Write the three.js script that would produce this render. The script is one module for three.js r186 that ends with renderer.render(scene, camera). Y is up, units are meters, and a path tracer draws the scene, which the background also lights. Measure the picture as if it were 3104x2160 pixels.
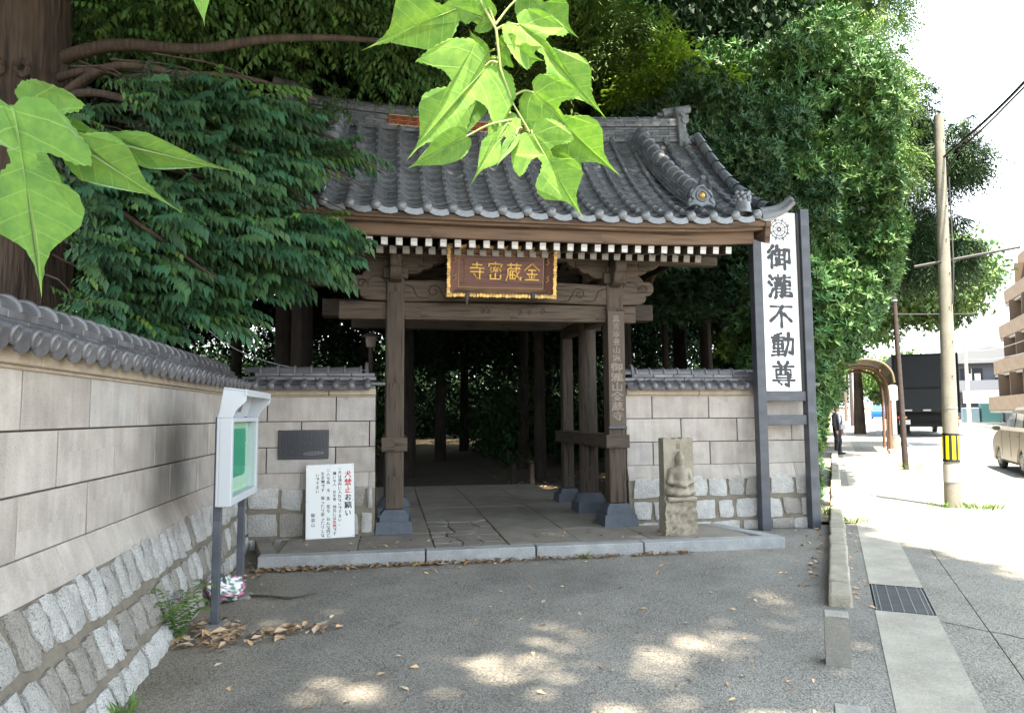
import * as THREE from 'three';
import { mergeGeometries } from 'three/addons/utils/BufferGeometryUtils.js';
import { RoundedBoxGeometry } from 'three/addons/geometries/RoundedBoxGeometry.js';
import { MarchingCubes } from 'three/addons/objects/MarchingCubes.js';

// ------------------------------------------------------------------ camera, sky, sun, exposure
const scene = new THREE.Scene();
const camera = new THREE.PerspectiveCamera(53.07, 1024 / 712, 0.05, 900);
camera.position.set(0, 1.5, 0);
camera.rotation.set(0.0817, -0.1693, -0.007, 'YXZ');
scene.add(camera);
const renderer = new THREE.WebGLRenderer({ antialias: true });
renderer.setSize(1024, 712);
renderer.toneMapping = THREE.LinearToneMapping;
renderer.toneMappingExposure = 7.2;
renderer.shadowMap.enabled = true;
const SUN = new THREE.Vector3(0.06, 0.955, 0.30).normalize();
{
  const W = 512, H = 256, d = new Float32Array(W * H * 4), v = new THREE.Vector3();
  for (let r = 0; r < H; r++) for (let c = 0; c < W; c++) {
    const up = ((r + 0.5) / H - 0.5) * Math.PI, a = ((c + 0.5) / W - 0.5) * 2 * Math.PI;
    v.set(Math.cos(a) * Math.cos(up), Math.sin(up), Math.sin(a) * Math.cos(up));
    const y = Math.max(0, v.y), h = Math.pow(1 - y, 3), g = Math.pow(Math.max(0, v.dot(SUN)), 12) * 0.25, i = (r * W + c) * 4;
    d[i] = 0.43 + 0.20 * h + g; d[i + 1] = 0.50 + 0.14 * h + g; d[i + 2] = 0.58 + 0.07 * h + g * 0.95; d[i + 3] = 1;
    if (v.y < 0) { const k = Math.max(0.35, 1 + v.y * 4); d[i] *= k; d[i + 1] *= k; d[i + 2] *= k; }
  }
  const t = new THREE.DataTexture(d, W, H, THREE.RGBAFormat, THREE.FloatType);
  t.mapping = THREE.EquirectangularReflectionMapping; t.magFilter = THREE.LinearFilter; t.needsUpdate = true;
  scene.background = t; scene.environment = t;
}
const sun = new THREE.DirectionalLight(0xffefd6, 3.9);
sun.position.copy(SUN).multiplyScalar(60); sun.castShadow = true; sun.shadow.radius = 2.4;
Object.assign(sun.shadow.camera, { left: -40, right: 40, top: 40, bottom: -40, near: 1, far: 160 });
sun.shadow.mapSize.set(4096, 4096);
scene.add(sun, sun.target);

// ------------------------------------------------------------------ helpers
const PI = Math.PI, V = (x, y, z) => new THREE.Vector3(x, y, z);
const { clamp, lerp, smoothstep } = THREE.MathUtils;
function RNG(a) { return () => { a = (a + 0x6d2b79f5) | 0; let t = Math.imul(a ^ (a >>> 15), 1 | a); t = (t + Math.imul(t ^ (t >>> 7), 61 | t)) ^ t; return ((t ^ (t >>> 14)) >>> 0) / 4294967296; }; }
const hash2 = (x, y, s) => { let h = Math.imul(x, 374761393) ^ Math.imul(y, 668265263) ^ Math.imul(s, 1274126177); h = Math.imul(h ^ (h >>> 13), 1274126177); return ((h ^ (h >>> 16)) >>> 0) / 4294967296; };
function vnoise(x, y, per, s) {                       // tileable value noise, period per
  const ix = Math.floor(x), iy = Math.floor(y), fx = x - ix, fy = y - iy, u = fx * fx * (3 - 2 * fx), w = fy * fy * (3 - 2 * fy), m = (a) => ((a % per) + per) % per;
  return lerp(lerp(hash2(m(ix), m(iy), s), hash2(m(ix + 1), m(iy), s), u), lerp(hash2(m(ix), m(iy + 1), s), hash2(m(ix + 1), m(iy + 1), s), u), w);
}
const fbm = (x, y, per, s, o = 4) => { let a = 0.5, t = 0, n = 0; for (let i = 0; i < o; i++) { t += a * vnoise(x, y, per, s + i * 7); n += a; a *= 0.5; x *= 2; y *= 2; per *= 2; } return t / n; };
const n2 = (x, y, s = 1) => fbm(x + 500, y + 500, 4096, s, 3);
function tex(size, fn, color = true, h = size) {       // fn(u, v, px, py) -> [r,g,b] linear or a number
  const d = new Uint8Array(size * h * 4);
  for (let y = 0; y < h; y++) for (let x = 0; x < size; x++) {
    const c = fn(x / size, y / h, x, y), i = (y * size + x) * 4, to = (q) => 255 * (color ? Math.pow(clamp(q, 0, 1), 1 / 2.2) : clamp(q, 0, 1));
    if (typeof c === 'number') d[i] = d[i + 1] = d[i + 2] = to(c); else for (let k = 0; k < 3; k++) d[i + k] = to(c[k]);
    d[i + 3] = 255;
  }
  const t = new THREE.DataTexture(d, size, h); t.wrapS = t.wrapT = THREE.RepeatWrapping; t.magFilter = THREE.LinearFilter; t.minFilter = THREE.LinearMipmapLinearFilter; t.generateMipmaps = true;
  if (color) t.colorSpace = THREE.SRGBColorSpace; t.needsUpdate = true; return t;
}
const rep = (t, x, y = x) => { const c = t.clone(); c.repeat.set(x, y); c.needsUpdate = true; return c; };
const mat = (color, rough = 0.8, o = {}) => { const m = new THREE.MeshStandardMaterial({ roughness: rough, side: THREE.DoubleSide, ...o }); if (Array.isArray(color)) m.color.setRGB(...color); else m.color.set(color); return m; };
const phys = (color, rough, o) => { const m = new THREE.MeshPhysicalMaterial({ roughness: rough, side: THREE.DoubleSide, ...o }); m.color.setRGB(...color); return m; };
const used = new Map();
const numbered = (n) => { const k = used.get(n) ?? 0; used.set(n, k + 1); return k ? n + '_' + String(k).padStart(3, '0') : n; };
function shade(o) { o.castShadow = o.receiveShadow = true; return o; }
function thing(name, label, category, p = [0, 0, 0], turn = 0, group) {
  const o = new THREE.Group(); o.name = numbered(name); o.position.set(...p); o.rotation.y = turn; scene.add(o);
  o.userData = { label, category }; if (group) o.userData.group = group; return o;
}
function one(name, label, category, geo, m, p = [0, 0, 0], group) {   // a thing that is a single mesh
  const o = shade(new THREE.Mesh(geo, m)); o.name = numbered(name); o.position.set(...p); scene.add(o);
  o.userData = { label, category }; if (group) o.userData.group = group; return o;
}
function struct(name, geo, m, kind = 'structure', label) { const o = shade(new THREE.Mesh(geo, m)); o.name = numbered(name); o.userData = { kind }; if (label) o.userData.label = label; scene.add(o); return o; }
function part(parent, name, geo, m, p = [0, 0, 0], r, label) {
  const o = shade(new THREE.Mesh(geo, m)); o.name = name; o.position.set(...p); if (r) o.rotation.set(...r); if (label) o.userData.label = label; parent.add(o); return o;
}
const M4 = (p = [0, 0, 0], r = [0, 0, 0], s = [1, 1, 1]) => new THREE.Matrix4().compose(V(...p), new THREE.Quaternion().setFromEuler(new THREE.Euler(...r)), V(...s));
const put = (g, p, r, s) => g.applyMatrix4(M4(p, r, s));
function join(list) {
  const gs = list.map((g) => { const q = g.index ? g.toNonIndexed() : g; for (const k of Object.keys(q.attributes)) if (!['position', 'normal', 'uv', 'color'].includes(k)) q.deleteAttribute(k); return q; });
  const hasC = gs.some((g) => g.attributes.color);
  for (const g of gs) {
    const n = g.attributes.position.count; if (!g.attributes.uv) g.setAttribute('uv', new THREE.BufferAttribute(new Float32Array(n * 2), 2));
    if (hasC && !g.attributes.color) g.setAttribute('color', new THREE.BufferAttribute(new Float32Array(n * 3).fill(1), 3));
    if (!g.attributes.normal) g.computeVertexNormals();
  }
  return gs.length === 1 ? gs[0] : mergeGeometries(gs);
}
// uv in metres from position, by the face's main direction; grain: u runs along the longest side
function uvBox(g0, off = 0, grain = false) {
  const g = g0.index ? g0.toNonIndexed() : g0, p = g.attributes.position, n = p.count, uv = new Float32Array(n * 2); g.computeBoundingBox();
  const s = g.boundingBox.getSize(V()).toArray(), long = s.indexOf(Math.max(...s)), a = V(), b = V(), c = V(), e1 = V(), e2 = V();
  for (let i = 0; i < n; i += 3) {
    a.fromBufferAttribute(p, i); b.fromBufferAttribute(p, i + 1); c.fromBufferAttribute(p, i + 2);
    const nn = e1.subVectors(b, a).cross(e2.subVectors(c, a)).toArray().map(Math.abs), k = nn.indexOf(Math.max(...nn));
    let u = k === 0 ? 2 : 0, w = k === 1 ? 2 : 1; if (grain && w === long) [u, w] = [w, u];
    for (let j = 0; j < 3; j++) { const q = [p.getX(i + j), p.getY(i + j), p.getZ(i + j)]; uv[(i + j) * 2] = q[u] + off; uv[(i + j) * 2 + 1] = q[w] + off * 1.7; }
  }
  g.setAttribute('uv', new THREE.BufferAttribute(uv, 2)); if (!g.attributes.normal) g.computeVertexNormals(); return g;
}
const box = (w, h, d, off = 0, grain = false) => uvBox(new THREE.BoxGeometry(w, h, d), off, grain);
const rbox = (w, h, d, r = 0.01, off = 0, seg = 1, grain = false) => uvBox(new RoundedBoxGeometry(w, h, d, seg, Math.min(r, w * 0.49, h * 0.49, d * 0.49)), off, grain);
const cyl = (r0, r1, h, n = 16, open = false) => new THREE.CylinderGeometry(r0, r1, h, n, 1, open);
const tube = (pts, r, seg = 24, n = 8) => new THREE.TubeGeometry(new THREE.CatmullRomCurve3(pts.map((q) => (q.isVector3 ? q : V(...q)))), seg, r, n);
function limb(pts, r0, r1, seg = 14, n = 8) {          // tapered tube
  const g = tube(pts, 1, seg, n), p = g.attributes.position, c = new THREE.CatmullRomCurve3(pts.map((q) => (q.isVector3 ? q : V(...q)))), q = V();
  for (let i = 0; i <= seg; i++) { c.getPointAt(i / seg, q); for (let j = 0; j <= n; j++) { const k = i * (n + 1) + j, r = lerp(r0, r1, i / seg); p.setXYZ(k, q.x + (p.getX(k) - q.x) * r, q.y + (p.getY(k) - q.y) * r, q.z + (p.getZ(k) - q.z) * r); } }
  g.computeVertexNormals(); return g;
}
const extr = (pts, depth, bevel = 0.008, curve = 6) => { const s = pts instanceof THREE.Shape ? pts : new THREE.Shape(pts.map((q) => new THREE.Vector2(...q))); return new THREE.ExtrudeGeometry(s, { depth, bevelEnabled: bevel > 0, bevelSize: bevel, bevelThickness: bevel, bevelSegments: 1, curveSegments: curve }); };
function jitter(g, amt, f, seed) { const p = g.attributes.position, nn = g.attributes.normal; for (let i = 0; i < p.count; i++) { const x = p.getX(i), y = p.getY(i), z = p.getZ(i), k = (n2(x * f + z * f * 0.7, y * f - z * f * 0.6, seed) - 0.5) * 2 * amt; p.setXYZ(i, x + nn.getX(i) * k, y + nn.getY(i) * k, z + nn.getZ(i) * k); } g.computeVertexNormals(); return g; }
// an irregular stone: subdivided box, rounded and roughened; w along x, h along y, d along z
function stone(w, h, d, seed, rough = 0.012) {
  const r = RNG(seed), g = new THREE.BoxGeometry(w, h, d, 4, 4, 1), p = g.attributes.position;
  const cx = [0, 0, 0, 0].map(() => (r() - 0.5) * 0.16), cy = [0, 0, 0, 0].map(() => (r() - 0.5) * 0.12);
  for (let i = 0; i < p.count; i++) {
    let x = p.getX(i) / w, y = p.getY(i) / h, z = p.getZ(i);
    const a = (x + 0.5) * (y + 0.5), b = (0.5 - x) * (y + 0.5), c = (0.5 - x) * (0.5 - y), e = (x + 0.5) * (0.5 - y);
    const m = Math.max(Math.abs(x), Math.abs(y)) * 2, corner = Math.abs(x) * Math.abs(y) * 4;
    const sx = 1 - corner * 0.05, X = (x * sx + a * cx[0] + b * cx[1] + c * cx[2] + e * cx[3]) * w, Y = (y * sx + a * cy[0] + b * cy[1] + c * cy[2] + e * cy[3]) * h;
    const k = hash2(Math.round(X * 9000), Math.round(Y * 9000), seed);
    z += z > 0 ? (k - 0.5) * rough * 1.6 - Math.pow(m, 10) * d * 0.2 : 0;
    p.setXYZ(i, X + (k - 0.5) * rough * 0.7, Y + (hash2(Math.round(X * 9000), Math.round(Y * 9000), seed + 3) - 0.5) * rough * 0.7, z);
  }
  g.computeVertexNormals(); return uvBox(g, seed * 0.37);
}
// smooth union of capsules meshed by marching cubes
function sdfMesh(fn, lo, hi, res) {
  const mc = new MarchingCubes(res, new THREE.MeshBasicMaterial(), false, false, 200000), c = [0, 1, 2].map((k) => (lo[k] + hi[k]) / 2), hh = [0, 1, 2].map((k) => (hi[k] - lo[k]) / 2);
  mc.isolation = 0; const half = res / 2;
  for (let z = 0; z < res; z++) for (let y = 0; y < res; y++) for (let x = 0; x < res; x++) mc.field[z * res * res + y * res + x] = -fn(c[0] + ((x - half) / half) * hh[0], c[1] + ((y - half) / half) * hh[1], c[2] + ((z - half) / half) * hh[2]);
  mc.update(); const n = mc.count, g = new THREE.BufferGeometry(), p = new Float32Array(n * 3);
  for (let i = 0; i < n; i++) for (let k = 0; k < 3; k++) p[i * 3 + k] = c[k] + mc.positionArray[i * 3 + k] * hh[k];
  g.setAttribute('position', new THREE.BufferAttribute(p, 3)); g.setAttribute('normal', new THREE.BufferAttribute(Float32Array.from(mc.normalArray.subarray(0, n * 3)), 3));
  return g;
}
const capD = (x, y, z, b) => { const [ax, ay, az, ar, bx, by, bz, br] = b, dx = bx - ax, dy = by - ay, dz = bz - az, t = clamp(((x - ax) * dx + (y - ay) * dy + (z - az) * dz) / (dx * dx + dy * dy + dz * dz + 1e-9), 0, 1); return Math.hypot(x - ax - dx * t, y - ay - dy * t, z - az - dz * t) - lerp(ar, br, t); };
const smin = (a, b, k) => { const h = Math.max(k - Math.abs(a - b), 0) / k; return Math.min(a, b) - h * h * k * 0.25; };
const caps = (list, k) => (x, y, z) => { let d = 1e9; for (const b of list) d = smin(d, capD(x, y, z, b), k); return d; };
const boxUV = uvBox;

// street axes: u runs up the street, n across it to the far side; the street climbs gently
const ST = (s, t, y = 0) => { const x = 0.557 * s + 0.8305 * t, z = -0.8305 * s + 0.557 * t; return V(x, y + rise(s), z); };
const rise = (s) => 0.009 * Math.max(0, s - 12);
const STREET_TURN = Math.atan2(-0.557, 0.8305) ;       // turns -z onto the street direction
// ------------------------------------------------------------------ textures and materials
const T = {};
T.asphalt = tex(512, (u, v, x, y) => { const f = hash2(x, y, 3), g = vnoise(u * 128, v * 128, 128, 5), l = fbm(u * 6, v * 6, 6, 9), k = 0.42 + 0.72 * g + 0.5 * (f - 0.5) + 0.4 * (l - 0.5) + (hash2(x >> 1, y >> 1, 8) > 0.965 ? 0.55 : 0); return [k * 0.98, k, k * 0.97]; });
T.asphaltB = tex(512, (u, v, x, y) => 0.6 * vnoise(u * 128, v * 128, 128, 5) + 0.4 * hash2(x >> 1, y >> 1, 4), false);
T.plate = tex(512, (u, v, x, y) => { const a = fbm(u * 8, v * 8, 8, 21), s = fbm(u * 24, v * 3, 24, 33, 3), sp = hash2(x >> 1, y >> 1, 2), k = 0.82 + 0.34 * (a - 0.5) + 0.24 * (s - 0.5) + 0.14 * (sp - 0.5) - (sp > 0.985 ? 0.3 : 0); return [k, k * (0.985 + 0.02 * a), k * (0.93 + 0.09 * s)]; });
T.plateB = tex(256, (u, v, x, y) => hash2(x, y, 5) * 0.5 + 0.5 * fbm(u * 16, v * 16, 16, 8), false);
T.granite = tex(512, (u, v, x, y) => { const c = vnoise(u * 150, v * 150, 150, 7), d = vnoise(u * 240, v * 240, 240, 17), l = fbm(u * 7, v * 7, 7, 3); let k = 0.86 + 0.4 * (l - 0.5) + 0.22 * (d - 0.5); if (c > 0.76) k *= 0.55; else if (c < 0.24) k *= 1.12; return [k, k * 0.995, k * 0.98]; });
T.graniteB = tex(512, (u, v, x, y) => 0.45 * fbm(u * 18, v * 18, 18, 3) + 0.35 * vnoise(u * 60, v * 60, 60, 9) + 0.2 * hash2(x, y, 1), false);
T.mortar = tex(256, (u, v, x, y) => { const k = 0.8 + 0.5 * (fbm(u * 10, v * 10, 10, 4) - 0.5) + 0.25 * (hash2(x, y, 6) - 0.5); return [k, k * 0.97, k * 0.9]; });
T.wood = tex(512, (u, v, x, y) => { const wv = v + 0.02 * fbm(u * 4, v * 4, 4, 2), g = fbm(u * 4, wv * 64, 64, 11, 3), f = fbm(u * 6, wv * 160, 160, 14, 2), b = fbm(u * 3, v * 3, 3, 5), k = 0.75 + 0.75 * (g - 0.5) + 0.4 * (f - 0.5) + 0.35 * (b - 0.5) - (g < 0.3 ? 0.22 : 0); return [k, k * 0.98, k * 0.95]; });
T.woodB = tex(512, (u, v, x, y) => fbm(u * 4, v * 64, 64, 11, 3) * 0.7 + 0.3 * fbm(u * 6, v * 160, 160, 14, 2), false);
T.tile = tex(256, (u, v, x, y) => { const a = fbm(u * 5, v * 5, 5, 61), b = fbm(u * 30, v * 30, 30, 3, 2), k = 0.8 + 0.6 * (a - 0.5) + 0.3 * (b - 0.5); return [k, k * 1.0, k * 1.02]; });
T.tileR = tex(256, (u, v, x, y) => 0.75 + 0.7 * (fbm(u * 6, v * 6, 6, 15) - 0.5), false);
T.bark = tex(512, (u, v, x, y) => { const w = u + 0.05 * fbm(u * 4, v * 4, 4, 6), g = fbm(w * 24, v * 5, 24, 31, 4), b = fbm(u * 5, v * 5, 5, 8), k = 0.65 + 1.1 * (g - 0.5) + 0.5 * (b - 0.5); return [k, k * 0.96, k * 0.9]; });
T.barkB = tex(512, (u, v, x, y) => fbm((u + 0.05 * fbm(u * 4, v * 4, 4, 6)) * 24, v * 5, 24, 31, 4), false);
T.conc = tex(512, (u, v, x, y) => { const a = fbm(u * 6, v * 6, 6, 41), b = hash2(x, y, 9), c = vnoise(u * 100, v * 100, 100, 12), k = 0.84 + 0.4 * (a - 0.5) + 0.16 * (b - 0.5) + 0.18 * (c - 0.5); return [k, k * 0.99, k * 0.96]; });
T.concB = tex(256, (u, v, x, y) => 0.5 * hash2(x, y, 5) + 0.5 * vnoise(u * 60, v * 60, 60, 12), false);
T.patina = tex(256, (u, v, x, y) => { const k = 0.8 + 0.7 * (fbm(u * 5, v * 7, 5, 71) - 0.5) + 0.2 * (hash2(x, y, 3) - 0.5); return [k, k, k]; });

const plateCols = [[0.49, 0.447, 0.41], [0.515, 0.475, 0.435], [0.465, 0.425, 0.388], [0.495, 0.47, 0.445]];
const M = {
  plate: plateCols.map((c) => mat(c, 0.85, { map: rep(T.plate, 0.8), bumpMap: rep(T.plateB, 3), bumpScale: 0.003 })),
  cornice: mat([0.47, 0.40, 0.31], 0.85, { map: rep(T.plate, 1.1), bumpMap: rep(T.plateB, 3), bumpScale: 0.002 }),
  granite: [[0.64, 0.64, 0.62], [0.54, 0.535, 0.51], [0.70, 0.70, 0.685], [0.42, 0.40, 0.36]].map((c) => mat(c, 0.9, { map: rep(T.granite, 1.9), bumpMap: rep(T.graniteB, 2.2), bumpScale: 0.028 })),
  mortar: mat([0.235, 0.215, 0.18], 0.95, { map: rep(T.mortar, 1.3), bumpMap: rep(T.mortar, 4), bumpScale: 0.006 }),
  wood: [[0.088, 0.066, 0.047], [0.10, 0.073, 0.050], [0.078, 0.060, 0.045]].map((c) => mat(c, 0.78, { map: rep(T.wood, 0.9), bumpMap: rep(T.woodB, 0.9), bumpScale: 0.004 })),
  eaveWood: mat([0.17, 0.108, 0.066], 0.75, { map: rep(T.wood, 0.5), bumpMap: rep(T.woodB, 0.5), bumpScale: 0.003 }),
  postWood: mat([0.12, 0.113, 0.108], 0.78, { map: rep(T.wood, 1.3), bumpMap: rep(T.woodB, 1.3), bumpScale: 0.004 }),
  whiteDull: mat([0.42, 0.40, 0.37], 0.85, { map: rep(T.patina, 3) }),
  white: mat([0.68, 0.66, 0.62], 0.8, { map: rep(T.patina, 3) }),
  tile: [[0.215, 0.24, 0.258], [0.18, 0.204, 0.222], [0.25, 0.274, 0.29]].map((c) => mat(c, 0.36, { map: rep(T.tile, 1.7), roughnessMap: rep(T.tileR, 1.3), metalness: 0.12 })),
  tileEnd: mat([0.225, 0.245, 0.26], 0.5, { map: rep(T.tile, 1.7), metalness: 0.1 }),
  wallTile: [[0.165, 0.165, 0.17], [0.14, 0.14, 0.147], [0.19, 0.19, 0.195]].map((c) => mat(c, 0.5, { map: rep(T.tile, 1.7), roughnessMap: rep(T.tileR, 1.3), metalness: 0.08 })),
  baseStone: mat([0.095, 0.115, 0.145], 0.7, { map: rep(T.granite, 1.5), bumpMap: rep(T.graniteB, 2), bumpScale: 0.004 }),
  kerb: mat([0.36, 0.375, 0.39], 0.8, { map: rep(T.conc, 1.1), bumpMap: rep(T.graniteB, 3), bumpScale: 0.004 }),
  slab: [[0.25, 0.232, 0.20], [0.23, 0.212, 0.185], [0.265, 0.243, 0.208]].map((c) => mat(c, 0.9, { map: rep(T.conc, 0.7), bumpMap: rep(T.concB, 3), bumpScale: 0.004 })),
  conc: mat([0.42, 0.41, 0.38], 0.9, { map: rep(T.conc, 0.8), bumpMap: rep(T.concB, 3), bumpScale: 0.003 }),
  concDark: mat([0.27, 0.265, 0.24], 0.92, { map: rep(T.conc, 1.1), bumpMap: rep(T.concB, 3), bumpScale: 0.004 }),
  stele: mat([0.36, 0.325, 0.255], 0.9, { map: rep(T.conc, 1.4), bumpMap: rep(T.graniteB, 3), bumpScale: 0.006 }),
  blue: mat([0.085, 0.095, 0.115], 0.45, { map: rep(T.patina, 1.2) }),
  alu: mat([0.47, 0.50, 0.53], 0.5, { metalness: 0.05 }),
  steel: mat([0.33, 0.34, 0.36], 0.45, { metalness: 0.5 }),
  dark: mat([0.03, 0.03, 0.032], 0.6), black: mat([0.012, 0.012, 0.013], 0.5), rubber: mat([0.02, 0.02, 0.02], 0.85),
  gold: mat([0.66, 0.42, 0.12], 0.45, { metalness: 0.45 }), goldDull: mat([0.55, 0.36, 0.12], 0.5, { metalness: 0.4, map: rep(T.patina, 4) }),
  bark: mat([0.095, 0.07, 0.052], 0.95, { map: rep(T.bark, 1, 0.5), bumpMap: rep(T.barkB, 1, 0.5), bumpScale: 0.04 }),
  joint: mat([0.085, 0.075, 0.062], 0.95),
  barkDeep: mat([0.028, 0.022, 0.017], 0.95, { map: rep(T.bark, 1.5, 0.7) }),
  barkDark: mat([0.075, 0.06, 0.046], 0.95, { map: rep(T.bark, 1.5, 0.7), bumpMap: rep(T.barkB, 1.5, 0.7), bumpScale: 0.02 }),
  twig: mat([0.095, 0.07, 0.05], 0.85, { map: rep(T.bark, 3, 1) }),
};
// strokes of the characters that are written on things; each stroke is a run of xxyy points
const GL = {
  金: '5005-0540 5005-9540 2740-7340 1862-8262 5040-5090 3068-3880 7066-6280 0892-9292', 蔵: '0815-9415 3205-3228 6805-6828 1535-8835 1535-1565-0595 2848-5848 2848-2888 2888-6088 2868-5868 4348-4388 6025-6855-7678-9292-9580 8545-7268-5590 7828-8632',
  密: '5002-5012 1025-1012-9012-8526 2530-2042 4028-4248-5552-6545 7028-5245-2555 7535-8348 4826-5434 5060-5090 2068-2092-8292 8268-8292', 寺: '2018-8018 5004-5036 0836-9236 1056-9056 6840-6892-5288 3065-4278',
  御: '2405-0530 2628-0552 1842-1892 4205-3428 3620-6520 3240-6640 5020-5078 3855-3882 5058-6458 3082-6678 7220-9220-9270-8266 7220-7296', 瀧: '0810-1822 0435-1446 0690-2062 4205-4214 2816-5816 3622-3834 5222-4834 2636-6036 3246-3290-2896 3246-5646-5692-5088 3260-5660 3274-5674 6808-6830 6814-9214 6830-9030-9046 6846-9046 6846-6888-9688-9478 7460-9060 7474-9074',
  不: '0615-9415 5515-3050-0572 5038-5095 6245-9072', 動: '4605-1814 0622-5822 1434-1464 1434-5034-5064 1448-5048 1464-5064 3212-3290 1078-5476 0492-5888 6028-9428-9085-7880 7606-7445-5892',
  尊: '3004-3816 6804-6016 0820-9220 2032-8032-8064-2064-2032 4020-3846 5820-5844-6846 2052-8052 0674-9474 7062-7096-5890 2880-4090', 犬: '0832-9232 4805-4640-0892 5238-9292 6808-8020',
  禁: '0520-4620 2504-2554 2422-0546 2624-4442 5420-9520 7404-7454 7222-5446 7624-9642 2860-7260 1074-9074 5074-5096-4094 2882-1294 7082-8894', 止: '5006-5090 5044-8444 2244-2290 0690-9490',
  お: '1028-6226 3606-3686-1878-1462-5048-8264-8080-5890 7018-9034', 願: '0612-5212 0612-1250-0492 3014-2424 1828-1852-4652-4628-1828 1840-4640 3252-3290-2688 2062-1480 4262-5078 5610-9610 7410-6624 6024-6070-9270-9224-6024 6040-9240 6055-9255 6672-5692 8472-9892',
  い: '1522-2070-3286-4270 7228-8270', 一: '0850-9250', 二: '2025-8025 0880-9280', は: '1810-1450-2092 4030-9430 7008-7086-5090-4476-6468-9288',
  境: '0630-3830 2208-2278 0482-4272 4412-9412 6604-6612 5614-6026 8214-7626 4028-9628 5038-5066-8866-8838-5038 5052-8852 6066-5084-4294 7466-7690-9690-9680', 内: '1222-1296 1222-8822-8894-7890 5004-4840-2472 5044-7668',
  に: '1810-1450-2092 4428-8828 4470-5886-9280', 入: '3210-4812-5240-9592 4830-2570-0592', れ: '2606-2694 0830-2630-0878 2645-6026-6830-6482-7890-9474', な: '0828-5226 3406-1060 6622-9036 6844-6880-4890-3876-5066-9286',
  で: '0824-8818-5645-5470-8090 7240-8054 8430-9444', 下: '0614-9414 4614-4696 5638-8056', さ: '0830-9024 4004-7662 7664-3054-2080-4890-7290',
  嫌: '0430-4430 4030-3060-0694 2606-1050-4490 5606-6216 8806-8016 4820-9820 5040-9040-9064-4864 4852-9852 6420-6494 7820-7894 6266-4492 8066-9892', 人: '4808-4440-0594 5040-9594', 年: '2804-1030 2620-8620 2842-2866 2842-8242 0666-9466 5220-5298',
  寄: '5002-5010 0824-0810-9210-9024 2028-8028 5018-4034-1846 5030-8046 0650-9450 7650-7696-6490 2062-2084-5484-5462-2062', 幼: '3005-1030-3430 4420-0666-4466 3652-5074 5628-9428-9088-7882 7406-7250-5492',
  児: '1806-1852 3406-3452-8452-8406-3406 3428-8428 4056-3474-0694 6256-6288-9488-9474', 危: '3404-0830 3014-6614-5228 0830-9430 1830-1870-0494 3646-7646-7662-5862 3646-3690-9290-9078',
  険: '0810-0896 0810-3210-2030-3446-3260-1858 6605-3838 6605-9838 5234-8234 4644-4666-8866-8844-4644 6634-6666-4294 6868-9894', す: '0622-9422 6006-6056-4464-3650-4640-5846-5672-3496',
  鳥: '4804-4014 2214-7614-7646 2214-2264 2230-7630 2246-7646 2262-9462 9062-8894-7490 0690-1674 3476-3888 5074-5486 6872-7482', 虫: '2018-2048-8048-8018-2018 5004-5082 0884-8480 7468-9290',
  魚: '4002-1428 3612-6612-5626 2028-2068-8068-8028-2028 2048-8048 5028-5068 1076-0692 3278-3490 5676-6090 7676-9090', 花: '0616-9416 3204-3228 6804-6828 3430-0660 2450-2496 8840-5262 5434-5490-9490-9476',
  も: '4406-3874-5090-8080-8656 1430-7830 1052-7452', み: '1414-5012-2680-1074-1860-5464-9474 8034-8266-6292', ん: '4806-0892-4050-5680-7292-9466', 同: '1006-1096 1006-9006-9094-8090 2824-7224 3040-3074-7074-7040-3040',
  じ: '2608-2476-4490-8068 5012-6428 6806-8020', 生: '2606-0846 2026-8826 5004-5090 1856-8256 0690-9490', き: '1018-8614 1038-9034 3804-7260 7260-3056-2078-5292-7290',
  物: '1608-0434 1028-4828 3004-3096 0462-5050 5806-4440 5220-9420-9088-8084 6822-4664 8222-5686', 取: '0410-5410 1210-1280 4410-4496 1232-4432 1254-4454 0484-5276 5622-9022-8250-5094 5830-7066-9894',
  っ: '2055-6048-8462-7280-4090', た: '0822-6218 3204-0892 5444-9042 5284-7092-9288', り: '2412-2050-3050 7010-7450-6478-4094', 折: '0424-4224 2404-2490-1286 0460-4248 8606-5216 5216-5256-4294 5240-9640 7840-7896', し: '3008-2870-4490-8466',
  昭: '0812-0880 0812-3812-3880-0880 0846-3846 4810-9210-8644-7840 6410-4846 5054-5088-8888-8854-5054', 和: '4006-1014 0430-4830 2610-2696 2632-0466 2834-4660 5624-5686-9286-9224-5624', 会: '5004-0640 5004-9440 3040-7040 1456-8656 4456-2486 2486-8080 6466-8892',
  真: '5004-5020 1016-8416 2424-2470-7670-7624-2424 2438-7638 2454-7654 0680-9480 3484-1696 6284-8494', 言: '5004-5014 0820-9220 2036-8036 2050-8050 2264-2290-7890-7864-2264', 宗: '5002-5012 0826-0812-9212-9026 3030-7030 1446-8646 5046-5092-4090 2860-1278 7060-8876',
  豊: '1808-1840-8240-8208-1808 3804-3840 6204-6240 1824-8224 1048-9048 2656-7456-7470-2670-2656 3274-3688 6674-6288 0692-9492', 山: '5008-5084 1434-1488-8688 8634-8694', 派: '0810-1822 0435-1446 0690-2062 8806-4014 4014-4050-2692 4236-9030 5838-5890 7236-7870-9892 9048-7664',
  '。': '3070-2280-3088-3880-3070', '、': '1870-3286', '・': '4848-5450',
};
const strokes = (ch) => (GL[ch] ?? '').split(' ').filter(Boolean).map((s) => s.split('-').map((q) => [+q.slice(0, 2) / 100, +q.slice(2) / 100]));
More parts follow.
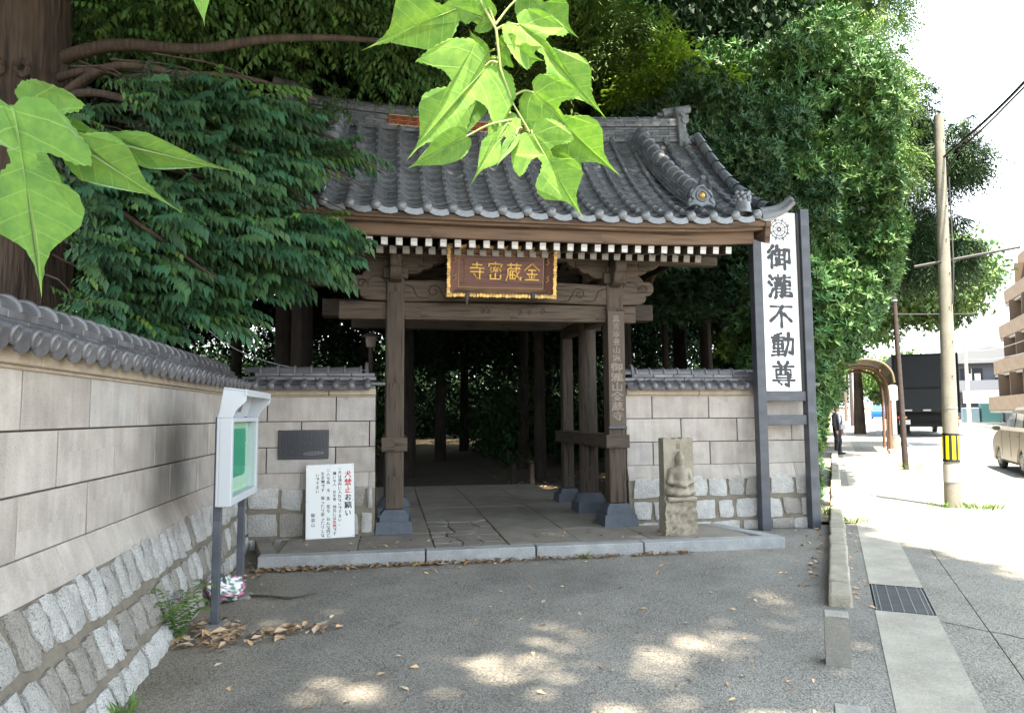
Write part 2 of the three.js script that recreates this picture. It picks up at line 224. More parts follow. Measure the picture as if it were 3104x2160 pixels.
function write(c, ch, x, y, w, h, lw, brush = 0.35) {    // one character into the box x, y, w, h of a canvas
  for (const st of strokes(ch)) {
    const P = st.map(([a, b]) => [x + a * w, y + b * h]); let L = 0; const seg = [];
    for (let i = 1; i < P.length; i++) { const l = Math.hypot(P[i][0] - P[i - 1][0], P[i][1] - P[i - 1][1]); seg.push(l); L += l; }
    let at = 0; const flat = Math.abs(P[0][1] - P[P.length - 1][1]) < 0.1 * h;
    for (let i = 1; i < P.length; i++) {
      const n = Math.max(2, Math.ceil(seg[i - 1] / (lw * 0.18)));
      for (let k = 0; k <= n; k++) { const t = (at + (seg[i - 1] * k) / n) / L, m = (flat ? 0.62 : 1) * (1 + brush * (Math.cos(t * 2 * PI) * 0.7 - (t > 0.75 && !flat && st.length > 1 ? (t - 0.75) * 2.2 : 0))), r = (lw / 2) * Math.max(0.25, m); c.beginPath(); c.arc(lerp(P[i - 1][0], P[i][0], k / n), lerp(P[i - 1][1], P[i][1], k / n), r, 0, 2 * PI); c.fill(); }
      at += seg[i - 1];
    }
  }
}
function canvas(w, h, draw) { const k = document.createElement('canvas'); k.width = w; k.height = h; const c = k.getContext('2d'); draw(c, w, h); const t = new THREE.CanvasTexture(k); t.colorSpace = THREE.SRGBColorSpace; t.anisotropy = 8; return t; }
// ------------------------------------------------------------------ the ground, the street, the platform
function sheet(s0, s1, t0, t1, ns, nt, y, col) {
  const g = new THREE.PlaneGeometry(1, 1, nt, ns), p = g.attributes.position, uv = g.attributes.uv, c = new Float32Array(p.count * 3);
  for (let i = 0; i < p.count; i++) { const t = lerp(t0, t1, p.getX(i) + 0.5), s = lerp(s0, s1, p.getY(i) + 0.5), q = ST(s, t, y); p.setXYZ(i, q.x, q.y, q.z); uv.setXY(i, t, s); const k = col ? col(q.x, q.z, s, t) : [1, 1, 1]; c.set(k, i * 3); }
  g.setAttribute('color', new THREE.BufferAttribute(c, 3)); g.computeVertexNormals(); return g;
}
const blot = (x, z, f, s) => n2(x * f, z * f, s) - 0.5;
const asph = (c) => mat(c, 0.88, { map: rep(T.asphalt, 0.9), bumpMap: rep(T.asphaltB, 0.9), bumpScale: 0.008, vertexColors: true });
M.asphalt = asph([0.27, 0.257, 0.235]); M.walk = asph([0.31, 0.292, 0.26]); M.road = asph([0.30, 0.30, 0.29]);
M.strip = mat([0.46, 0.432, 0.375], 0.9, { map: rep(T.conc, 0.9), bumpMap: rep(T.concB, 4), bumpScale: 0.003 });
M.earth = mat([0.105, 0.082, 0.055], 1, { map: rep(T.mortar, 0.5), bumpMap: rep(T.mortar, 1.5), bumpScale: 0.03, vertexColors: true });
{
  const soil = (x, z) => { const k = 0.75 + 0.9 * blot(x, z, 0.35, 4) + 0.5 * blot(x, z, 2.2, 5); return [k, k, k * 0.9]; };
  struct('ground', join([sheet(-60, -10, -60, 60, 6, 12, -0.03, soil), sheet(-10, 45, -40, -0.6, 90, 70, -0.03, soil), sheet(45, 700, -320, -0.6, 20, 12, -0.03, soil), sheet(-10, 45, -320, -40, 8, 8, -0.03, soil), sheet(-10, 700, -0.6, 320, 60, 14, -0.05, soil)].map((g) => g)), M.earth);
  // forecourt: a triangle between the wall, the gate and the footpath
  const n = 70, g = new THREE.PlaneGeometry(1, 1, n, n), p = g.attributes.position, uv = g.attributes.uv, c = new Float32Array(p.count * 3);
  for (let i = 0; i < p.count; i++) {
    const z = lerp(-8.9, 3.1, 0.5 - p.getY(i)), xr = (0.23 + 0.5571 * -z) / 0.8305 + 0 * z, s = (-z + 0.557 * 0.23) / 0.8305, x = lerp(-1.85, 0.557 * s + 0.8305 * 0.23, p.getX(i) + 0.5);
    p.setXYZ(i, x, 0.0 + 0 * xr, z); uv.setXY(i, x, z);
    const d = clamp(1 - (x + 1.5 + 0.25 * blot(x, z, 1.5, 3)) / 0.9, 0, 1), e = clamp(1 - Math.abs(z + 7.42) / 0.35, 0, 1) * 0.6, dirt = Math.max(d, e) * 0.75, k = 1 + 0.55 * blot(x, z, 0.8, 11) + 0.4 * blot(x, z, 3.1, 12);
    c.set([k * lerp(1.02, 0.86, dirt), k * lerp(1, 0.76, dirt), k * lerp(0.99, 0.60, dirt)], i * 3);
  }
  g.setAttribute('color', new THREE.BufferAttribute(c, 3)); g.computeVertexNormals(); struct('forecourt', g, M.asphalt);
  const wear = (x, z, s, t) => { const k = 1 + 0.3 * blot(x, z, 0.7, 21) + 0.22 * blot(x, z, 3.4, 22); return [k, k * 0.99, k * 0.97]; };
  struct('footpath', join([sheet(-8, 10.9, 0.64, 0.915, 40, 2, 0.0, wear), sheet(-8, 10.9, 0.922, 2.2, 40, 6, 0.0, wear), sheet(-8, 150, 0.9, 0.94, 100, 1, -0.007, () => [0.35, 0.35, 0.34]), sheet(10.9, 150, -0.6, 0.24, 100, 2, 0.0, wear), sheet(10.9, 150, 0.24, 0.915, 100, 2, 0.0, wear), sheet(10.9, 150, 0.922, 2.2, 100, 5, 0.0, wear)]), M.walk);
  struct('road', sheet(-12, 300, 2.33, 9.4, 160, 10, -0.02, wear), M.road);
  struct('far_footpath', sheet(-12, 300, 9.55, 13, 80, 3, 0.02, wear), M.walk);
  struct('road_line', sheet(-12, 160, 2.72, 2.86, 120, 1, -0.016), mat([0.62, 0.62, 0.6], 0.8, { map: rep(T.patina, 2), vertexColors: true }));
  struct('centre_line', join([...Array(14)].map((_, i) => sheet(-8 + i * 10, -3 + i * 10, 5.75, 5.88, 3, 1, -0.016))), mat([0.62, 0.62, 0.6], 0.8, { map: rep(T.patina, 2), vertexColors: true }));
  const strip = struct('drain_strip', sheet(-8, 6.2, 0.23, 0.64, 20, 1, 0.004), M.strip);
  struct('drain_strip', sheet(7.12, 60, 0.23, 0.64, 60, 1, 0.004), M.strip);
}
{ // a wandering crack across the footpath
  const q = [], r = RNG(14), P = []; for (let i = 0; i <= 16; i++) P.push([6.05 - 0.03 * i + 0.05 * (r() - 0.5), 0.66 + 0.06 * i]);
  for (let i = 0; i < 16; i++) { const w = 0.004 + 0.006 * r(), [s0, t0] = P[i], [s1, t1] = P[i + 1], a = ST(s0 - w, t0, 0.002), b = ST(s0 + w, t0, 0.002), c = ST(s1 - w, t1, 0.002), d = ST(s1 + w, t1, 0.002); for (const v of [a, c, b, b, c, d]) q.push(v.x, v.y, v.z); }
  const g = new THREE.BufferGeometry(); g.setAttribute('position', new THREE.Float32BufferAttribute(q, 3)); g.computeVertexNormals(); struct('pavement_crack', g, mat([0.05, 0.048, 0.044], 1));
}
function streetBox(s0, s1, t0, t1, y0, y1, m, name, parent, r = 0.012, off = 0) {   // a block that follows the street
  const c = ST((s0 + s1) / 2, (t0 + t1) / 2, 0), g = rbox(t1 - t0, y1 - y0, s1 - s0, r, off, 1);
  const o = shade(new THREE.Mesh(g, m)); o.name = name; o.position.set(c.x - parent.position.x, c.y + (y0 + y1) / 2 - parent.position.y, c.z - parent.position.z); o.rotation.y = STREET_TURN; parent.add(o); return o;
}
{
  const q = ST(6.2, 0), k = thing('kerb_edge', 'low edge of weathered concrete kerb blocks between forecourt and footpath', 'kerb', [q.x, q.y, q.z]);
  const r = RNG(5), m2 = [mat([0.40, 0.37, 0.295], 0.92, { map: rep(T.conc, 1.1), bumpMap: rep(T.graniteB, 3), bumpScale: 0.008 }), mat([0.44, 0.405, 0.33], 0.92, { map: rep(T.conc, 1.3), bumpMap: rep(T.graniteB, 3), bumpScale: 0.008 })];
  let s = 6.2; for (let i = 0; i < 34; i++) { const l = i === 0 ? 0.4 : 0.585 + 0.02 * r(), o = streetBox(s, s + l - 0.024, -0.1 + 0.014 * r(), 0.07 + 0.014 * r(), -0.05, 0.12 + 0.022 * r() - (i === 0 ? 0.02 : 0), m2[i % 2], 'block', k, 0.022, i * 0.7); o.rotation.y += (r() - 0.5) * 0.035; o.rotation.x += (r() - 0.5) * 0.02; if (i === 0) { jitter(o.geometry, 0.02, 9, 4); o.rotation.x += 0.06; } s += l; }
  const e = thing('street_kerb', 'flush concrete kerb stones along the edge of the road', 'kerb', [ST(0, 2.26).x, 0, ST(0, 2.26).z]);
  s = -4; for (let i = 0; i < 60; i++) { streetBox(s, s + 0.988, 2.2, 2.33, -0.1, 0.006, M.conc, 'block', e, 0.01, i * 0.31); s += 1; }
  const f = ST(0, 9.48), fk = thing('street_kerb', 'far kerb on the other side of the road', 'kerb', [f.x, f.y, f.z]);
  for (let i = 0; i < 30; i++) streetBox(i * 4, i * 4 + 3.98, 9.4, 9.55, -0.1, 0.12, M.conc, 'block', fk, 0.01, i);
  // steel grating in the drain strip
  const gp = ST(6.66, 0.435), gr = thing('drain_grating', 'dark steel drain cover with pale lines set into the concrete strip', 'drain cover', [gp.x, 0, gp.z]);
  const gm = mat([0.10, 0.105, 0.11], 0.5, { map: rep(T.patina, 2), metalness: 0.5 });
  streetBox(6.22, 7.1, 0.235, 0.635, -0.05, -0.004, M.dark, 'tray', gr, 0.004);
  [0.245, 0.275, 0.352, 0.43, 0.508, 0.585, 0.617].forEach((t, i, a) => { if (i < 6) streetBox(6.225, 7.095, t + 0.007, a[i + 1] - 0.002, -0.02, 0.004, gm, 'plate', gr, 0.002, i); streetBox(6.225, 7.095, t - 0.002, t + 0.005, -0.02, 0.007, M.steel, 'bar', gr, 0.001); });
}
// platform in front of and under the gate
const PY = 0.12;
{
  const P = thing('gate_platform', 'low stone platform of slabs with a blue-grey kerb under the temple gate', 'platform', [1.45, 0, -9]);
  const L = (x, y, z) => [x - 1.45, y, z + 9], r = RNG(77);
  // front kerb stones (top at PY, their face about z = -7.5)
  [[-1.28, 0.36], [0.375, 1.515], [1.53, 2.70], [2.712, 4.36]].forEach(([a, b], i) => { const o = part(P, 'kerb_stone', rbox(b - a, 0.2, 0.17, 0.012, i * 0.9), M.kerb, L((a + b) / 2, PY - 0.1 + 0.003 * r(), -7.565 + 0.008 * r())); o.rotation.y = (r() - 0.5) * 0.006; });
  [[-7.655, -8.6, 4.265, 3.98]].forEach(([z0, z1, x0, x1]) => { const l = Math.hypot(z1 - z0, x1 - x0); part(P, 'kerb_stone', rbox(0.16, 0.2, l, 0.012, 3), M.kerb, L((x0 + x1) / 2, PY - 0.1, (z0 + z1) / 2), [0, Math.atan2(x1 - x0, z1 - z0) + PI, 0]); });
  [[-7.655, -8.6, -1.20, -1.42]].forEach(([z0, z1, x0, x1]) => { const l = Math.hypot(z1 - z0, x1 - x0); part(P, 'kerb_stone', rbox(0.16, 0.2, l, 0.012, 3), M.slab[1], L((x0 + x1) / 2, PY - 0.1, (z0 + z1) / 2), [0, Math.atan2(x1 - x0, z1 - z0) + PI, 0]); });
  part(P, 'bed', box(5.2, 0.15, 1.2), M.mortar, L(1.4, 0.02, -8.2)); part(P, 'bed', box(3.6, 0.15, 5), M.mortar, L(1.45, 0.02, -10.7));
  // slabs
  const xs = [-1.12, -0.33, 0.47, 1.27, 2.07, 2.87, 3.6], slab = (x0, x1, z0, z1, i) => part(P, 'slab', rbox(x1 - x0 - 0.008, 0.08, z0 - z1 - 0.008, 0.008, i * 1.3), M.slab[i % 3], L((x0 + x1) / 2, PY - 0.044 + 0.006 * r(), (z0 + z1) / 2), [(r() - 0.5) * 0.004, 0, (r() - 0.5) * 0.004]);
  let n = 0; const broken = [];
  for (let i = 0; i < 6; i++) for (let j = 0, z = -7.66; z > (i > 0 && i < 5 ? -13.2 : -8.6); j++) { const d = j === 0 ? 0.96 : 1.13, x1 = i === 5 ? 4.05 : xs[i + 1]; if (xs[i] > 0.3 && xs[i] < 0.6 && j < 2) broken.push([xs[i], xs[i + 1], z, z - d]); else slab(xs[i], x1, z, z - d, n++); z -= d; }
  // two cracked slabs: pieces cut by a few wandering lines
  for (const [x0, x1, z0, z1] of broken) {
    const w = x1 - x0, d = z0 - z1, cx = [0, 0.34, 0.68, 1], rows = 4, pts = [];
    for (let j = 0; j <= rows; j++) for (let i = 0; i <= 3; i++) pts.push([x0 + w * (cx[i] + (i > 0 && i < 3 ? (r() - 0.5) * 0.24 : 0)), z0 - d * (j / rows + (j > 0 && j < rows ? (r() - 0.5) * 0.2 : 0))]);
    for (let j = 0; j < rows; j++) for (let i = 0; i < 3; i++) {
      const q = [pts[j * 4 + i], pts[j * 4 + i + 1], pts[j * 4 + i + 5], pts[j * 4 + i + 4]], c = [0, 1].map((k) => q.reduce((a, b) => a + b[k], 0) / 4), gap = 0.010 + 0.022 * r();
      const sh = q.map(([x, z]) => { const l = Math.hypot(x - c[0], z - c[1]); return [(x - c[0]) * (1 - gap / l), -(z - c[1]) * (1 - gap / l)]; });
      const g = uvBox(put(extr(sh, 0.07, 0.005), [0, 0, 0], [-PI / 2, 0, 0]), n * 0.7); part(P, 'slab', g, M.slab[n++ % 3], L(c[0], PY - 0.085 + 0.012 * r(), c[1]), [(r() - 0.5) * 0.03, 0, (r() - 0.5) * 0.03]);
    }
  }
}
// ------------------------------------------------------------------ boundary walls: dressed courses over a battered rubble plinth, tiled coping
// a wall's own axes: x along it, y up, z out of its face
// a section given as (z, y) points, run along x
const alongX = (pts, x0, len, bevel = 0.002) => put(extr(pts, len, bevel), [x0 + len, 0, 0], [0, -PI / 2, 0]);
const copingGeo = (() => {
  const tongue = new THREE.Shape(); tongue.moveTo(-0.062, 0.03); tongue.lineTo(-0.062, -0.03); tongue.quadraticCurveTo(-0.055, -0.062, 0, -0.064); tongue.quadraticCurveTo(0.055, -0.062, 0.062, -0.03); tongue.lineTo(0.062, 0.03); tongue.lineTo(-0.062, 0.03);
  const a = put(extr(tongue, 0.014, 0.003, 5), [0, 0, 0.125]);
  const pan = put(new THREE.CylinderGeometry(0.16, 0.16, 0.26, 6, 1, true, -0.42, 0.84), [0, 0.175, 0.0], [PI / 2, 0, 0]);
  const roll = put(cyl(0.04, 0.04, 0.27, 12), [0.09, 0.012, 0.005], [PI / 2, 0, 0]);
  const ring = put(new THREE.TorusGeometry(0.036, 0.012, 6, 14), [0.09, 0.012, 0.142]), disc = put(cyl(0.036, 0.036, 0.012, 14), [0.09, 0.012, 0.14], [PI / 2, 0, 0]);
  const eave = uvBox(join([a, pan, roll, ring, disc]));
  const knob = put(new THREE.SphereGeometry(0.045, 12, 8), [0.09, 0.0, 0.14], [0, 0, 0], [1, 1, 0.7]), wave = new THREE.Shape(); wave.moveTo(-0.09, 0.0); wave.quadraticCurveTo(-0.02, -0.075, 0.09, -0.02); wave.lineTo(0.09, 0.03); wave.quadraticCurveTo(-0.02, -0.02, -0.09, 0.04);
  const eaveB = uvBox(join([put(extr(wave, 0.014, 0.003, 5), [0, 0, 0.125]), pan.clone(), roll.clone(), knob]));
  const cap = uvBox(join([put(new THREE.CylinderGeometry(0.078, 0.068, 0.2, 10, 1, false, -PI / 2, PI), [0, 0, 0], [-PI / 2, 0, -PI / 2]), put(new THREE.TorusGeometry(0.078, 0.016, 6, 12, PI), [0.095, 0, 0], [0, PI / 2, 0])]));
  return { eave, eaveB, cap };
})();
function plinth(W, top, foot, x0, x1, rows, seed, wr, pinch = 0.02) {     // stones bedded in mortar on a sloping face; top(x), foot(x) -> [y, z]
  const r = RNG(seed), P = (x, v) => { const a = top(x), b = foot(x); return V(x, lerp(a[0], b[0], v), lerp(a[1], b[1], v)); };
  const n = 24, g = new THREE.PlaneGeometry(1, 1, n, 10), p = g.attributes.position;
  for (let i = 0; i < p.count; i++) { const q = P(lerp(x0, x1, p.getX(i) + 0.5), 0.5 - p.getY(i)); p.setXYZ(i, q.x, q.y, q.z - 0.004); } g.computeVertexNormals();
  part(W, 'mortar_bed', uvBox(g), M.mortar);
  for (let k = 0; k < rows.length - 1; k++) {
    let x = x0 + 0.02 + r() * 0.08;
    while (x < x1 - 0.08) {
      let w = lerp(wr[0], wr[1], r()) * (k === rows.length - 2 ? 1.15 : 1); if (x + w > x1 - 0.1) w = x1 - x - 0.02;
      const va = rows[k], vb = rows[k + 1], c = P(x + w / 2, (va + vb) / 2), e1 = P(x + w, (va + vb) / 2).sub(P(x, (va + vb) / 2)).normalize(), e2 = P(x + w / 2, va).sub(P(x + w / 2, vb)), h = e2.length(); e2.normalize();
      const nrm = V().crossVectors(e1, e2).normalize(), hh = h * (0.86 + 0.1 * r()) - pinch, o = part(W, 'stone', stone(w - pinch - 0.012 * r(), hh, 0.075, Math.floor(seed * 100 + k * 41 + x * 57)), M.granite[[0, 2, 0, 1, 3, 2, 0, 1][Math.floor(r() * 8)]]);
      if (k > 0 && r() < 0.4) o.material = M.granite[3];
      o.quaternion.setFromRotationMatrix(new THREE.Matrix4().makeBasis(e1, V().crossVectors(nrm, e1), nrm)); o.rotateZ((r() - 0.5) * 0.08); o.position.copy(c).addScaledVector(nrm, -0.012 + 0.008 * r()); o.position.y += (r() - 0.5) * 0.015;
      x += w + 0.004;
    }
  }
}
function wall(label, pos, turn, len, o) {
  const W = thing('boundary_wall', label, 'wall', pos, turn), r = RNG(o.seed), courses = [[1.443, 1.745], [1.14, 1.443], [0.84, 1.14]], PL = 0.785;
  part(W, 'core', uvBox(put(new THREE.BoxGeometry(len, 1.75, 0.3), [len / 2, 0.875, -0.172])), M.joint);
  courses.forEach(([y0, y1], k) => {
    let x = -PL + ((o.phase + (k % 2 ? PL / 2 : 0)) % PL); for (; x < len; x += PL) {
      const a = Math.max(x, 0), b = Math.min(x + PL, len); if (b - a < 0.03) continue;
      part(W, 'stone_block', rbox(b - a - 0.013, y1 - y0 - 0.009, 0.06, 0.005, r() * 9), M.plate[Math.floor(r() * 4)], [(a + b) / 2, (y0 + y1) / 2 - 0.003, -0.03 + 0.004 * r() + k * 0.003]);
    }
  });
  { let x = -PL + ((o.phase + PL / 2) % PL); for (; x < len; x += PL) { const a = Math.max(x, 0), b = Math.min(x + PL, len); if (b - a < 0.03) continue; const g = alongX([[-0.06, 0.655], [0.075, 0.655], [0.072, 0.69], [0.012, 0.835], [-0.06, 0.838]], a + 0.004, b - a - 0.008, 0.002); part(W, 'stone_block', uvBox(g, r() * 9), M.plate[Math.floor(r() * 3)]); } }
  for (let x = 0; x < len - 0.02; x += 1.0) { const b = Math.min(x + 1.0, len); part(W, 'cornice', rbox(b - x - 0.004, 0.082, 0.37, 0.012, x), M.cornice, [(x + b) / 2, 1.788, -0.135]); part(W, 'cornice', rbox(b - x - 0.004, 0.022, 0.33, 0.008, x), M.cornice, [(x + b) / 2, 1.738, -0.145]); }
  plinth(W, o.top, o.foot, o.px0 ?? 0, o.px1 ?? len, o.rows, o.seed + 3, o.wr);
  // coping
  const S = 0.182, n = Math.floor(len / S);
  part(W, 'coping_bed', uvBox(alongX([[-0.33, 1.8], [0.06, 1.83], [0.06, 1.85], [-0.1, 1.94], [-0.2, 1.95], [-0.36, 1.85]], 0.005, len - 0.01, 0)), M.wallTile[1]);
  for (let i = 0; i < n; i++) part(W, 'eave_tile', o.round ? copingGeo.eaveB : copingGeo.eave, M.wallTile[Math.floor(r() * 3)], [S * (i + 0.45), 1.886 + 0.004 * r(), 0.0 + 0.006 * r()], [0.3, (r() - 0.5) * 0.05, 0]);
  for (let k = 0; k < 2; k++) for (let x = k * 0.14; x < len; x += 0.28) { const b = Math.min(x + 0.275, len); if (b - x > 0.04) part(W, 'ridge_tile', rbox(b - x, 0.042, 0.27 - k * 0.05, 0.006, x), M.wallTile[Math.floor(r() * 3)], [(x + b) / 2, 1.950 + k * 0.047 + 0.002 * r(), -0.175]); }
  const m = Math.floor((len - 0.05) / 0.195); for (let i = 0; i < m; i++) part(W, 'ridge_cap', copingGeo.cap, M.wallTile[Math.floor(r() * 3)], [0.1 + i * 0.195, 2.022 + 0.004 * r(), -0.175], [0, 0, (r() - 0.5) * 0.03]);
  for (const e of o.ends ?? []) { const x = e < 0 ? 0.02 : len - 0.02; part(W, 'end_tile', uvBox(alongX([[-0.275, 1.9], [-0.075, 1.9], [-0.085, 2.02], [-0.125, 2.12], [-0.175, 2.15], [-0.225, 2.12], [-0.265, 2.02]], x - e * 0.11, 0.03, 0.006)), M.wallTile[1]); part(W, 'end_tile', rbox(0.2, 0.04, 0.4, 0.012), M.wallTile[0], [x + e * 0.03, 1.90, -0.13], [0.1, 0, 0]); }
  return W;
}
wall('long tile-capped stone wall running from the left foreground towards the gate', [-1.72, 0, 1.2], PI / 2, 9.95, { seed: 11, phase: (1.2 + 3.72) % 0.785, top: (x) => [lerp(0.60, 0.735, x / 9.95), 0.06], foot: (x) => [-0.03, lerp(0.60, 0.13, x / 9.95)], rows: [0, 0.40, 0.75, 1.02], wr: [0.12, 0.23] });
wall('short stone wall with dark plaque and leaning notice left of the gate', [-1.72, 0, -8.74], 0, 1.55, { seed: 31, phase: 0.3, top: () => [0.715, 0.055], foot: () => [-0.03, 0.14], rows: [0, 0.42, 0.8, 1.05], wr: [0.25, 0.38], ends: [1], round: true, px0: 0.04 });
wall('short stone wall right of the gate behind the tall name sign', [3.0, 0, -8.87], 0, 2.62, { seed: 52, phase: 0.36, top: () => [0.715, 0.055], foot: () => [0.0, 0.13], rows: [0, 0.42, 0.80, 1.02], wr: [0.24, 0.4], ends: [-1, 1], round: true });
// ------------------------------------------------------------------ the temple gate
const GX = 1.44, GZ = -10.03;
const G = thing('temple_gate', 'wooden temple gate with curved grey tiled roof and carved beams', 'gate', [GX, 0, GZ]);
const gl = (x, y, z) => [x - GX, y, z - GZ];
const wd = (k = 0) => M.wood[k % 3];
const bar = (parent, name, x0, x1, y0, y1, z0, z1, m, off = 0, r = 0.008) => part(parent, name, rbox(x1 - x0, y1 - y0, Math.abs(z1 - z0), r, off, 1, true), m, gl((x0 + x1) / 2, (y0 + y1) / 2, (z0 + z1) / 2));
const frustum = (w0, w1, h) => { const g = put(new THREE.CylinderGeometry(w1 * Math.SQRT1_2, w0 * Math.SQRT1_2, h, 4, 1), [0, 0, 0], [0, PI / 4, 0]).toNonIndexed(); g.computeVertexNormals(); return uvBox(g); };
for (const [i, x] of [0.055, 2.825].entries()) {                      // front pillars
  const z = -8.79;
  const b = part(G, 'pillar_base', join([put(frustum(0.44, 0.40, 0.14), [0, 0.07, 0]), put(frustum(0.34, 0.33, 0.07), [0, 0.175, 0]), put(frustum(0.33, 0.235, 0.06), [0, 0.24, 0])]), M.baseStone, gl(x, PY, z));
  const p = part(G, 'front_pillar', rbox(0.218, 3.0, 0.218, 0.022, i * 3.1, 2, true), wd(i), gl(x, 0.39 + 1.5, z));
  for (const [dx, rr] of [[-0.03, 0.004], [0.055, 0.003]]) part(p, 'split', box(rr, 1.1, 0.004), M.dark, [dx, -0.6 + dx * 6, 0.1092]);
  bar(G, 'tie_beam', x - 0.155, x + 0.15, 1.076, 1.242, -8.65, -11.45, wd(i + 1), i * 2, 0.006);
  // main pillar (round) and rear pillar on stone bases
  part(G, 'pillar_base', join([put(frustum(0.43, 0.41, 0.15), [0, 0.075, 0]), put(uvBox(cyl(0.2, 0.23, 0.07, 20)), [0, 0.185, 0]), put(uvBox(cyl(0.17, 0.2, 0.05, 20)), [0, 0.245, 0])]), M.baseStone, gl(x, PY, GZ));
  part(G, 'main_pillar', uvBox(cyl(0.126, 0.136, 2.75, 24), i, true), wd(2), gl(x, 0.39 + 1.375, GZ));
  part(G, 'pillar_base', join([put(frustum(0.40, 0.37, 0.13), [0, 0.065, 0]), put(frustum(0.31, 0.24, 0.08), [0, 0.17, 0])]), M.baseStone, gl(x, PY, -11.28));
  part(G, 'rear_pillar', rbox(0.175, 2.75, 0.175, 0.02, i * 2.3, 2, true), wd(2), gl(x, 0.33 + 1.375, -11.28));
  bar(G, 'tie_beam', x - 0.07, x + 0.07, 2.72, 2.9, -8.7, -11.4, wd(1), i, 0.01);
}
// beams: carved rainbow beam on the front pillars with scrolled ends, heavy lintel on the main pillars
{
  const sh = new THREE.Shape(); sh.moveTo(0.05, 2.90); sh.lineTo(0.35, 2.903); sh.quadraticCurveTo(1.44, 2.95, 2.53, 2.903); sh.lineTo(2.83, 2.90); sh.lineTo(2.83, 3.13); sh.quadraticCurveTo(2.2, 3.15, 1.44, 3.17); sh.quadraticCurveTo(0.6, 3.15, 0.05, 3.13);
  const bm = part(G, 'rainbow_beam', uvBox(put(extr(sh, 0.16, 0.012), gl(0, 0, -8.87)), 1, true), wd(1));
  const spiral = (cx, cy, dir, r0, turns) => { const pts = []; for (let i = 0; i <= 22; i++) { const t = i / 22, a = t * turns * 2 * PI, r = r0 * (1 - 0.8 * t); pts.push([cx + dir * Math.cos(a) * r, cy + Math.sin(a) * r, -8.698]); } return pts; };
  for (const d of [1, -1]) {
    const cx = d > 0 ? 0.52 : 2.36, L = (q) => q.map(([x, y, z]) => gl(x, y, z));
    const cv = [spiral(cx, 3.02, d, 0.085, 1.3), [[cx + d * 0.085, 3.02, -8.698], [cx + d * 0.14, 2.94, -8.698], [cx + d * 0.28, 2.925, -8.698]], [[cx - d * 0.40, 3.11, -8.698], [cx - d * 0.26, 3.06, -8.698], [cx - d * 0.2, 2.95, -8.698], [cx - d * 0.06, 2.935, -8.698]]];
    part(bm, 'carving', join(cv.map((q) => tube(L(q), 0.008, 30, 5))), M.wood[2]);
    // scrolled nose outside the pillar
    const n = new THREE.Shape(), X = (u) => (d > 0 ? 0.055 - u : 2.825 + u); n.moveTo(X(0.08), 2.905); n.lineTo(X(0.34), 2.92); n.quadraticCurveTo(X(0.44), 2.94, X(0.42), 3.03); n.quadraticCurveTo(X(0.52), 3.03, X(0.53), 3.12); n.quadraticCurveTo(X(0.51), 3.22, X(0.40), 3.19); n.quadraticCurveTo(X(0.36), 3.29, X(0.24), 3.28); n.quadraticCurveTo(X(0.13), 3.26, X(0.08), 3.16);
    const no = part(G, 'beam_nose', uvBox(put(extr(n, 0.13, 0.012, 8), gl(0, 0, -8.86)), d, true), M.wood[1]);
    part(no, 'carving', join([tube(L(spiral(X(0.40), 3.1, d, 0.06, 1.2)), 0.007, 24, 5), tube(L([[X(0.10), 3.1, -8.717], [X(0.2), 3.2, -8.717], [X(0.31), 3.16, -8.717], [X(0.33), 3.05, -8.717]]), 0.007, 16, 5)]), M.wood[2]);
  }
  bar(G, 'lintel', -0.92, 3.80, 2.86, 3.10, -9.9, -10.16, wd(2), 4, 0.012);
  bar(G, 'lintel', -0.62, 3.12, 2.67, 2.885, -8.84, -8.74, wd(1), 2, 0.01);
  bar(G, 'lintel', 0.17, 2.71, 2.672, 2.70, -8.738, -8.72, wd(0), 2, 0.004);
  bar(G, 'lintel', -0.6, 3.4, 2.86, 3.06, -11.2, -11.36, wd(2), 6, 0.012);
  for (const [x, y, w] of [[1.13, 2.80, 0.05], [1.20, 2.80, 0.045], [1.60, 2.79, 0.04], [1.72, 2.79, 0.03], [1.9, 2.8, 0.04]]) part(G, 'paper_charm', box(w, w * 2.1, 0.004), M.wood[2], gl(x, y, -8.735));
}
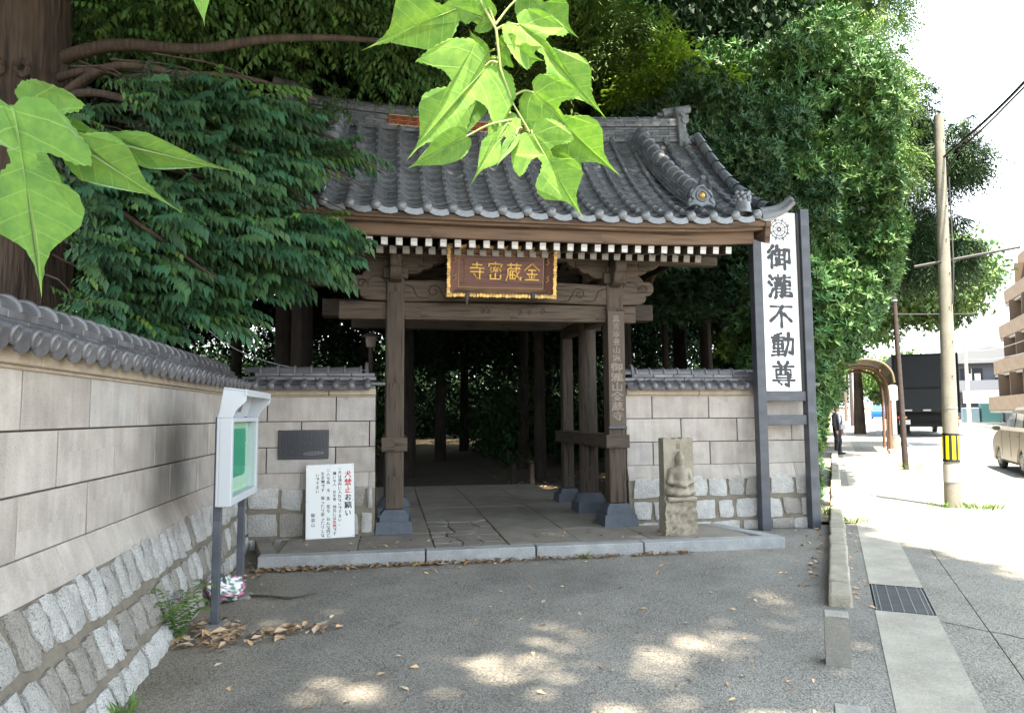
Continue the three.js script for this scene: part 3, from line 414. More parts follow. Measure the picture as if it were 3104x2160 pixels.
// brackets: bearing blocks, boat-shaped arms, noses poking forward, purlin
for (const [i, x] of [0.055, 2.825].entries()) {
  bar(G, 'bracket_block', x - 0.15, x + 0.15, 3.16, 3.30, -8.64, -8.94, wd(i), i, 0.02);
  const s = new THREE.Shape(); s.moveTo(-0.22, 3.30); s.quadraticCurveTo(-0.30, 3.31, -0.33, 3.36); s.lineTo(-0.39, 3.365); s.quadraticCurveTo(-0.44, 3.38, -0.46, 3.43); s.lineTo(-0.54, 3.44); s.quadraticCurveTo(-0.60, 3.46, -0.61, 3.50);
  s.lineTo(0.61, 3.50); s.quadraticCurveTo(0.60, 3.46, 0.54, 3.44); s.lineTo(0.46, 3.43); s.quadraticCurveTo(0.44, 3.38, 0.39, 3.365); s.lineTo(0.33, 3.36); s.quadraticCurveTo(0.30, 3.31, 0.22, 3.30);
  part(G, 'bracket_arm', uvBox(put(extr(s, 0.13, 0.01), gl(x, -0.056, -8.853)), i * 2, true), wd(1));
  for (const dx of [-0.42, 0.42]) bar(G, 'bracket_block', x + dx - 0.09, x + dx + 0.09, 3.36, 3.46, -8.70, -8.88, wd(i + 1), dx, 0.015);
  const nz = new THREE.Shape(); nz.moveTo(0, 3.12); nz.lineTo(0.14, 3.14); nz.quadraticCurveTo(0.24, 3.18, 0.22, 3.27); nz.quadraticCurveTo(0.31, 3.30, 0.28, 3.40); nz.lineTo(0.2, 3.43); nz.lineTo(0, 3.44);
  part(G, 'beam_nose', uvBox(put(extr(nz, 0.12, 0.01), [x - GX + 0.06, 0, -8.70 - GZ], [0, -PI / 2, 0]), i, true), wd(0));
  bar(G, 'cross_beam', x - 0.07, x + 0.07, 3.12, 3.36, -8.9, -11.5, wd(2), i, 0.01);
  bar(G, 'strut', x - 0.08, x + 0.08, 3.10, 4.9, -9.95, -10.11, wd(2), i, 0.01);
}
bar(G, 'purlin', -1.35, 4.25, 3.445, 3.56, -8.70, -8.86, wd(0), 3, 0.012);
bar(G, 'purlin', -1.3, 4.2, 5.0, 5.16, -9.94, -10.12, wd(2), 5, 0.012);
bar(G, 'purlin', -1.35, 4.25, 3.50, 3.63, -11.2, -11.36, wd(2), 8, 0.012);
bar(G, 'wall_board', 0.15, 2.72, 3.10, 3.60, -10.02, -10.05, M.wood[2], 1, 0.004);
// ---- roof: z runs from the eave (z = -7.8, y = 3.8) up to the ridge
const EZ = -7.80, RZ = -9.86, XL = -1.68, XR = 4.56;
const prof = (v) => 3.80 + 1.70 * (0.50 * v + 0.50 * v * v * (1.15 - 0.15 * v));
const sori = (x, v) => { const q = Math.abs((x - GX) / 3.06); return 0.10 * Math.pow(q, 4) * (1 - 0.4 * v) + 0.07 * q * q * v; };
const RP = (x, v, lift = 0) => { const d = 0.01, a = prof(v) + sori(x, v), b = prof(v + d) - prof(v), l = Math.hypot(b, (RZ - EZ) * d); return V(x - GX, a + (lift * -(RZ - EZ) * d) / l, lerp(EZ, RZ, v) - GZ + (lift * b) / l); };
const slopeAt = (v) => Math.atan2(prof(v + 0.01) - prof(v), (EZ - RZ) * 0.01);
const Roof = part(G, 'roof', (() => {                                // boarding under the tiles, both slopes
  const mk = (side, y) => { const g = new THREE.PlaneGeometry(1, 1, 24, 16), p = g.attributes.position; for (let i = 0; i < p.count; i++) { const q = RP(lerp(XL + 0.08, XR - 0.08, p.getX(i) + 0.5), p.getY(i) + 0.5, y); p.setXYZ(i, q.x, q.y, side > 0 ? q.z : -q.z); } g.computeVertexNormals(); return g; };
  return uvBox(join([mk(1, -0.045), mk(1, -0.075), mk(-1, -0.075)]), 0, true);
})(), M.wood[2]);
part(G, 'rear_roof', uvBox((() => { const g = new THREE.PlaneGeometry(1, 1, 120, 30), p = g.attributes.position; for (let i = 0; i < p.count; i++) { const u = p.getX(i) + 0.5, q = RP(lerp(XL, XR, u), p.getY(i) + 0.5, 0.02 + 0.03 * Math.sin(u * 22 * 2 * PI)); p.setXYZ(i, q.x, q.y, -q.z); } g.computeVertexNormals(); return g; })()), M.tile[1]);
{
  const CW = 0.2815, X0 = 4.322, NC = 21, NR = 14, r = RNG(91);
  const S = (u) => (u < 0.30 ? 0.022 + 0.03 * Math.sin((PI * (u + 0.02)) / 0.30) - 0.03 * (u / 0.3) ** 2 : -0.008 - 0.030 * Math.sin((PI * (u - 0.30)) / 0.74));
  const tg = (() => {                                               // one pantile, its lower edge at z = 0, running to -z
    const n = 10, L = 0.24, pos = [], idx = [], th = 0.024;
    for (let i = 0; i <= n; i++) { const u = i / n, x = (u - 0.5) * CW, y = S(u); pos.push(x, y, 0, x, y, -L, x, y, 0, x, y - th, 0); }
    for (let i = 0; i < n; i++) { const a = i * 4, b = a + 4; idx.push(a, b, b + 1, a, b + 1, a + 1, a + 2, a + 3, b + 3, a + 2, b + 3, b + 2); }
    { const b = pos.length / 3, x = -CW / 2, y = S(0); pos.push(x, y, 0, x, y, -L, x, y - 0.034, 0, x, y - 0.034, -L); idx.push(b, b + 1, b + 3, b, b + 3, b + 2); }
    const g = new THREE.BufferGeometry(); g.setAttribute('position', new THREE.Float32BufferAttribute(pos, 3)); g.setIndex(idx); g.computeVertexNormals();
    const f = g.toNonIndexed(), a = uvBox(f); return a;
  })();
  const vAt = (() => { const tb = []; let L = 0, q = RP(GX, 0); for (let i = 0; i <= 200; i++) { const p = RP(GX, i / 200); L += p.distanceTo(q); q = p; tb.push(L); } return (d) => { let i = 0; while (i < 200 && tb[i] < d) i++; return i / 200; }; })();
  for (let j = 0; j < NR; j++) for (let i = 0; i < NC; i++) {
    const x = X0 + 0.38 * CW - i * CW, v = vAt(0.02 + j * 0.2), p = RP(x, v, 0.012), o = part(Roof, j ? 'roof_tile' : 'roof_tile', tg, M.tile[Math.floor(r() * 3)]);
    const tilt = slopeAt(clamp(v, 0.02, 1)) - 0.085; o.position.copy(p); o.position.y += 0.004 * (r() - 0.5); const e = (sori(x + 0.1, v) - sori(x - 0.1, v)) / 0.2; o.rotation.set(tilt, 0, Math.atan(e) + 0.02 * (r() - 0.5), 'ZXY');
  }
  // eave tiles with round bosses
  const sk = new THREE.Shape(); sk.moveTo(-CW / 2, -0.015); for (let k = 0; k <= 8; k++) { const u = k / 8; sk.lineTo((u - 0.5) * CW, -0.065 + S(u) * 0.75); } for (let k = 8; k >= 0; k--) { const u = k / 8; sk.lineTo((u - 0.5) * CW, 0.008 + S(u)); }
  const eg = uvBox(join([extr(sk, 0.03, 0.004), put(new THREE.SphereGeometry(0.06, 14, 10), [-0.36 * CW, 0.0, 0.03], [0, 0, 0], [1, 1, 0.75])]));
  for (let i = 0; i < NC; i++) { const x = X0 + 0.38 * CW - i * CW, p = RP(x, 0.0, 0.0), e = (sori(x + 0.1, 0) - sori(x - 0.1, 0)) / 0.2; part(Roof, 'eave_tile', eg, M.tile[[0, 2, 2][Math.floor(r() * 3)]], [p.x, p.y, p.z], [0.06, 0, Math.atan(e)]); }
  // verges: a round row and a hanging edge; the corner tip turns up
  for (const sd of [1, -1]) {
    const vx = sd > 0 ? XR - 0.03 : XL + 0.03, pts = []; for (let i = 0; i <= 14; i++) pts.push(RP(vx, lerp(0.04, 1.0, i / 14), 0.055));
    for (let i = 0; i < 10; i++) { const a = [0, 0.5, 1].map((k) => RP(vx, lerp(0.03, 1.0, (i + k) / 10), 0.05 + 0.008 * (1 - k))); part(Roof, 'verge_tile', uvBox(limb(a, 0.072, 0.062, 3, 10)), M.tile[i % 3]); }
    const side = new THREE.PlaneGeometry(1, 1, 1, 20), sp = side.attributes.position; for (let i = 0; i < sp.count; i++) { const q = RP(vx + sd * 0.065, sp.getY(i) + 0.5, sp.getX(i) > 0 ? 0.05 : -0.09); sp.setXYZ(i, q.x, q.y, q.z); } side.computeVertexNormals(); part(Roof, 'verge_tile', uvBox(side), M.tile[1]);
    const tip = [RP(vx - sd * 0.14, 0, 0.0), RP(vx + sd * 0.05, -0.005, 0.02), RP(vx + sd * 0.15, -0.01, 0.06), RP(vx + sd * 0.235, -0.015, 0.145)];
    part(Roof, 'corner_tile', uvBox(join([limb(tip.map((q) => q.clone().add(V(0, -0.025, 0))), 0.06, 0.04, 10, 8), put(limb(tip.map((q) => q.clone().add(V(0, 0.03, -0.03))), 0.06, 0.045, 10, 8), [0, 0, 0])])), M.tileEnd);
    // corner finial: a squat cone of petals
    const c = RP(sd > 0 ? 4.20 : -1.32, 0.05, 0.06), fin = [uvBox(put(new THREE.LatheGeometry([[0.001, 0.2], [0.05, 0.2], [0.07, 0.12], [0.085, 0.06], [0.1, 0.0], [0.11, -0.06]].map((q) => new THREE.Vector2(...q)), 14), [0, 0, 0]))];
    for (let k = 0; k < 18; k++) { const a = k * 2.4, h = 0.07 + 0.11 * (k / 18); fin.push(put(new THREE.SphereGeometry(0.03, 6, 5), [Math.cos(a) * (0.085 - 0.12 * (h - 0.07)), h + 0.02, Math.sin(a) * (0.085 - 0.12 * (h - 0.07))], [0, 0, 0], [1, 1.1, 1])); }
    part(Roof, 'corner_finial', uvBox(join(fin)), M.tile[2], c.toArray());
    // sweeping ridge beside the verge: layered wall with a row of round caps, demon tile at its foot
    const kx = (v) => (sd > 0 ? lerp(3.86, 3.56, v) : lerp(-0.98, -0.68, v)), KA = 0.225, KB = 0.97;
    for (let L = 0; L < 4; L++) for (let i = 0; i < 9; i++) {
      const v0 = lerp(KA, KB, (i + (L % 2 ? 0.4 : 0)) / 9), v1 = Math.min(KB, lerp(KA, KB, (i + (L % 2 ? 1.4 : 1)) / 9)), h = 0.0 + L * 0.042, w = 0.115 - 0.006 * L; if (v1 - v0 < 0.02) continue;
      const q = [], ix = [0, 1, 3, 0, 3, 2, 4, 6, 7, 4, 7, 5, 0, 4, 5, 0, 5, 1, 2, 3, 7, 2, 7, 6, 0, 2, 6, 0, 6, 4, 1, 5, 7, 1, 7, 3]; for (const v of [v0, v1 - 0.006]) for (const l of [h, h + 0.037]) for (const s of [-1, 1]) q.push(...RP(kx(v) + s * w, v, l + 0.02).toArray());
      const g = new THREE.BufferGeometry(); g.setAttribute('position', new THREE.Float32BufferAttribute(q, 3)); g.setIndex(ix); part(Roof, 'ridge_tile', uvBox(g.toNonIndexed()), M.tile[(i + L) % 3]);
    }
    for (let i = 0; i < 12; i++) { const v0 = lerp(KA, KB, i / 12), v1 = lerp(KA, KB, (i + 1) / 12), a = RP(kx(v0), v0, 0.19), b = RP(kx(v1), v1, 0.19), m = a.clone().lerp(b, 0.5); const g = limb([a, m, b], 0.088, 0.08, 4, 12); const col = put(new THREE.TorusGeometry(0.083, 0.015, 6, 16), [0, 0, 0]); const cm = new THREE.Matrix4().lookAt(b, a, V(0, 1, 0)); cm.setPosition(a.clone().lerp(b, 0.06)); col.applyMatrix4(cm); part(Roof, 'ridge_cap', uvBox(join([g, col])), M.tile[[0, 2, 0][i % 3]]); }
    const dp = RP(kx(KA), KA - 0.01, 0.14), sh = new THREE.Shape(); sh.moveTo(-0.2, -0.16); sh.quadraticCurveTo(-0.24, -0.06, -0.16, -0.02); sh.quadraticCurveTo(-0.2, 0.08, -0.12, 0.12); sh.lineTo(0, 0.2); sh.lineTo(0.12, 0.12); sh.quadraticCurveTo(0.2, 0.08, 0.16, -0.02); sh.quadraticCurveTo(0.24, -0.06, 0.2, -0.16); sh.quadraticCurveTo(0.1, -0.1, 0, -0.17); sh.quadraticCurveTo(-0.1, -0.1, -0.2, -0.16);
    const dm = part(Roof, 'demon_tile', uvBox(join([put(extr(sh, 0.07, 0.014, 5), [0, 0, -0.04]), put(new THREE.TorusGeometry(0.085, 0.018, 6, 18), [0, 0, 0.05]), put(tube([[-0.19, -0.12, 0.05], [-0.13, -0.06, 0.06], [-0.17, -0.02, 0.06], [-0.1, 0.09, 0.055], [0, 0.15, 0.055], [0.1, 0.09, 0.055], [0.17, -0.02, 0.06], [0.13, -0.06, 0.06], [0.19, -0.12, 0.05]], 0.014, 30, 6), [0, 0, 0]), put(cyl(0.045, 0.045, 0.3, 10), [0, 0.2, 0.02], [1.15, 0, 0]), put(cyl(0.035, 0.035, 0.28, 10), [-0.15, 0.13, 0.02], [1.2, 0, -0.2]), put(cyl(0.035, 0.035, 0.28, 10), [0.15, 0.13, 0.02], [1.2, 0, 0.2])])), M.tile[1], dp.toArray(), [-0.1, 0, 0]); dm.scale.setScalar(0.8);
    part(dm, 'gold_boss', new THREE.SphereGeometry(0.052, 16, 12), M.gold, [0, 0, 0.05]);
    // barge board under the verge
    const bb = []; for (let i = 0; i <= 14; i++) { const q = RP(vx, lerp(-0.02, 1.06, i / 14), -0.08); bb.push([q.z, q.y]); } for (let i = 14; i >= 0; i--) { const q = RP(vx, lerp(-0.02, 1.06, i / 14), -0.36 - 0.06 * (i / 14)); bb.push([q.z + 0.05, q.y]); }
    for (const back of [1, -1]) part(G, 'barge_board', uvBox(put(extr(bb.map(([z, y]) => [z * back, y]), 0.06, 0.006), [vx - GX + (sd > 0 ? -0.02 : 0.08), 0, 0], [0, -PI / 2, 0]), 0, true), M.eaveWood);
    part(G, 'gable_wall', uvBox(put(extr([[-1.95, 3.7], [1.95, 3.7], [1.2, 4.25], [0.4, 5.05], [0, 5.3], [-0.4, 5.05], [-1.2, 4.25]], 0.03, 0), [sd > 0 ? 2.72 : -2.69, 0, 0], [0, -PI / 2, 0]), 0, true), M.wood[2]);
  }
}
{ // ---- main ridge: mortar line, layers of flat tiles, openwork band, bowed top, scrolled ends
  const R0 = part(G, 'main_ridge', uvBox((() => { const q = []; for (let i = 0; i <= 20; i++) { const x = lerp(-1.34, 4.22, i / 20), k = 0.13 * Math.pow((x - GX) / 2.8, 2); q.push([x - GX, 5.43 + k * 0.7]); } for (let i = 20; i >= 0; i--) { const x = lerp(-1.34, 4.22, i / 20), k = 0.13 * Math.pow((x - GX) / 2.8, 2); q.push([x - GX, 5.80 + k]); } return put(extr(q, 0.26, 0), [0, 0, -0.13]); })()), mat([0.33, 0.27, 0.23], 0.9, { map: rep(T.mortar, 2) }));
  const r = RNG(8), bow = (x) => 0.13 * Math.pow((x - GX) / 2.8, 2), N = 20, dx = (4.24 + 1.36) / N;
  const layers = [[5.470, 0.036, 0.20], [5.508, 0.034, 0.185], [5.545, 0.034, 0.175], [5.582, 0.034, 0.17], [5.619, 0.034, 0.168], [5.656, 0.034, 0.166], [5.695, 0.040, 0.19], [5.735, 0.034, 0.18], [5.772, 0.034, 0.172]];
  const inBand = (x) => x > -0.06 && x < 2.5;
  layers.forEach(([y, h, w], L) => {
    for (let i = 0; i < N + 1; i++) {
      const a = Math.max(-1.36, -1.36 + (i - (L % 2 ? 0.5 : 0)) * dx), b = Math.min(4.24, -1.36 + (i + 1 - (L % 2 ? 0.5 : 0)) * dx), x = (a + b) / 2; if (b - a < 0.05 || (L >= 2 && L <= 5 && inBand(x))) continue;
      part(R0, 'ridge_tile', rbox(b - a - 0.006, h, w * 2, 0.005, r() * 5), M.tile[Math.floor(r() * 3)], [x - GX, y + h / 2 + bow(x) * lerp(0.75, 1, L / 8), 0.003 * (r() - 0.5)], [0, 0, 0.26 * ((x - GX) / 7.84)]);
    }
  });
  // openwork band of interlaced arcs, orange-red terracotta
  const terr = mat([0.50, 0.15, 0.06], 0.7, { map: rep(T.patina, 3) }), back = mat([0.05, 0.03, 0.025], 0.9), rim = mat([0.55, 0.42, 0.25], 0.7);
  for (let i = 0; i < 18; i++) {
    const w = 0.1415, x = -0.05 + w * (i + 0.5), y = 5.615, z = 0.172, q = part(R0, 'openwork_tile', uvBox(box(w - 0.003, 0.145, 0.34)), back, [x - GX, y + bow(x) * 0.85, 0]);
    const arcs = []; for (const yy of [-0.035, 0.035]) { arcs.push(put(new THREE.TorusGeometry(0.066, 0.008, 5, 14, PI), [0, yy - 0.034, z]), put(new THREE.TorusGeometry(0.04, 0.007, 5, 12, PI), [0, yy - 0.034, z]), put(new THREE.TorusGeometry(0.066, 0.008, 5, 14, PI), [0, yy + 0.034, z], [0, 0, PI])); }
    arcs.push(box(w - 0.004, 0.012, 0.012).applyMatrix4(M4([0, 0, z])));
    part(q, 'arc', uvBox(join(arcs)), terr); part(q, 'rim', uvBox(join([put(box(w, 0.012, 0.03), [0, 0.07, z]), put(box(w, 0.012, 0.03), [0, -0.07, z])])), rim);
  }
  for (let i = 0; i < 20; i++) { const x = -1.36 + dx * (i + 0.5); part(R0, 'ridge_cap', uvBox(join([put(cyl(0.07, 0.07, dx - 0.01, 12), [0, 0, 0], [0, 0, PI / 2]), put(new THREE.TorusGeometry(0.072, 0.016, 6, 14), [dx / 2 - 0.02, 0, 0], [0, PI / 2, 0])])), M.tile[i % 3], [x - GX, 5.835 + bow(x), 0], [0, 0, 0.26 * ((x - GX) / 7.84)]); }
  for (const sd of [1, -1]) {
    const x = sd > 0 ? 4.24 : -1.36, e = part(R0, 'demon_tile', uvBox(join([put(extr([[-0.26, 5.35], [0.26, 5.35], [0.23, 5.6], [0.2, 5.82], [0.1, 6.0], [-0.1, 6.0], [-0.2, 5.82], [-0.23, 5.6]], 0.1, 0.015), [(sd > 0 ? 0.1 : 0), 0, 0], [0, -PI / 2, 0]), ...[[5.44, 0.045, 0.12], [5.52, 0.04, 0.1], [5.66, 0.03, 0.07], [5.76, 0.055, 0.10], [5.86, 0.04, 0.06]].flatMap(([y, q, out]) => [put(cyl(q, q, 0.5, 12), [sd * out, y, 0], [PI / 2, 0, 0])])])), M.tile[2], [x - GX, bow(4.24), 0]);
    part(e, 'ridge_cap', uvBox(join([put(cyl(0.06, 0.075, 0.46, 14), [sd * 0.05, 5.99, 0], [0, 0, -sd * (PI / 2 - 0.25)]), put(cyl(0.03, 0.03, 0.5, 10), [0, 5.925, 0.0], [0, 0, PI / 2])])), M.tileEnd);
  }
}
{ // ---- eaves: fascia boards, soffit, two tiers of white-ended rafters
  const fb = (name, x0, x1, y, h, z, d, m, k) => { const n = 14, q = []; for (let i = 0; i <= n; i++) { const x = lerp(x0, x1, i / n); q.push([x - GX, y + sori(x, 0) * 0.8]); } for (let i = n; i >= 0; i--) { const x = lerp(x0, x1, i / n); q.push([x - GX, y + h + sori(x, 0) * 0.9]); } return part(G, name, uvBox(put(extr(q, d, 0.004), [0, 0, z - GZ]), k, true), m); };
  fb('fascia_board', -1.58, 4.47, 3.675, 0.062, -7.90, 0.09, M.eaveWood, 0); fb('fascia_board', -1.55, 4.44, 3.642, 0.03, -7.93, 0.075, M.eaveWood, 2);
  fb('fascia_board', -1.50, 4.36, 3.505, 0.13, -7.99, 0.05, M.eaveWood, 5); fb('fascia_board', -1.45, 4.30, 3.655, 0.02, -8.9, 0.9, M.wood[1], 6);
  const r = RNG(19), up = 0.16, fly = uvBox(new THREE.BoxGeometry(0.072, 0.085, 1.25), 0, true), end = box(0.072, 0.085, 0.004), base = uvBox(new THREE.BoxGeometry(0.08, 0.09, 2.2), 0, true), endB = box(0.08, 0.09, 0.004);
  for (let i = 0; i < 32; i++) { const x = 4.06 - i * 0.1655, o = part(G, 'rafter', fly, M.wood[i % 3], gl(x, 3.455 + 0.1 + sori(x, 0) * 0.5, -8.62), [up, 0, 0.02 * (r() - 0.5)]); part(o, 'white_end', end, M.white, [0, 0, 0.627]); }
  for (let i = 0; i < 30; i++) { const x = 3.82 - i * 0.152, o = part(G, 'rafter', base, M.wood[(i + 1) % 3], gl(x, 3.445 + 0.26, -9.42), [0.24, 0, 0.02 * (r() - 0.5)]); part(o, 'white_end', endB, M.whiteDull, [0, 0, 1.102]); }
  for (let i = 0; i < 30; i++) { const x = 3.82 - i * 0.152; part(G, 'rafter', base, M.wood[(i + 1) % 3], gl(x, 3.5 + 0.26, -10.64), [-0.24, 0, 0]); }
}
// ---- name plaque under the eave: gold characters on dark board, scalloped gilt frame, leaning forward
{
  const P = thing('name_plaque', 'carved dark red name plaque with gold characters in a gilt frame under the eave', 'plaque', [1.32, 3.20, -8.46]); P.rotation.x = 0.17; P.scale.setScalar(1.05);
  const bd = mat([0.15, 0.05, 0.03], 0.5, { map: rep(T.wood, 1) }), bdl = mat([0.22, 0.13, 0.078], 0.55, { map: rep(T.wood, 1) });
  part(P, 'board', uvBox(new THREE.BoxGeometry(1.14, 0.40, 0.03), 0, true), bd, [0, 0.03, 0]);
  // sloping sides of the frame
  const side = (a, b, c, d) => { const g = new THREE.BufferGeometry(); g.setAttribute('position', new THREE.Float32BufferAttribute([...a, ...b, ...c, ...a, ...c, ...d], 3)); return uvBox(g, 0, true); };
  const I = [0.5, 0.19], O = [0.615, 0.275], zi = 0.017, zo = 0.085, cy = 0.03;
  part(P, 'frame', join([side([-I[0], cy - I[1], zi], [I[0], cy - I[1], zi], [O[0], cy - O[1], zo], [-O[0], cy - O[1], zo]), side([-I[0], cy + I[1], zi], [I[0], cy + I[1], zi], [O[0], cy + O[1], zo], [-O[0], cy + O[1], zo])]), bdl);
  part(P, 'frame', join([side([-I[0], cy - I[1], zi], [-I[0], cy + I[1], zi], [-O[0], cy + O[1], zo], [-O[0], cy - O[1], zo]), side([I[0], cy - I[1], zi], [I[0], cy + I[1], zi], [O[0], cy + O[1], zo], [O[0], cy - O[1], zo])]), bd);
  part(P, 'back_board', uvBox(new THREE.BoxGeometry(1.22, 0.54, 0.02), 0, true), bd, [0, 0.03, -0.02]);
  const r = RNG(3), bead = uvBox(put(cyl(0.021, 0.021, 0.045, 10), [0, 0, 0], [PI / 2, 0, 0])), rim = [];
  for (let i = 0; i < 32; i++) { const x = lerp(-0.6, 0.6, (i + 0.5) / 32); for (const s of [-1, 1]) { const w = (i % 8 === 0 ? 0.6 : 1); rim.push([x, cy + s * (O[1] + 0.004 * Math.sin(i * 1.9)), zo, 0, w]); } }
  for (let i = 0; i < 15; i++) { const y = lerp(-0.26, 0.26, (i + 0.5) / 15); for (const s of [-1, 1]) rim.push([s * (O[0] + 0.004 * Math.sin(i * 2.3)), cy + y, zo, 0, 1]); }
  for (const [x, y, z, , w] of rim) { const o = part(P, 'gilt_bead', bead, r() < 0.6 ? M.gold : M.goldDull, [x, y, z]); o.scale.set(w, 1, 1); }
  for (const a of [-1, 1]) for (const b of [-1, 1]) part(P, 'gilt_corner', rbox(0.075, 0.06, 0.05, 0.012), M.goldDull, [a * O[0] * 0.985, cy + b * O[1], zo], [0, 0, 0]);
  part(P, 'inner_line', join([[0, I[1] - 0.006, 0.99, 0.004], [0, -I[1] + 0.006, 0.99, 0.004], [-0.494, 0, 0.004, 0.37], [0.494, 0, 0.004, 0.37]].map(([x, y, w, h]) => put(box(w, h, 0.004), [x, cy + y, 0.018]))), M.goldDull);
  [...'寺密蔵金'].forEach((ch, i) => {
    const cx = -0.29 + i * 0.215, gs = [];
    for (const st of strokes(ch)) for (let k = 1; k < st.length; k++) { const a = V(cx + (st[k - 1][0] - 0.5) * 0.19, 0.035 - (st[k - 1][1] - 0.5) * 0.215, 0.019), b = V(cx + (st[k][0] - 0.5) * 0.19, 0.035 - (st[k][1] - 0.5) * 0.215, 0.019); gs.push(limb([a, a.clone().lerp(b, 0.5).add(V(0, 0.002, 0.004)), b], 0.0125, 0.0095, 3, 7), put(new THREE.SphereGeometry(0.012, 7, 5), b.toArray())); }
    part(P, 'character', uvBox(join(gs)), M.gold);
  });
  const small = [...'御瀧山金蔵寺'].flatMap((ch, i) => strokes(ch).flatMap((st) => st.slice(1).map((q, k) => { const f = (s) => V(-0.435 + (s[0] - 0.5) * 0.034, 0.15 - i * 0.043 - (s[1] - 0.5) * 0.036, 0.018); return limb([f(st[k]), f(st[k]).lerp(f(q), 0.5), f(q)], 0.0018, 0.0018, 2, 4); })));
  part(P, 'small_writing', join(small), M.goldDull);
  for (const [x, y] of [[-0.5, 0.12], [-0.5, -0.08], [0.5, 0.12], [0.5, -0.08]]) part(P, 'scroll', tube([[x * 1.08 - 0.02, y, 0.05], [x * 1.08 + 0.015, y + 0.03, 0.05], [x * 1.08 - 0.01, y + 0.05, 0.05], [x * 1.08 + 0.02, y + 0.075, 0.05]], 0.005, 12, 5), M.goldDull);
  for (const x of [-0.4, 0.36]) part(P, 'hook', rbox(0.05, 0.07, 0.03, 0.01), M.dark, [x, cy - O[1] + 0.01, zo + 0.02]);
  part(P, 'peg', uvBox(limb([[-0.41, -0.25, 0.1], [-0.41, -0.3, 0.11], [-0.405, -0.35, 0.1]], 0.028, 0.014, 6, 8)), M.wood[0]);
}
{ // ---- carved nameboard on the right-hand front pillar
  const t = canvas(128, 1024, (c, w, h) => { c.fillStyle = '#6b6159'; c.fillRect(0, 0, w, h); for (let i = 0; i < 500; i++) { c.fillStyle = `rgba(${i % 2 ? '40,34,30' : '150,140,130'},${0.10})`; c.fillRect(hash2(i, 1, 5) * w, hash2(i, 2, 5) * h, 1 + hash2(i, 3, 5) * 2, 60 + 200 * hash2(i, 4, 5)); }
    const W = [...'真言宗豊山派'], B = [...'御瀧山金蔵寺']; c.fillStyle = '#cfc6ba'; W.forEach((ch, i) => write(c, ch, 34, 36 + i * 70, 60, 62, 7, 0)); B.forEach((ch, i) => write(c, ch, 18, 460 + i * 86, 92, 80, 9, 0));
    c.fillStyle = '#3f3732'; W.forEach((ch, i) => write(c, ch, 34, 36 + i * 70, 60, 62, 2.4, 0)); B.forEach((ch, i) => write(c, ch, 18, 460 + i * 86, 92, 80, 3, 0)); });
  const P = thing('pillar_nameboard', 'tall carved wooden nameboard fixed to the right front pillar of the gate', 'nameboard', [2.822, 1.34, -8.66]);
  const m = mat([0.62, 0.58, 0.54], 0.8, { map: t });
  const g = new THREE.PlaneGeometry(0.214, 1.46); part(P, 'face', g, m, [0, 0.735, 0.0205]); part(P, 'board', rbox(0.216, 1.47, 0.036, 0.004, 0, 1, true), M.wood[0], [0, 0.735, 0.0]);
  part(P, 'bracket', rbox(0.24, 0.03, 0.05, 0.006), M.blue, [0, -0.005, 0.002]); part(P, 'bracket', rbox(0.24, 0.03, 0.05, 0.006), M.wood[2], [0, 1.48, 0.002]);
}
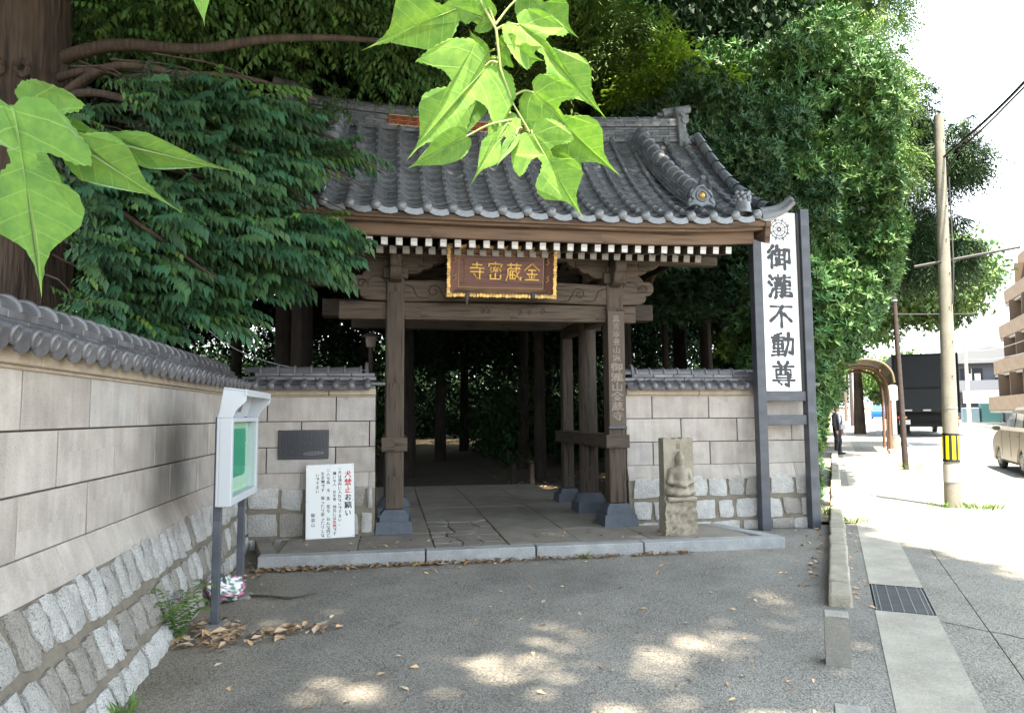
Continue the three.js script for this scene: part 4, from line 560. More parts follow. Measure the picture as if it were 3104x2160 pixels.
// ------------------------------------------------------------------ things in the forecourt
{ // notice board on two posts, its face turned to the forecourt
  const B = thing('notice_board', 'tall grey metal notice case with faded green panel on two posts', 'notice board', [-1.2, 0, -5.97]);
  for (const z of [0.43, -0.43]) part(B, 'post', rbox(0.055, 1.5, 0.055, 0.006), M.blue, [-0.03, 0.75, z]);
  part(B, 'footing', rbox(0.2, 0.05, 0.18, 0.03), M.concDark, [-0.03, 0.0, 0.43]); part(B, 'footing', rbox(0.2, 0.05, 0.18, 0.03), M.concDark, [-0.03, 0.0, -0.43]);
  const y0 = 0.855, y1 = 1.495, w = 0.52;
  part(B, 'case', join([put(rbox(0.026, y1 - y0 - 0.006, w * 2 - 0.006, 0.006), [-0.02, (y0 + y1) / 2, 0]), put(rbox(0.09, 0.06, w * 2 - 0.122, 0.008), [0.03, y0 + 0.03, 0]), put(rbox(0.09, 0.035, w * 2 - 0.122, 0.008), [0.03, y1 - 0.018, 0]), put(rbox(0.09, y1 - y0, 0.06, 0.008), [0.031, (y0 + y1) / 2, w - 0.03]), put(rbox(0.09, y1 - y0, 0.06, 0.008), [0.031, (y0 + y1) / 2, -w + 0.03])]), M.alu);
  const gt = canvas(256, 160, (c, W, H) => { c.fillStyle = '#b9cbb6'; c.fillRect(0, 0, W, H); c.fillStyle = '#0b8f70'; for (let i = 0; i < 220; i++) c.fillRect(24 + 10 * hash2(i, 5, 1), 14 + i * 0.5, W - 52 - 22 * hash2(i, 6, 1), 3); for (let i = 0; i < 240; i++) { const x = hash2(i, 1, 3) * W, y = hash2(i, 2, 3) * H, e = Math.min(x, W - x, y * 1.4, (H - y) * 0.8) / 28; if (e < 1) { c.fillStyle = `rgba(170,205,170,${0.28 * (1 - e)})`; c.beginPath(); c.ellipse(x, y, 14, 9, 0, 0, 7); c.fill(); } } c.strokeStyle = 'rgba(220,235,225,0.5)'; c.lineWidth = 2; c.strokeRect(5, 5, W - 10, H - 10); });
  part(B, 'green_panel', put(new THREE.PlaneGeometry(w * 2 - 0.13, y1 - y0 - 0.1), [0, 0, 0], [0, PI / 2, 0]), mat([0.8, 0.8, 0.8], 0.55, { map: gt }), [0.0, (y0 + y1) / 2 + 0.01, 0]);
  part(B, 'glass', put(new THREE.BoxGeometry(0.004, y1 - y0 - 0.09, w * 2 - 0.12), [0, 0, 0]), phys([0.95, 1, 0.98], 0.04, { transmission: 1, thickness: 0, specularIntensity: 0.1 }), [0.05, (y0 + y1) / 2 + 0.01, 0]);
  // hood: back sheet rising and leaning out over the case, side cheeks
  part(B, 'hood', join([put(rbox(0.008, 0.22, w * 2, 0.002), [0.0, y1 + 0.1, 0], [0, 0, -0.25]), put(rbox(0.16, 0.012, w * 2 + 0.02, 0.003), [0.09, y1 + 0.205, 0], [0, 0, -0.12]), put(rbox(0.012, 0.05, w * 2 + 0.02, 0.003), [0.165, y1 + 0.18, 0])]), M.alu);
  for (const s of [-1, 1]) part(B, 'hood_side', uvBox(put(extr([[-0.02, y1], [0.075, y1], [0.095, y1 + 0.05], [0.165, y1 + 0.12], [0.17, y1 + 0.19], [0.01, y1 + 0.21]], 0.008, 0.002), [0, 0, s * (w - 0.004) - 0.004])), M.alu);
  part(B, 'sticker', box(0.004, 0.09, 0.1), mat([0.13, 0.11, 0.105], 0.5), [0.032, y1 + 0.085, 0.02], [0, 0, -0.25]);
}
{ // white notice leaning on the short wall
  const t = canvas(512, 768, (c, W, H) => {
    c.fillStyle = '#e4e8e6'; c.fillRect(0, 0, W, H); for (let i = 0; i < 160; i++) { c.fillStyle = `rgba(120,120,105,${0.05})`; c.fillRect(hash2(i, 1, 9) * W, hash2(i, 2, 9) * H, 1 + 2 * hash2(i, 3, 9), 20 + 90 * hash2(i, 4, 9)); }
    const col = (txt, x, y, s, lw, f) => [...txt].forEach((ch, i) => { c.fillStyle = f ? f(i) : '#22242a'; if (ch !== ' ') write(c, ch, x, y + i * s * 1.09, s, s, lw, 0); });
    col('犬禁止お願い', 410, 76, 74, 10.5, (i) => (i < 3 ? '#c02430' : i === 5 ? '#4a4c52' : '#1b1d22'));
    col('一犬は境内に入れないで下さい。', 340, 30, 38, 4.6); col('嫌いな人・お年寄・幼児には危険です。', 284, 78, 36, 4.4, (i) => (i === 13 || i === 14 ? '#c02430' : '#22242a'));
    col('二人も鳥・虫・魚・花も みんな同じ', 216, 42, 39, 4.6); col('生き物です 取ったり折ったりしな', 158, 78, 39, 4.6); col('いで下さい', 100, 90, 39, 4.6); col('御瀧山', 52, 506, 44, 4.6, (i) => ['#30323a', '#7b7d82', '#5b5d64'][i]);
    c.fillStyle = '#7a7a78'; for (const [x, y] of [[16, 16], [496, 16], [16, 752], [496, 752], [256, 14], [256, 754], [14, 384], [498, 384]]) { c.beginPath(); c.arc(x, y, 4, 0, 7); c.fill(); }
  });
  const S = thing('leaning_notice', 'white board with red and black writing leaning against the short stone wall', 'notice', [-0.66, PY, -8.46]); S.rotation.set(-0.19, 0.03, 0.03);
  part(S, 'board', rbox(0.545, 0.84, 0.02, 0.004), M.white, [0, 0.42, -0.012]); part(S, 'writing', new THREE.PlaneGeometry(0.537, 0.832), mat([0.92, 0.92, 0.92], 0.5, { map: t }), [0, 0.42, 0.0005]);
}
{ // dark engraved plaque set on the short wall
  const t = canvas(512, 288, (c, W, H) => { c.fillStyle = '#4a4d52'; c.fillRect(0, 0, W, H); c.fillStyle = '#6f7276'; c.beginPath(); c.ellipse(360, 235, 110, 22, -0.05, 0, 7); c.fill(); c.fillStyle = '#17181b'; for (let x = 492; x > 14; x -= 15) for (let y = 16; y < 268; y += 11) if (hash2(x, y, 4) > 0.08 && !(x > 440 && y > 190)) { c.fillRect(x, y, 8, 1.6); c.fillRect(x + 1 + 4 * hash2(x, y, 6), y + 1, 1.5, 7); c.fillRect(x, y + 5 * hash2(x, y, 7) + 2, 8, 1.4); } });
  const p = thing('wall_plaque', 'dark engraved metal plaque fixed to the short stone wall', 'plaque', [-1.0, 1.17, -8.735]);
  part(p, 'plate', rbox(0.575, 0.34, 0.03, 0.006), M.dark, [0, 0, 0.01]); part(p, 'engraving', new THREE.PlaneGeometry(0.562, 0.327), mat([0.8, 0.8, 0.8], 0.3, { map: t, metalness: 0.4 }), [0, 0, 0.0265]);
}
{ // stone stele with a seated figure in relief
  const S = thing('stone_stele', 'tall stone slab with a seated relief figure standing on the gate platform', 'stele', [3.29, PY, -7.95]);
  const r = RNG(4), g = new THREE.BoxGeometry(0.36, 1.1, 0.16, 20, 56, 4), p = g.attributes.position;
  for (let i = 0; i < p.count; i++) { const x = p.getX(i), y = p.getY(i), z = p.getZ(i), low = y < -0.13, k = n2(x * 14 + 3, y * 14 + z * 9, 3) - 0.5, d = 0.5 - Math.abs(n2(x * 24 + y * 12, y * 30 - x * 10, 8) - 0.5) * 3; p.setXYZ(i, x * (low ? 1.06 : 1) + (low ? 0.03 : 0.004) * k, y + (y > 0.5 ? 0.05 * (n2(x * 16, 1, 5) - 0.5) - 0.012 * Math.exp(-(((x - 0.03) / 0.04) ** 2)) : 0), z + (z > 0 ? (low ? 0.04 + 0.06 * k + 0.045 * d : 0.006 * k) : 0.012 * k)); }
  g.computeVertexNormals(); part(S, 'slab', uvBox(g, 1), M.stele, [0, 0.55, 0]);
  const rec = []; // seated figure: (x, y, z from the slab's face)
  const F = sdfMesh(caps([[0, 0.845, 0.045, 0.052, 0, 0.80, 0.045, 0.045], [0, 0.895, 0.045, 0.026, 0, 0.91, 0.045, 0.022], [0, 0.79, 0.035, 0.03, 0, 0.75, 0.035, 0.035], [-0.07, 0.70, 0.03, 0.05, 0.07, 0.70, 0.03, 0.05], [0, 0.68, 0.035, 0.085, 0, 0.56, 0.035, 0.085], [-0.105, 0.70, 0.03, 0.036, -0.135, 0.585, 0.045, 0.03], [-0.135, 0.585, 0.045, 0.03, -0.03, 0.565, 0.095, 0.023], [0.105, 0.70, 0.03, 0.036, 0.135, 0.585, 0.045, 0.03], [0.135, 0.585, 0.045, 0.03, 0.03, 0.555, 0.095, 0.023], [-0.03, 0.565, 0.095, 0.022, 0.03, 0.535, 0.10, 0.022], [-0.13, 0.475, 0.05, 0.052, 0.05, 0.45, 0.08, 0.04], [0.13, 0.475, 0.05, 0.052, -0.05, 0.45, 0.08, 0.04]], 0.03), [-0.24, 0.36, -0.06], [0.24, 0.98, 0.18], 64);
  part(S, 'seated_figure', uvBox(F), M.stele, [0, 0.02, 0.075]);
  part(S, 'ledge', uvBox(jitter(new RoundedBoxGeometry(0.35, 0.05, 0.12, 3, 0.02), 0.008, 20, 5)), M.stele, [0, 0.41, 0.12]);
  part(S, 'carved_sign', join(strokes('真').flatMap((st) => st.slice(1).map((q, k) => limb([V((st[k][0] - 0.5) * 0.06, -st[k][1] * 0.07, 0), V(((st[k][0] + q[0]) / 2 - 0.5) * 0.06, -(st[k][1] + q[1]) * 0.035, 0.001), V((q[0] - 0.5) * 0.06, -q[1] * 0.07, 0)], 0.003, 0.003, 2, 5)))), mat([0.24, 0.21, 0.16], 0.9), [0, 1.04, 0.082]);
}
{ // tall name sign on two dark posts
  const t = canvas(256, 1200, (c, W, H) => {
    c.fillStyle = '#eef1f2'; c.fillRect(0, 0, W, H); c.strokeStyle = '#2a2e33'; c.fillStyle = '#2a2e33'; const cx = 136, cy = 114;
    c.lineWidth = 7; for (const q of [62, 44, 14]) { c.beginPath(); c.arc(cx, cy, q, 0, 7); c.stroke(); } c.lineWidth = 5; c.beginPath(); c.arc(cx, cy, 8, 0, 7); c.stroke();
    for (let i = 0; i < 8; i++) { const a = (i * PI) / 4 + PI / 8; c.beginPath(); c.moveTo(cx + 14 * Math.cos(a), cy + 14 * Math.sin(a)); c.lineTo(cx + 44 * Math.cos(a), cy + 44 * Math.sin(a)); c.stroke(); c.beginPath(); c.arc(cx + 53 * Math.cos(a), cy + 53 * Math.sin(a), 4.5, 0, 7); c.fill(); const b = a; for (const s of [-0.17, 0.17]) { c.beginPath(); c.moveTo(cx + 62 * Math.cos(b + s), cy + 62 * Math.sin(b + s)); c.lineTo(cx + 82 * Math.cos(b), cy + 82 * Math.sin(b)); c.stroke(); } c.beginPath(); c.arc(cx + 66 * Math.cos(b), cy + 66 * Math.sin(b), 4, 0, 7); c.fill(); c.beginPath(); c.moveTo(cx + 66 * Math.cos(b + PI / 8), cy + 66 * Math.sin(b + PI / 8)); c.lineTo(cx + 76 * Math.cos(b + PI / 8), cy + 76 * Math.sin(b + PI / 8)); c.stroke(); }
    c.fillStyle = '#24282d'; [...'御瀧不動尊'].forEach((ch, i) => write(c, ch, 44, 222 + i * 196, 172, 168, 23, 0.32));
  });
  const S = thing('name_sign', 'tall white name sign with black characters between two dark posts', 'sign', [5.12, 0, -8.66]);
  for (const x of [-0.35, 0.35]) part(S, 'post', rbox(0.125, x < 0 ? 4.2 : 4.26, 0.125, 0.008, x, 1), M.blue, [x, 2.1, 0]);
  part(S, 'panel', rbox(0.57, 2.40, 0.03, 0.004), M.white, [0, 2.985, -0.01]); part(S, 'lettering', new THREE.PlaneGeometry(0.515, 2.39), mat([0.95, 0.95, 0.95], 0.45, { map: t }), [-0.012, 2.985, 0.0065]);
  for (const [y, h] of [[1.72, 0.13], [1.41, 0.13]]) part(S, 'crossbar', rbox(0.58, h, 0.07, 0.008), M.blue, [0, y, 0]);
  part(S, 'rail', rbox(0.05, 2.4, 0.06, 0.004), M.black, [0.27, 2.985, 0.0]);
}
// ---- concrete bollards
{
  const mk = (label, p, turn) => { const b = thing('bollard', label, 'bollard', p, turn, undefined), g = new THREE.BoxGeometry(0.138, 0.30, 0.13, 3, 5, 3), c = uvBox(jitter(put(g, [0, 0.135, 0]), 0.003, 30, 3)); part(b, 'post', c, M.concDark); part(b, 'top', rbox(0.134, 0.012, 0.126, 0.005), M.conc, [0, 0.289, 0]); return b; };
  mk('short square concrete bollard standing beside the last kerb block', [2.665, 0, -4.03], -0.55); mk('short square concrete bollard cut off by the bottom edge of the photo', [1.86, 0, -2.73], -0.55);
}
{ // crumpled plastic bag with pink flower print behind the notice board
  const g = new THREE.SphereGeometry(0.13, 40, 28), p = g.attributes.position, c = new Float32Array(p.count * 3);
  for (let i = 0; i < p.count; i++) { let x = p.getX(i), y = p.getY(i), z = p.getZ(i); const k = 1 + 0.5 * (n2(x * 16, y * 16 + z * 11, 4) - 0.5) + 0.9 * Math.abs(n2(x * 26 + z * 20, y * 30 - z * 14, 7) - 0.5) + 0.3 * (n2(x * 60, y * 60 + z * 50, 9) - 0.5); x *= k * 1.05; z *= k * 1.5; y = y * k * 0.72 * (1 - 0.9 * Math.abs(z)); p.setXYZ(i, x, Math.max(y + 0.10, 0.003), z); const f = n2(x * 22 + y * 10, z * 22 + y * 14, 9), q = f > 0.6 ? [0.7, 0.16, 0.34] : f > 0.5 ? [0.12, 0.25, 0.18] : f < 0.36 ? [0.06, 0.09, 0.08] : [0.78, 0.78, 0.78]; c.set(q, i * 3); }
  g.setAttribute('color', new THREE.BufferAttribute(c, 3)); g.computeVertexNormals();
  one('plastic_bag', 'crumpled white plastic bag with pink flower print at the wall foot', 'bag', g, mat([1, 1, 1], 0.3, { vertexColors: true }), [-1.33, 0.0, -6.33]);
}
{ // small lantern post inside, left of the gate
  const L = thing('garden_lantern', 'small lantern on a thin post behind the short wall', 'lantern', [-0.31, 0, -11.5]); part(L, 'post', uvBox(cyl(0.035, 0.045, 2.6, 10)), M.barkDark, [0, 1.3, 0]); part(L, 'lamp_shade', uvBox(cyl(0.09, 0.07, 0.16, 14)), mat([0.30, 0.25, 0.22], 0.6), [0, 2.67, 0]); part(L, 'cap', uvBox(cyl(0.05, 0.16, 0.06, 14)), mat([0.2, 0.17, 0.15], 0.6), [0, 2.78, 0]);
}
// ------------------------------------------------------------------ along the street
function at(s, t, y = 0) { const q = ST(s, t, y); return [q.x, q.y, q.z]; }
const wire = (name, label, pts, r, m = M.black) => one(name, label, 'cable', tube(pts, r, 30, 5), m);
{ // concrete utility pole with a yellow and black guard
  const P = thing('utility_pole', 'concrete utility pole with yellow and black striped guard beside the road', 'utility pole', at(13.17, 1.66));
  const pm = mat([0.27, 0.262, 0.225], 0.85, { map: rep(T.conc, 1), bumpMap: rep(T.concB, 3), bumpScale: 0.002 });
  const g = uvBox(cyl(0.07, 0.122, 6.35, 24)); part(P, 'shaft', g, pm, [0, 3.17, 0]); P.rotation.z = -0.022;
  const yt = canvas(256, 64, (c, W, H) => { c.fillStyle = '#1c1c1a'; c.fillRect(0, 0, W, H); c.fillStyle = '#e8d400'; for (let i = 0; i < 8; i++) c.fillRect(i * 32 + 8, 5, 17, 54); });
  const sl = new THREE.CylinderGeometry(0.1185, 0.1225, 0.44, 28, 1, true); part(P, 'striped_guard', sl, mat([0.9, 0.9, 0.9], 0.5, { map: yt }), [0, 0.93, 0]);
  part(P, 'collar', uvBox(cyl(0.1215, 0.124, 0.28, 24, true)), mat([0.4, 0.39, 0.37], 0.7), [0, 0.53, 0]); part(P, 'band', uvBox(cyl(0.113, 0.113, 0.02, 24, true)), M.steel, [0, 1.55, 0]);
  for (let i = 0; i < 8; i++) part(P, 'bolt_hole', put(cyl(0.009, 0.009, 0.02, 8), [0, 0, 0], [PI / 2, 0, 0.3]), M.dark, [-0.02 + 0.03 * (i % 2), 2.05 + i * 0.55, 0.108 - 0.0045 * i]);
  part(P, 'side_cable', uvBox(tube([[0.13, 5.3, 0.02], [0.12, 4.4, 0.05], [0.06, 3.8, 0.12], [0.02, 3.2, 0.125]], 0.012, 16, 6)), M.dark);
  part(P, 'arm', uvBox(cyl(0.022, 0.022, 1.75, 8)), M.dark, [0.34, 3.98, 0.09], [0, -0.17, -PI / 2 + 0.2]);
}
wire('power_cable', 'black overhead cable running from the pole top towards the upper right', [[8.86, 5.62, -10.0], [8.6, 5.85, -8.6], [8.0, 6.1, -6.8], [7.0, 6.6, -4.0]], 0.022);
wire('power_cable', 'thinner looping cable hanging under the black overhead cable', [[8.84, 5.0, -10.0], [8.9, 5.45, -9.92], [8.6, 5.78, -8.6], [8.02, 6.0, -6.8], [7.05, 6.45, -4.0]], 0.014);
{ // rusty brown poles
  const P = thing('rusty_pole', 'tall rusty brown steel pole at the kerb before the truck', 'pole', at(20.4, 1.6)); const rm = mat([0.06, 0.042, 0.038], 0.7, { map: rep(T.patina, 2) });
  part(P, 'shaft', uvBox(cyl(0.05, 0.072, 5.6, 16)), rm, [0, 2.8, 0]); for (const y of [4.25, 4.6, 4.95]) part(P, 'band', uvBox(cyl(0.07, 0.07, 0.03, 16)), M.alu, [0, y, 0]);
  part(P, 'arm', uvBox(cyl(0.015, 0.015, 2.4, 8)), M.dark, [1.1, 3.9, 0], [0, 0, PI / 2]); P.rotation.z = 0.02;
  const t = canvas(128, 384, (c, W, H) => { c.fillStyle = '#eceeec'; c.fillRect(0, 0, W, H); c.fillStyle = '#3c4248'; [...'昭和会'].forEach((ch, i) => write(c, ch, 18, 14 + i * 122, 92, 108, 11, 0)); });
  const S = thing('pole_sign', 'small white vertical sign with three characters fixed to the rusty pole', 'sign', at(20.4, 1.26, 4.05)); S.rotation.y = STREET_TURN * 0.4; part(S, 'board', rbox(0.34, 1.1, 0.04, 0.006), M.white, [0, 0.55, 0]); part(S, 'lettering', new THREE.PlaneGeometry(0.33, 1.08), mat([0.95, 0.95, 0.95], 0.5, { map: t }), [0, 0.55, 0.0215]); part(S, 'bracket', box(0.3, 0.03, 0.03), M.steel, [0.2, 0.9, -0.01]);
}
{ // bus shelter: curved roof on rusty posts
  const S = thing('bus_shelter', 'bus shelter with curved roof on rusty orange posts beside the road', 'bus shelter', at(27.4, 1.6), STREET_TURN), rm = mat([0.20, 0.105, 0.06], 0.7, { map: rep(T.patina, 2) }), cm = mat([0.15, 0.115, 0.065], 0.55);
  const arc = (z) => [[0.12, 0, z], [0.12, 2.1, z], [0.02, 2.55, z], [-0.25, 2.85, z], [-0.7, 2.95, z], [-1.2, 2.88, z]];
  for (const z of [0.0, -0.95, -3.2]) { part(S, 'post', uvBox(tube(arc(z), 0.05, 30, 8)), rm); }
  part(S, 'roof', uvBox((() => { const q = [[0.3, 2.35], [0.24, 2.7], [0.0, 3.0], [-0.4, 3.14], [-0.9, 3.12], [-1.35, 3.0]]; return put(extr([...q, ...q.slice().reverse().map(([x, y]) => [x * 0.97 - 0.01, y - 0.03])], 3.9, 0), [0, 0, -3.5]); })()), cm);
  part(S, 'edge', uvBox(tube([[0.3, 2.35, 0.4], [0.24, 2.7, 0.4], [0, 3.0, 0.4], [-0.4, 3.14, 0.4], [-0.9, 3.12, 0.4], [-1.35, 3, 0.4]], 0.05, 20, 6)), cm);
  part(S, 'purlin', box(0.05, 0.08, 3.8), rm, [-0.1, 2.78, -1.5]); part(S, 'footing', rbox(0.3, 0.14, 0.6, 0.03), M.conc, [0.2, 0.05, 0.3]);
  const st = thing('bus_stop_sign', 'round white bus stop sign on a post standing behind the shelter', 'sign', at(29.6, 2.0)); part(st, 'base', uvBox(cyl(0.17, 0.21, 0.5, 18)), M.concDark, [0, 0.25, 0]); part(st, 'post', rbox(0.2, 1.4, 0.14, 0.03), mat([0.25, 0.25, 0.24], 0.7), [0, 1.2, 0]); part(st, 'disc', put(cyl(0.3, 0.3, 0.06, 24), [0, 0, 0], [PI / 2, 0, 0]), M.white, [0, 2.05, 0.05]);
}
{ // a person walking towards us on the footpath
  const P = thing('person', 'person in black clothes with brimmed hat, pale scarf and grey shoulder bag', 'person', at(26.1, 0.1)); P.rotation.y = 0.5;
  const B = sdfMesh(caps([[0, 1.50, 0.01, 0.085, 0, 1.44, 0.025, 0.072], [0, 1.38, 0, 0.05, 0, 1.32, 0, 0.055], [-0.13, 1.27, 0, 0.075, 0.13, 1.27, 0, 0.075], [0, 1.22, 0.01, 0.135, 0, 0.98, 0, 0.13], [0, 0.9, 0, 0.145, 0, 0.82, 0, 0.14], [-0.085, 0.82, 0, 0.095, -0.095, 0.45, 0.015, 0.068], [-0.095, 0.45, 0.015, 0.068, -0.1, 0.09, -0.01, 0.05], [0.085, 0.82, 0, 0.095, 0.1, 0.45, 0.02, 0.068], [0.1, 0.45, 0.02, 0.068, 0.11, 0.09, 0.0, 0.05], [-0.1, 0.045, 0, 0.045, -0.12, 0.035, 0.14, 0.036], [0.11, 0.045, 0.01, 0.045, 0.14, 0.035, 0.15, 0.036], [-0.19, 1.26, 0, 0.062, -0.25, 0.98, 0.02, 0.05], [-0.25, 0.98, 0.02, 0.05, -0.23, 0.76, 0.1, 0.036], [0.19, 1.26, 0, 0.062, 0.255, 0.98, 0.0, 0.05], [0.255, 0.98, 0, 0.05, 0.25, 0.74, 0.06, 0.036], [-0.23, 0.76, 0.1, 0.034, -0.225, 0.68, 0.12, 0.022], [0.25, 0.74, 0.06, 0.034, 0.25, 0.65, 0.08, 0.022]], 0.05), [-0.36, -0.02, -0.36], [0.36, 1.62, 0.36], 84);
  const p = B.attributes.position, c = new Float32Array(p.count * 3); for (let i = 0; i < p.count; i++) { const x = p.getX(i), y = p.getY(i), z = p.getZ(i); const skin = (y > 1.36 && z > -0.05) || (y < 0.78 && Math.abs(x) > 0.2 && y > 0.6); c.set(skin ? [0.42, 0.26, 0.18] : y > 1.42 ? [0.02, 0.018, 0.016] : y < 0.07 ? [0.015, 0.015, 0.015] : [0.016, 0.017, 0.022], i * 3); }
  B.setAttribute('color', new THREE.BufferAttribute(c, 3)); part(P, 'body', B, mat([1, 1, 1], 0.8, { vertexColors: true }));
  part(P, 'hat', join([put(new THREE.SphereGeometry(0.105, 16, 8, 0, 2 * PI, 0, PI / 2), [0, 1.52, 0], [0, 0, 0], [1, 1.1, 1]), put(new THREE.LatheGeometry([[0.09, 0.01], [0.14, 0.0], [0.19, 0.03], [0.185, 0.035], [0.13, 0.012]].map((q) => new THREE.Vector2(...q)), 20), [0, 1.52, 0])]), M.black);
  part(P, 'scarf', sdfMesh(caps([[-0.09, 1.36, 0.05, 0.05, 0.09, 1.36, 0.05, 0.05], [-0.07, 1.33, 0.1, 0.05, -0.085, 1.0, 0.15, 0.04], [0.06, 1.33, 0.1, 0.05, 0.1, 1.08, 0.14, 0.04], [-0.08, 1.36, -0.05, 0.045, 0.08, 1.36, -0.05, 0.045]], 0.04), [-0.24, 0.9, -0.24], [0.24, 1.46, 0.28], 44), mat([0.55, 0.52, 0.56], 0.9));
  part(P, 'shoulder_bag', rbox(0.3, 0.17, 0.09, 0.03), mat([0.24, 0.24, 0.26], 0.8), [-0.04, 0.9, 0.19]); part(P, 'strap', tube([[-0.15, 0.95, 0.2], [-0.02, 1.2, 0.165], [0.13, 1.34, 0.06]], 0.014, 12, 5), M.black);
  for (const x of [-0.026, 0.026]) part(P, 'eye', new THREE.SphereGeometry(0.009, 8, 6), M.black, [x, 1.48, 0.092]);
}
function wheel(parent, x, y, z, r, w, out) {
  const g = part(parent, 'wheel', put(new THREE.TorusGeometry(r * 0.8, r * 0.21, 10, 28), [0, 0, 0], [0, PI / 2, 0], [w / (r * 0.42), 1, 1]), M.rubber, [x, y, z]);
  part(g, 'rim', put(cyl(r * 0.62, r * 0.62, w * 0.7, 24), [0, 0, 0], [0, 0, PI / 2]), M.alu); const sp = []; for (let i = 0; i < 9; i++) sp.push(put(rbox(0.02, r * 0.5, r * 0.16, 0.006), [out * w * 0.37, Math.cos(i * 0.698) * r * 0.35, Math.sin(i * 0.698) * r * 0.35], [i * 0.698, 0, 0])); part(g, 'spokes', join(sp), M.steel); return g;
}
function car(name, label, p, turn, paint, wide = 1.66) {       // forward is -z, base at the road
  const C = thing(name, label, 'car', p, turn), hw = wide / 2;
  const prof = [[1.78, 0.28], [1.82, 0.55], [1.78, 0.9], [1.62, 0.98], [1.05, 1.02], [-0.75, 0.99], [-1.35, 0.88], [-1.72, 0.72], [-1.80, 0.5], [-1.78, 0.26]];     // (z, y) side outline of the lower body
  const lower = new THREE.Shape(); lower.moveTo(...prof[0]); lower.bezierCurveTo(1.86, 0.5, 1.84, 0.85, 1.7, 0.99); lower.lineTo(-0.85, 0.99); lower.bezierCurveTo(-1.3, 0.93, -1.68, 0.82, -1.78, 0.6); lower.lineTo(-1.76, 0.26); lower.lineTo(-1.5, 0.24);
  for (const z of [-1.17, 1.22]) { lower.absarc(z, 0.30, 0.335, PI * 1.02, -0.02 * PI, true); } lower.lineTo(1.78, 0.28);
  const lg = put(extr(lower, wide - 0.16, 0.08, 10), [hw - 0.08, 0, 0], [0, -PI / 2, 0]);
  part(C, 'body', uvBox(lg), paint);
  const cab = new THREE.Shape(); cab.moveTo(1.72, 0.97); cab.bezierCurveTo(1.66, 1.25, 1.5, 1.45, 1.15, 1.48); cab.lineTo(0.0, 1.47); cab.bezierCurveTo(-0.35, 1.45, -0.7, 1.15, -1.0, 0.97);
  const rg = put(extr(cab, wide - 0.34, 0.07, 8), [hw - 0.17, 0, 0], [0, -PI / 2, 0]), rp = rg.attributes.position; for (let i = 0; i < rp.count; i++) { const k = clamp((rp.getY(i) - 0.97) / 0.5, 0, 1); rp.setX(i, rp.getX(i) * (1 - 0.13 * k)); } rg.computeVertexNormals(); part(C, 'cabin', uvBox(rg), paint);
  const gm = mat([0.03, 0.035, 0.038], 0.08, { metalness: 0.2 }), inX = (y) => (hw - 0.095) * (1 - 0.13 * clamp((y - 0.97) / 0.5, 0, 1)) + 0.012;
  const pane = (q, s) => { const g = new THREE.ShapeGeometry(new THREE.Shape(q.map((v) => new THREE.Vector2(...v)))), a = g.attributes.position; for (let i = 0; i < a.count; i++) { const z = a.getX(i), y = a.getY(i); a.setXYZ(i, s * inX(y), y, z); } g.computeVertexNormals(); return g; };
  for (const s of [-1, 1]) {
    part(C, 'side_window', pane([[0.28, 1.02], [0.28, 1.40], [-0.05, 1.40], [-0.25, 1.32], [-0.72, 1.02]], s), gm); part(C, 'side_window', pane([[1.12, 1.02], [1.05, 1.38], [0.36, 1.40], [0.36, 1.02]], s), gm); part(C, 'side_window', pane([[1.45, 1.04], [1.32, 1.32], [1.13, 1.36], [1.2, 1.03]], s), gm);
    part(C, 'door_handle', rbox(0.02, 0.025, 0.14, 0.008), paint, [s * (hw + 0.005), 0.86, 0.2]); part(C, 'door_handle', rbox(0.02, 0.025, 0.14, 0.008), paint, [s * (hw + 0.005), 0.87, 1.05]);
    for (const z of [-0.62, 0.32, 1.2]) part(C, 'door_gap', box(0.006, 0.62, 0.008), M.black, [s * (hw + 0.0005), 0.68, z], [z > 1 ? 0.35 : 0, 0, 0]);
    const mr = part(C, 'mirror', put(new THREE.SphereGeometry(0.1, 14, 10), [0, 0, 0], [0, 0, 0], [1, 0.7, 0.55]), paint, [s * (hw + 0.1), 1.04, -0.62]); part(mr, 'mirror_glass', put(new THREE.CircleGeometry(0.08, 16), [0, 0, 0.057], [0, 0, 0], [1, 0.7, 1]), gm);
    part(C, 'tail_light', rbox(0.16, 0.3, 0.12, 0.03), mat([0.35, 0.02, 0.02], 0.2), [s * (hw - 0.12), 0.86, 1.74]);
  }
  const rw = new THREE.PlaneGeometry(wide - 0.5, 0.36); part(C, 'rear_window', rw, gm, [0, 1.2, 1.69], [-0.42, 0, 0]); part(C, 'bumper', rbox(wide - 0.06, 0.2, 0.18, 0.06), paint, [0, 0.4, 1.78]); part(C, 'plate', rbox(0.33, 0.165, 0.02, 0.004), M.white, [0, 0.68, 1.865]);
  for (const z of [-1.17, 1.22]) for (const s of [-1, 1]) wheel(C, s * (hw - 0.1), 0.3, z, 0.3, 0.18, s);
  return C;
}
car('parked_car', 'champagne beige compact car driving away at the right edge', at(20.6, 4.62, -0.02), STREET_TURN, mat([0.23, 0.20, 0.16], 0.3, { metalness: 0.35 }));
car('blue_car', 'small bright blue car far down the street', at(96, 5.0, -0.02), STREET_TURN, mat([0.01, 0.12, 0.45], 0.3, { metalness: 0.2 }));
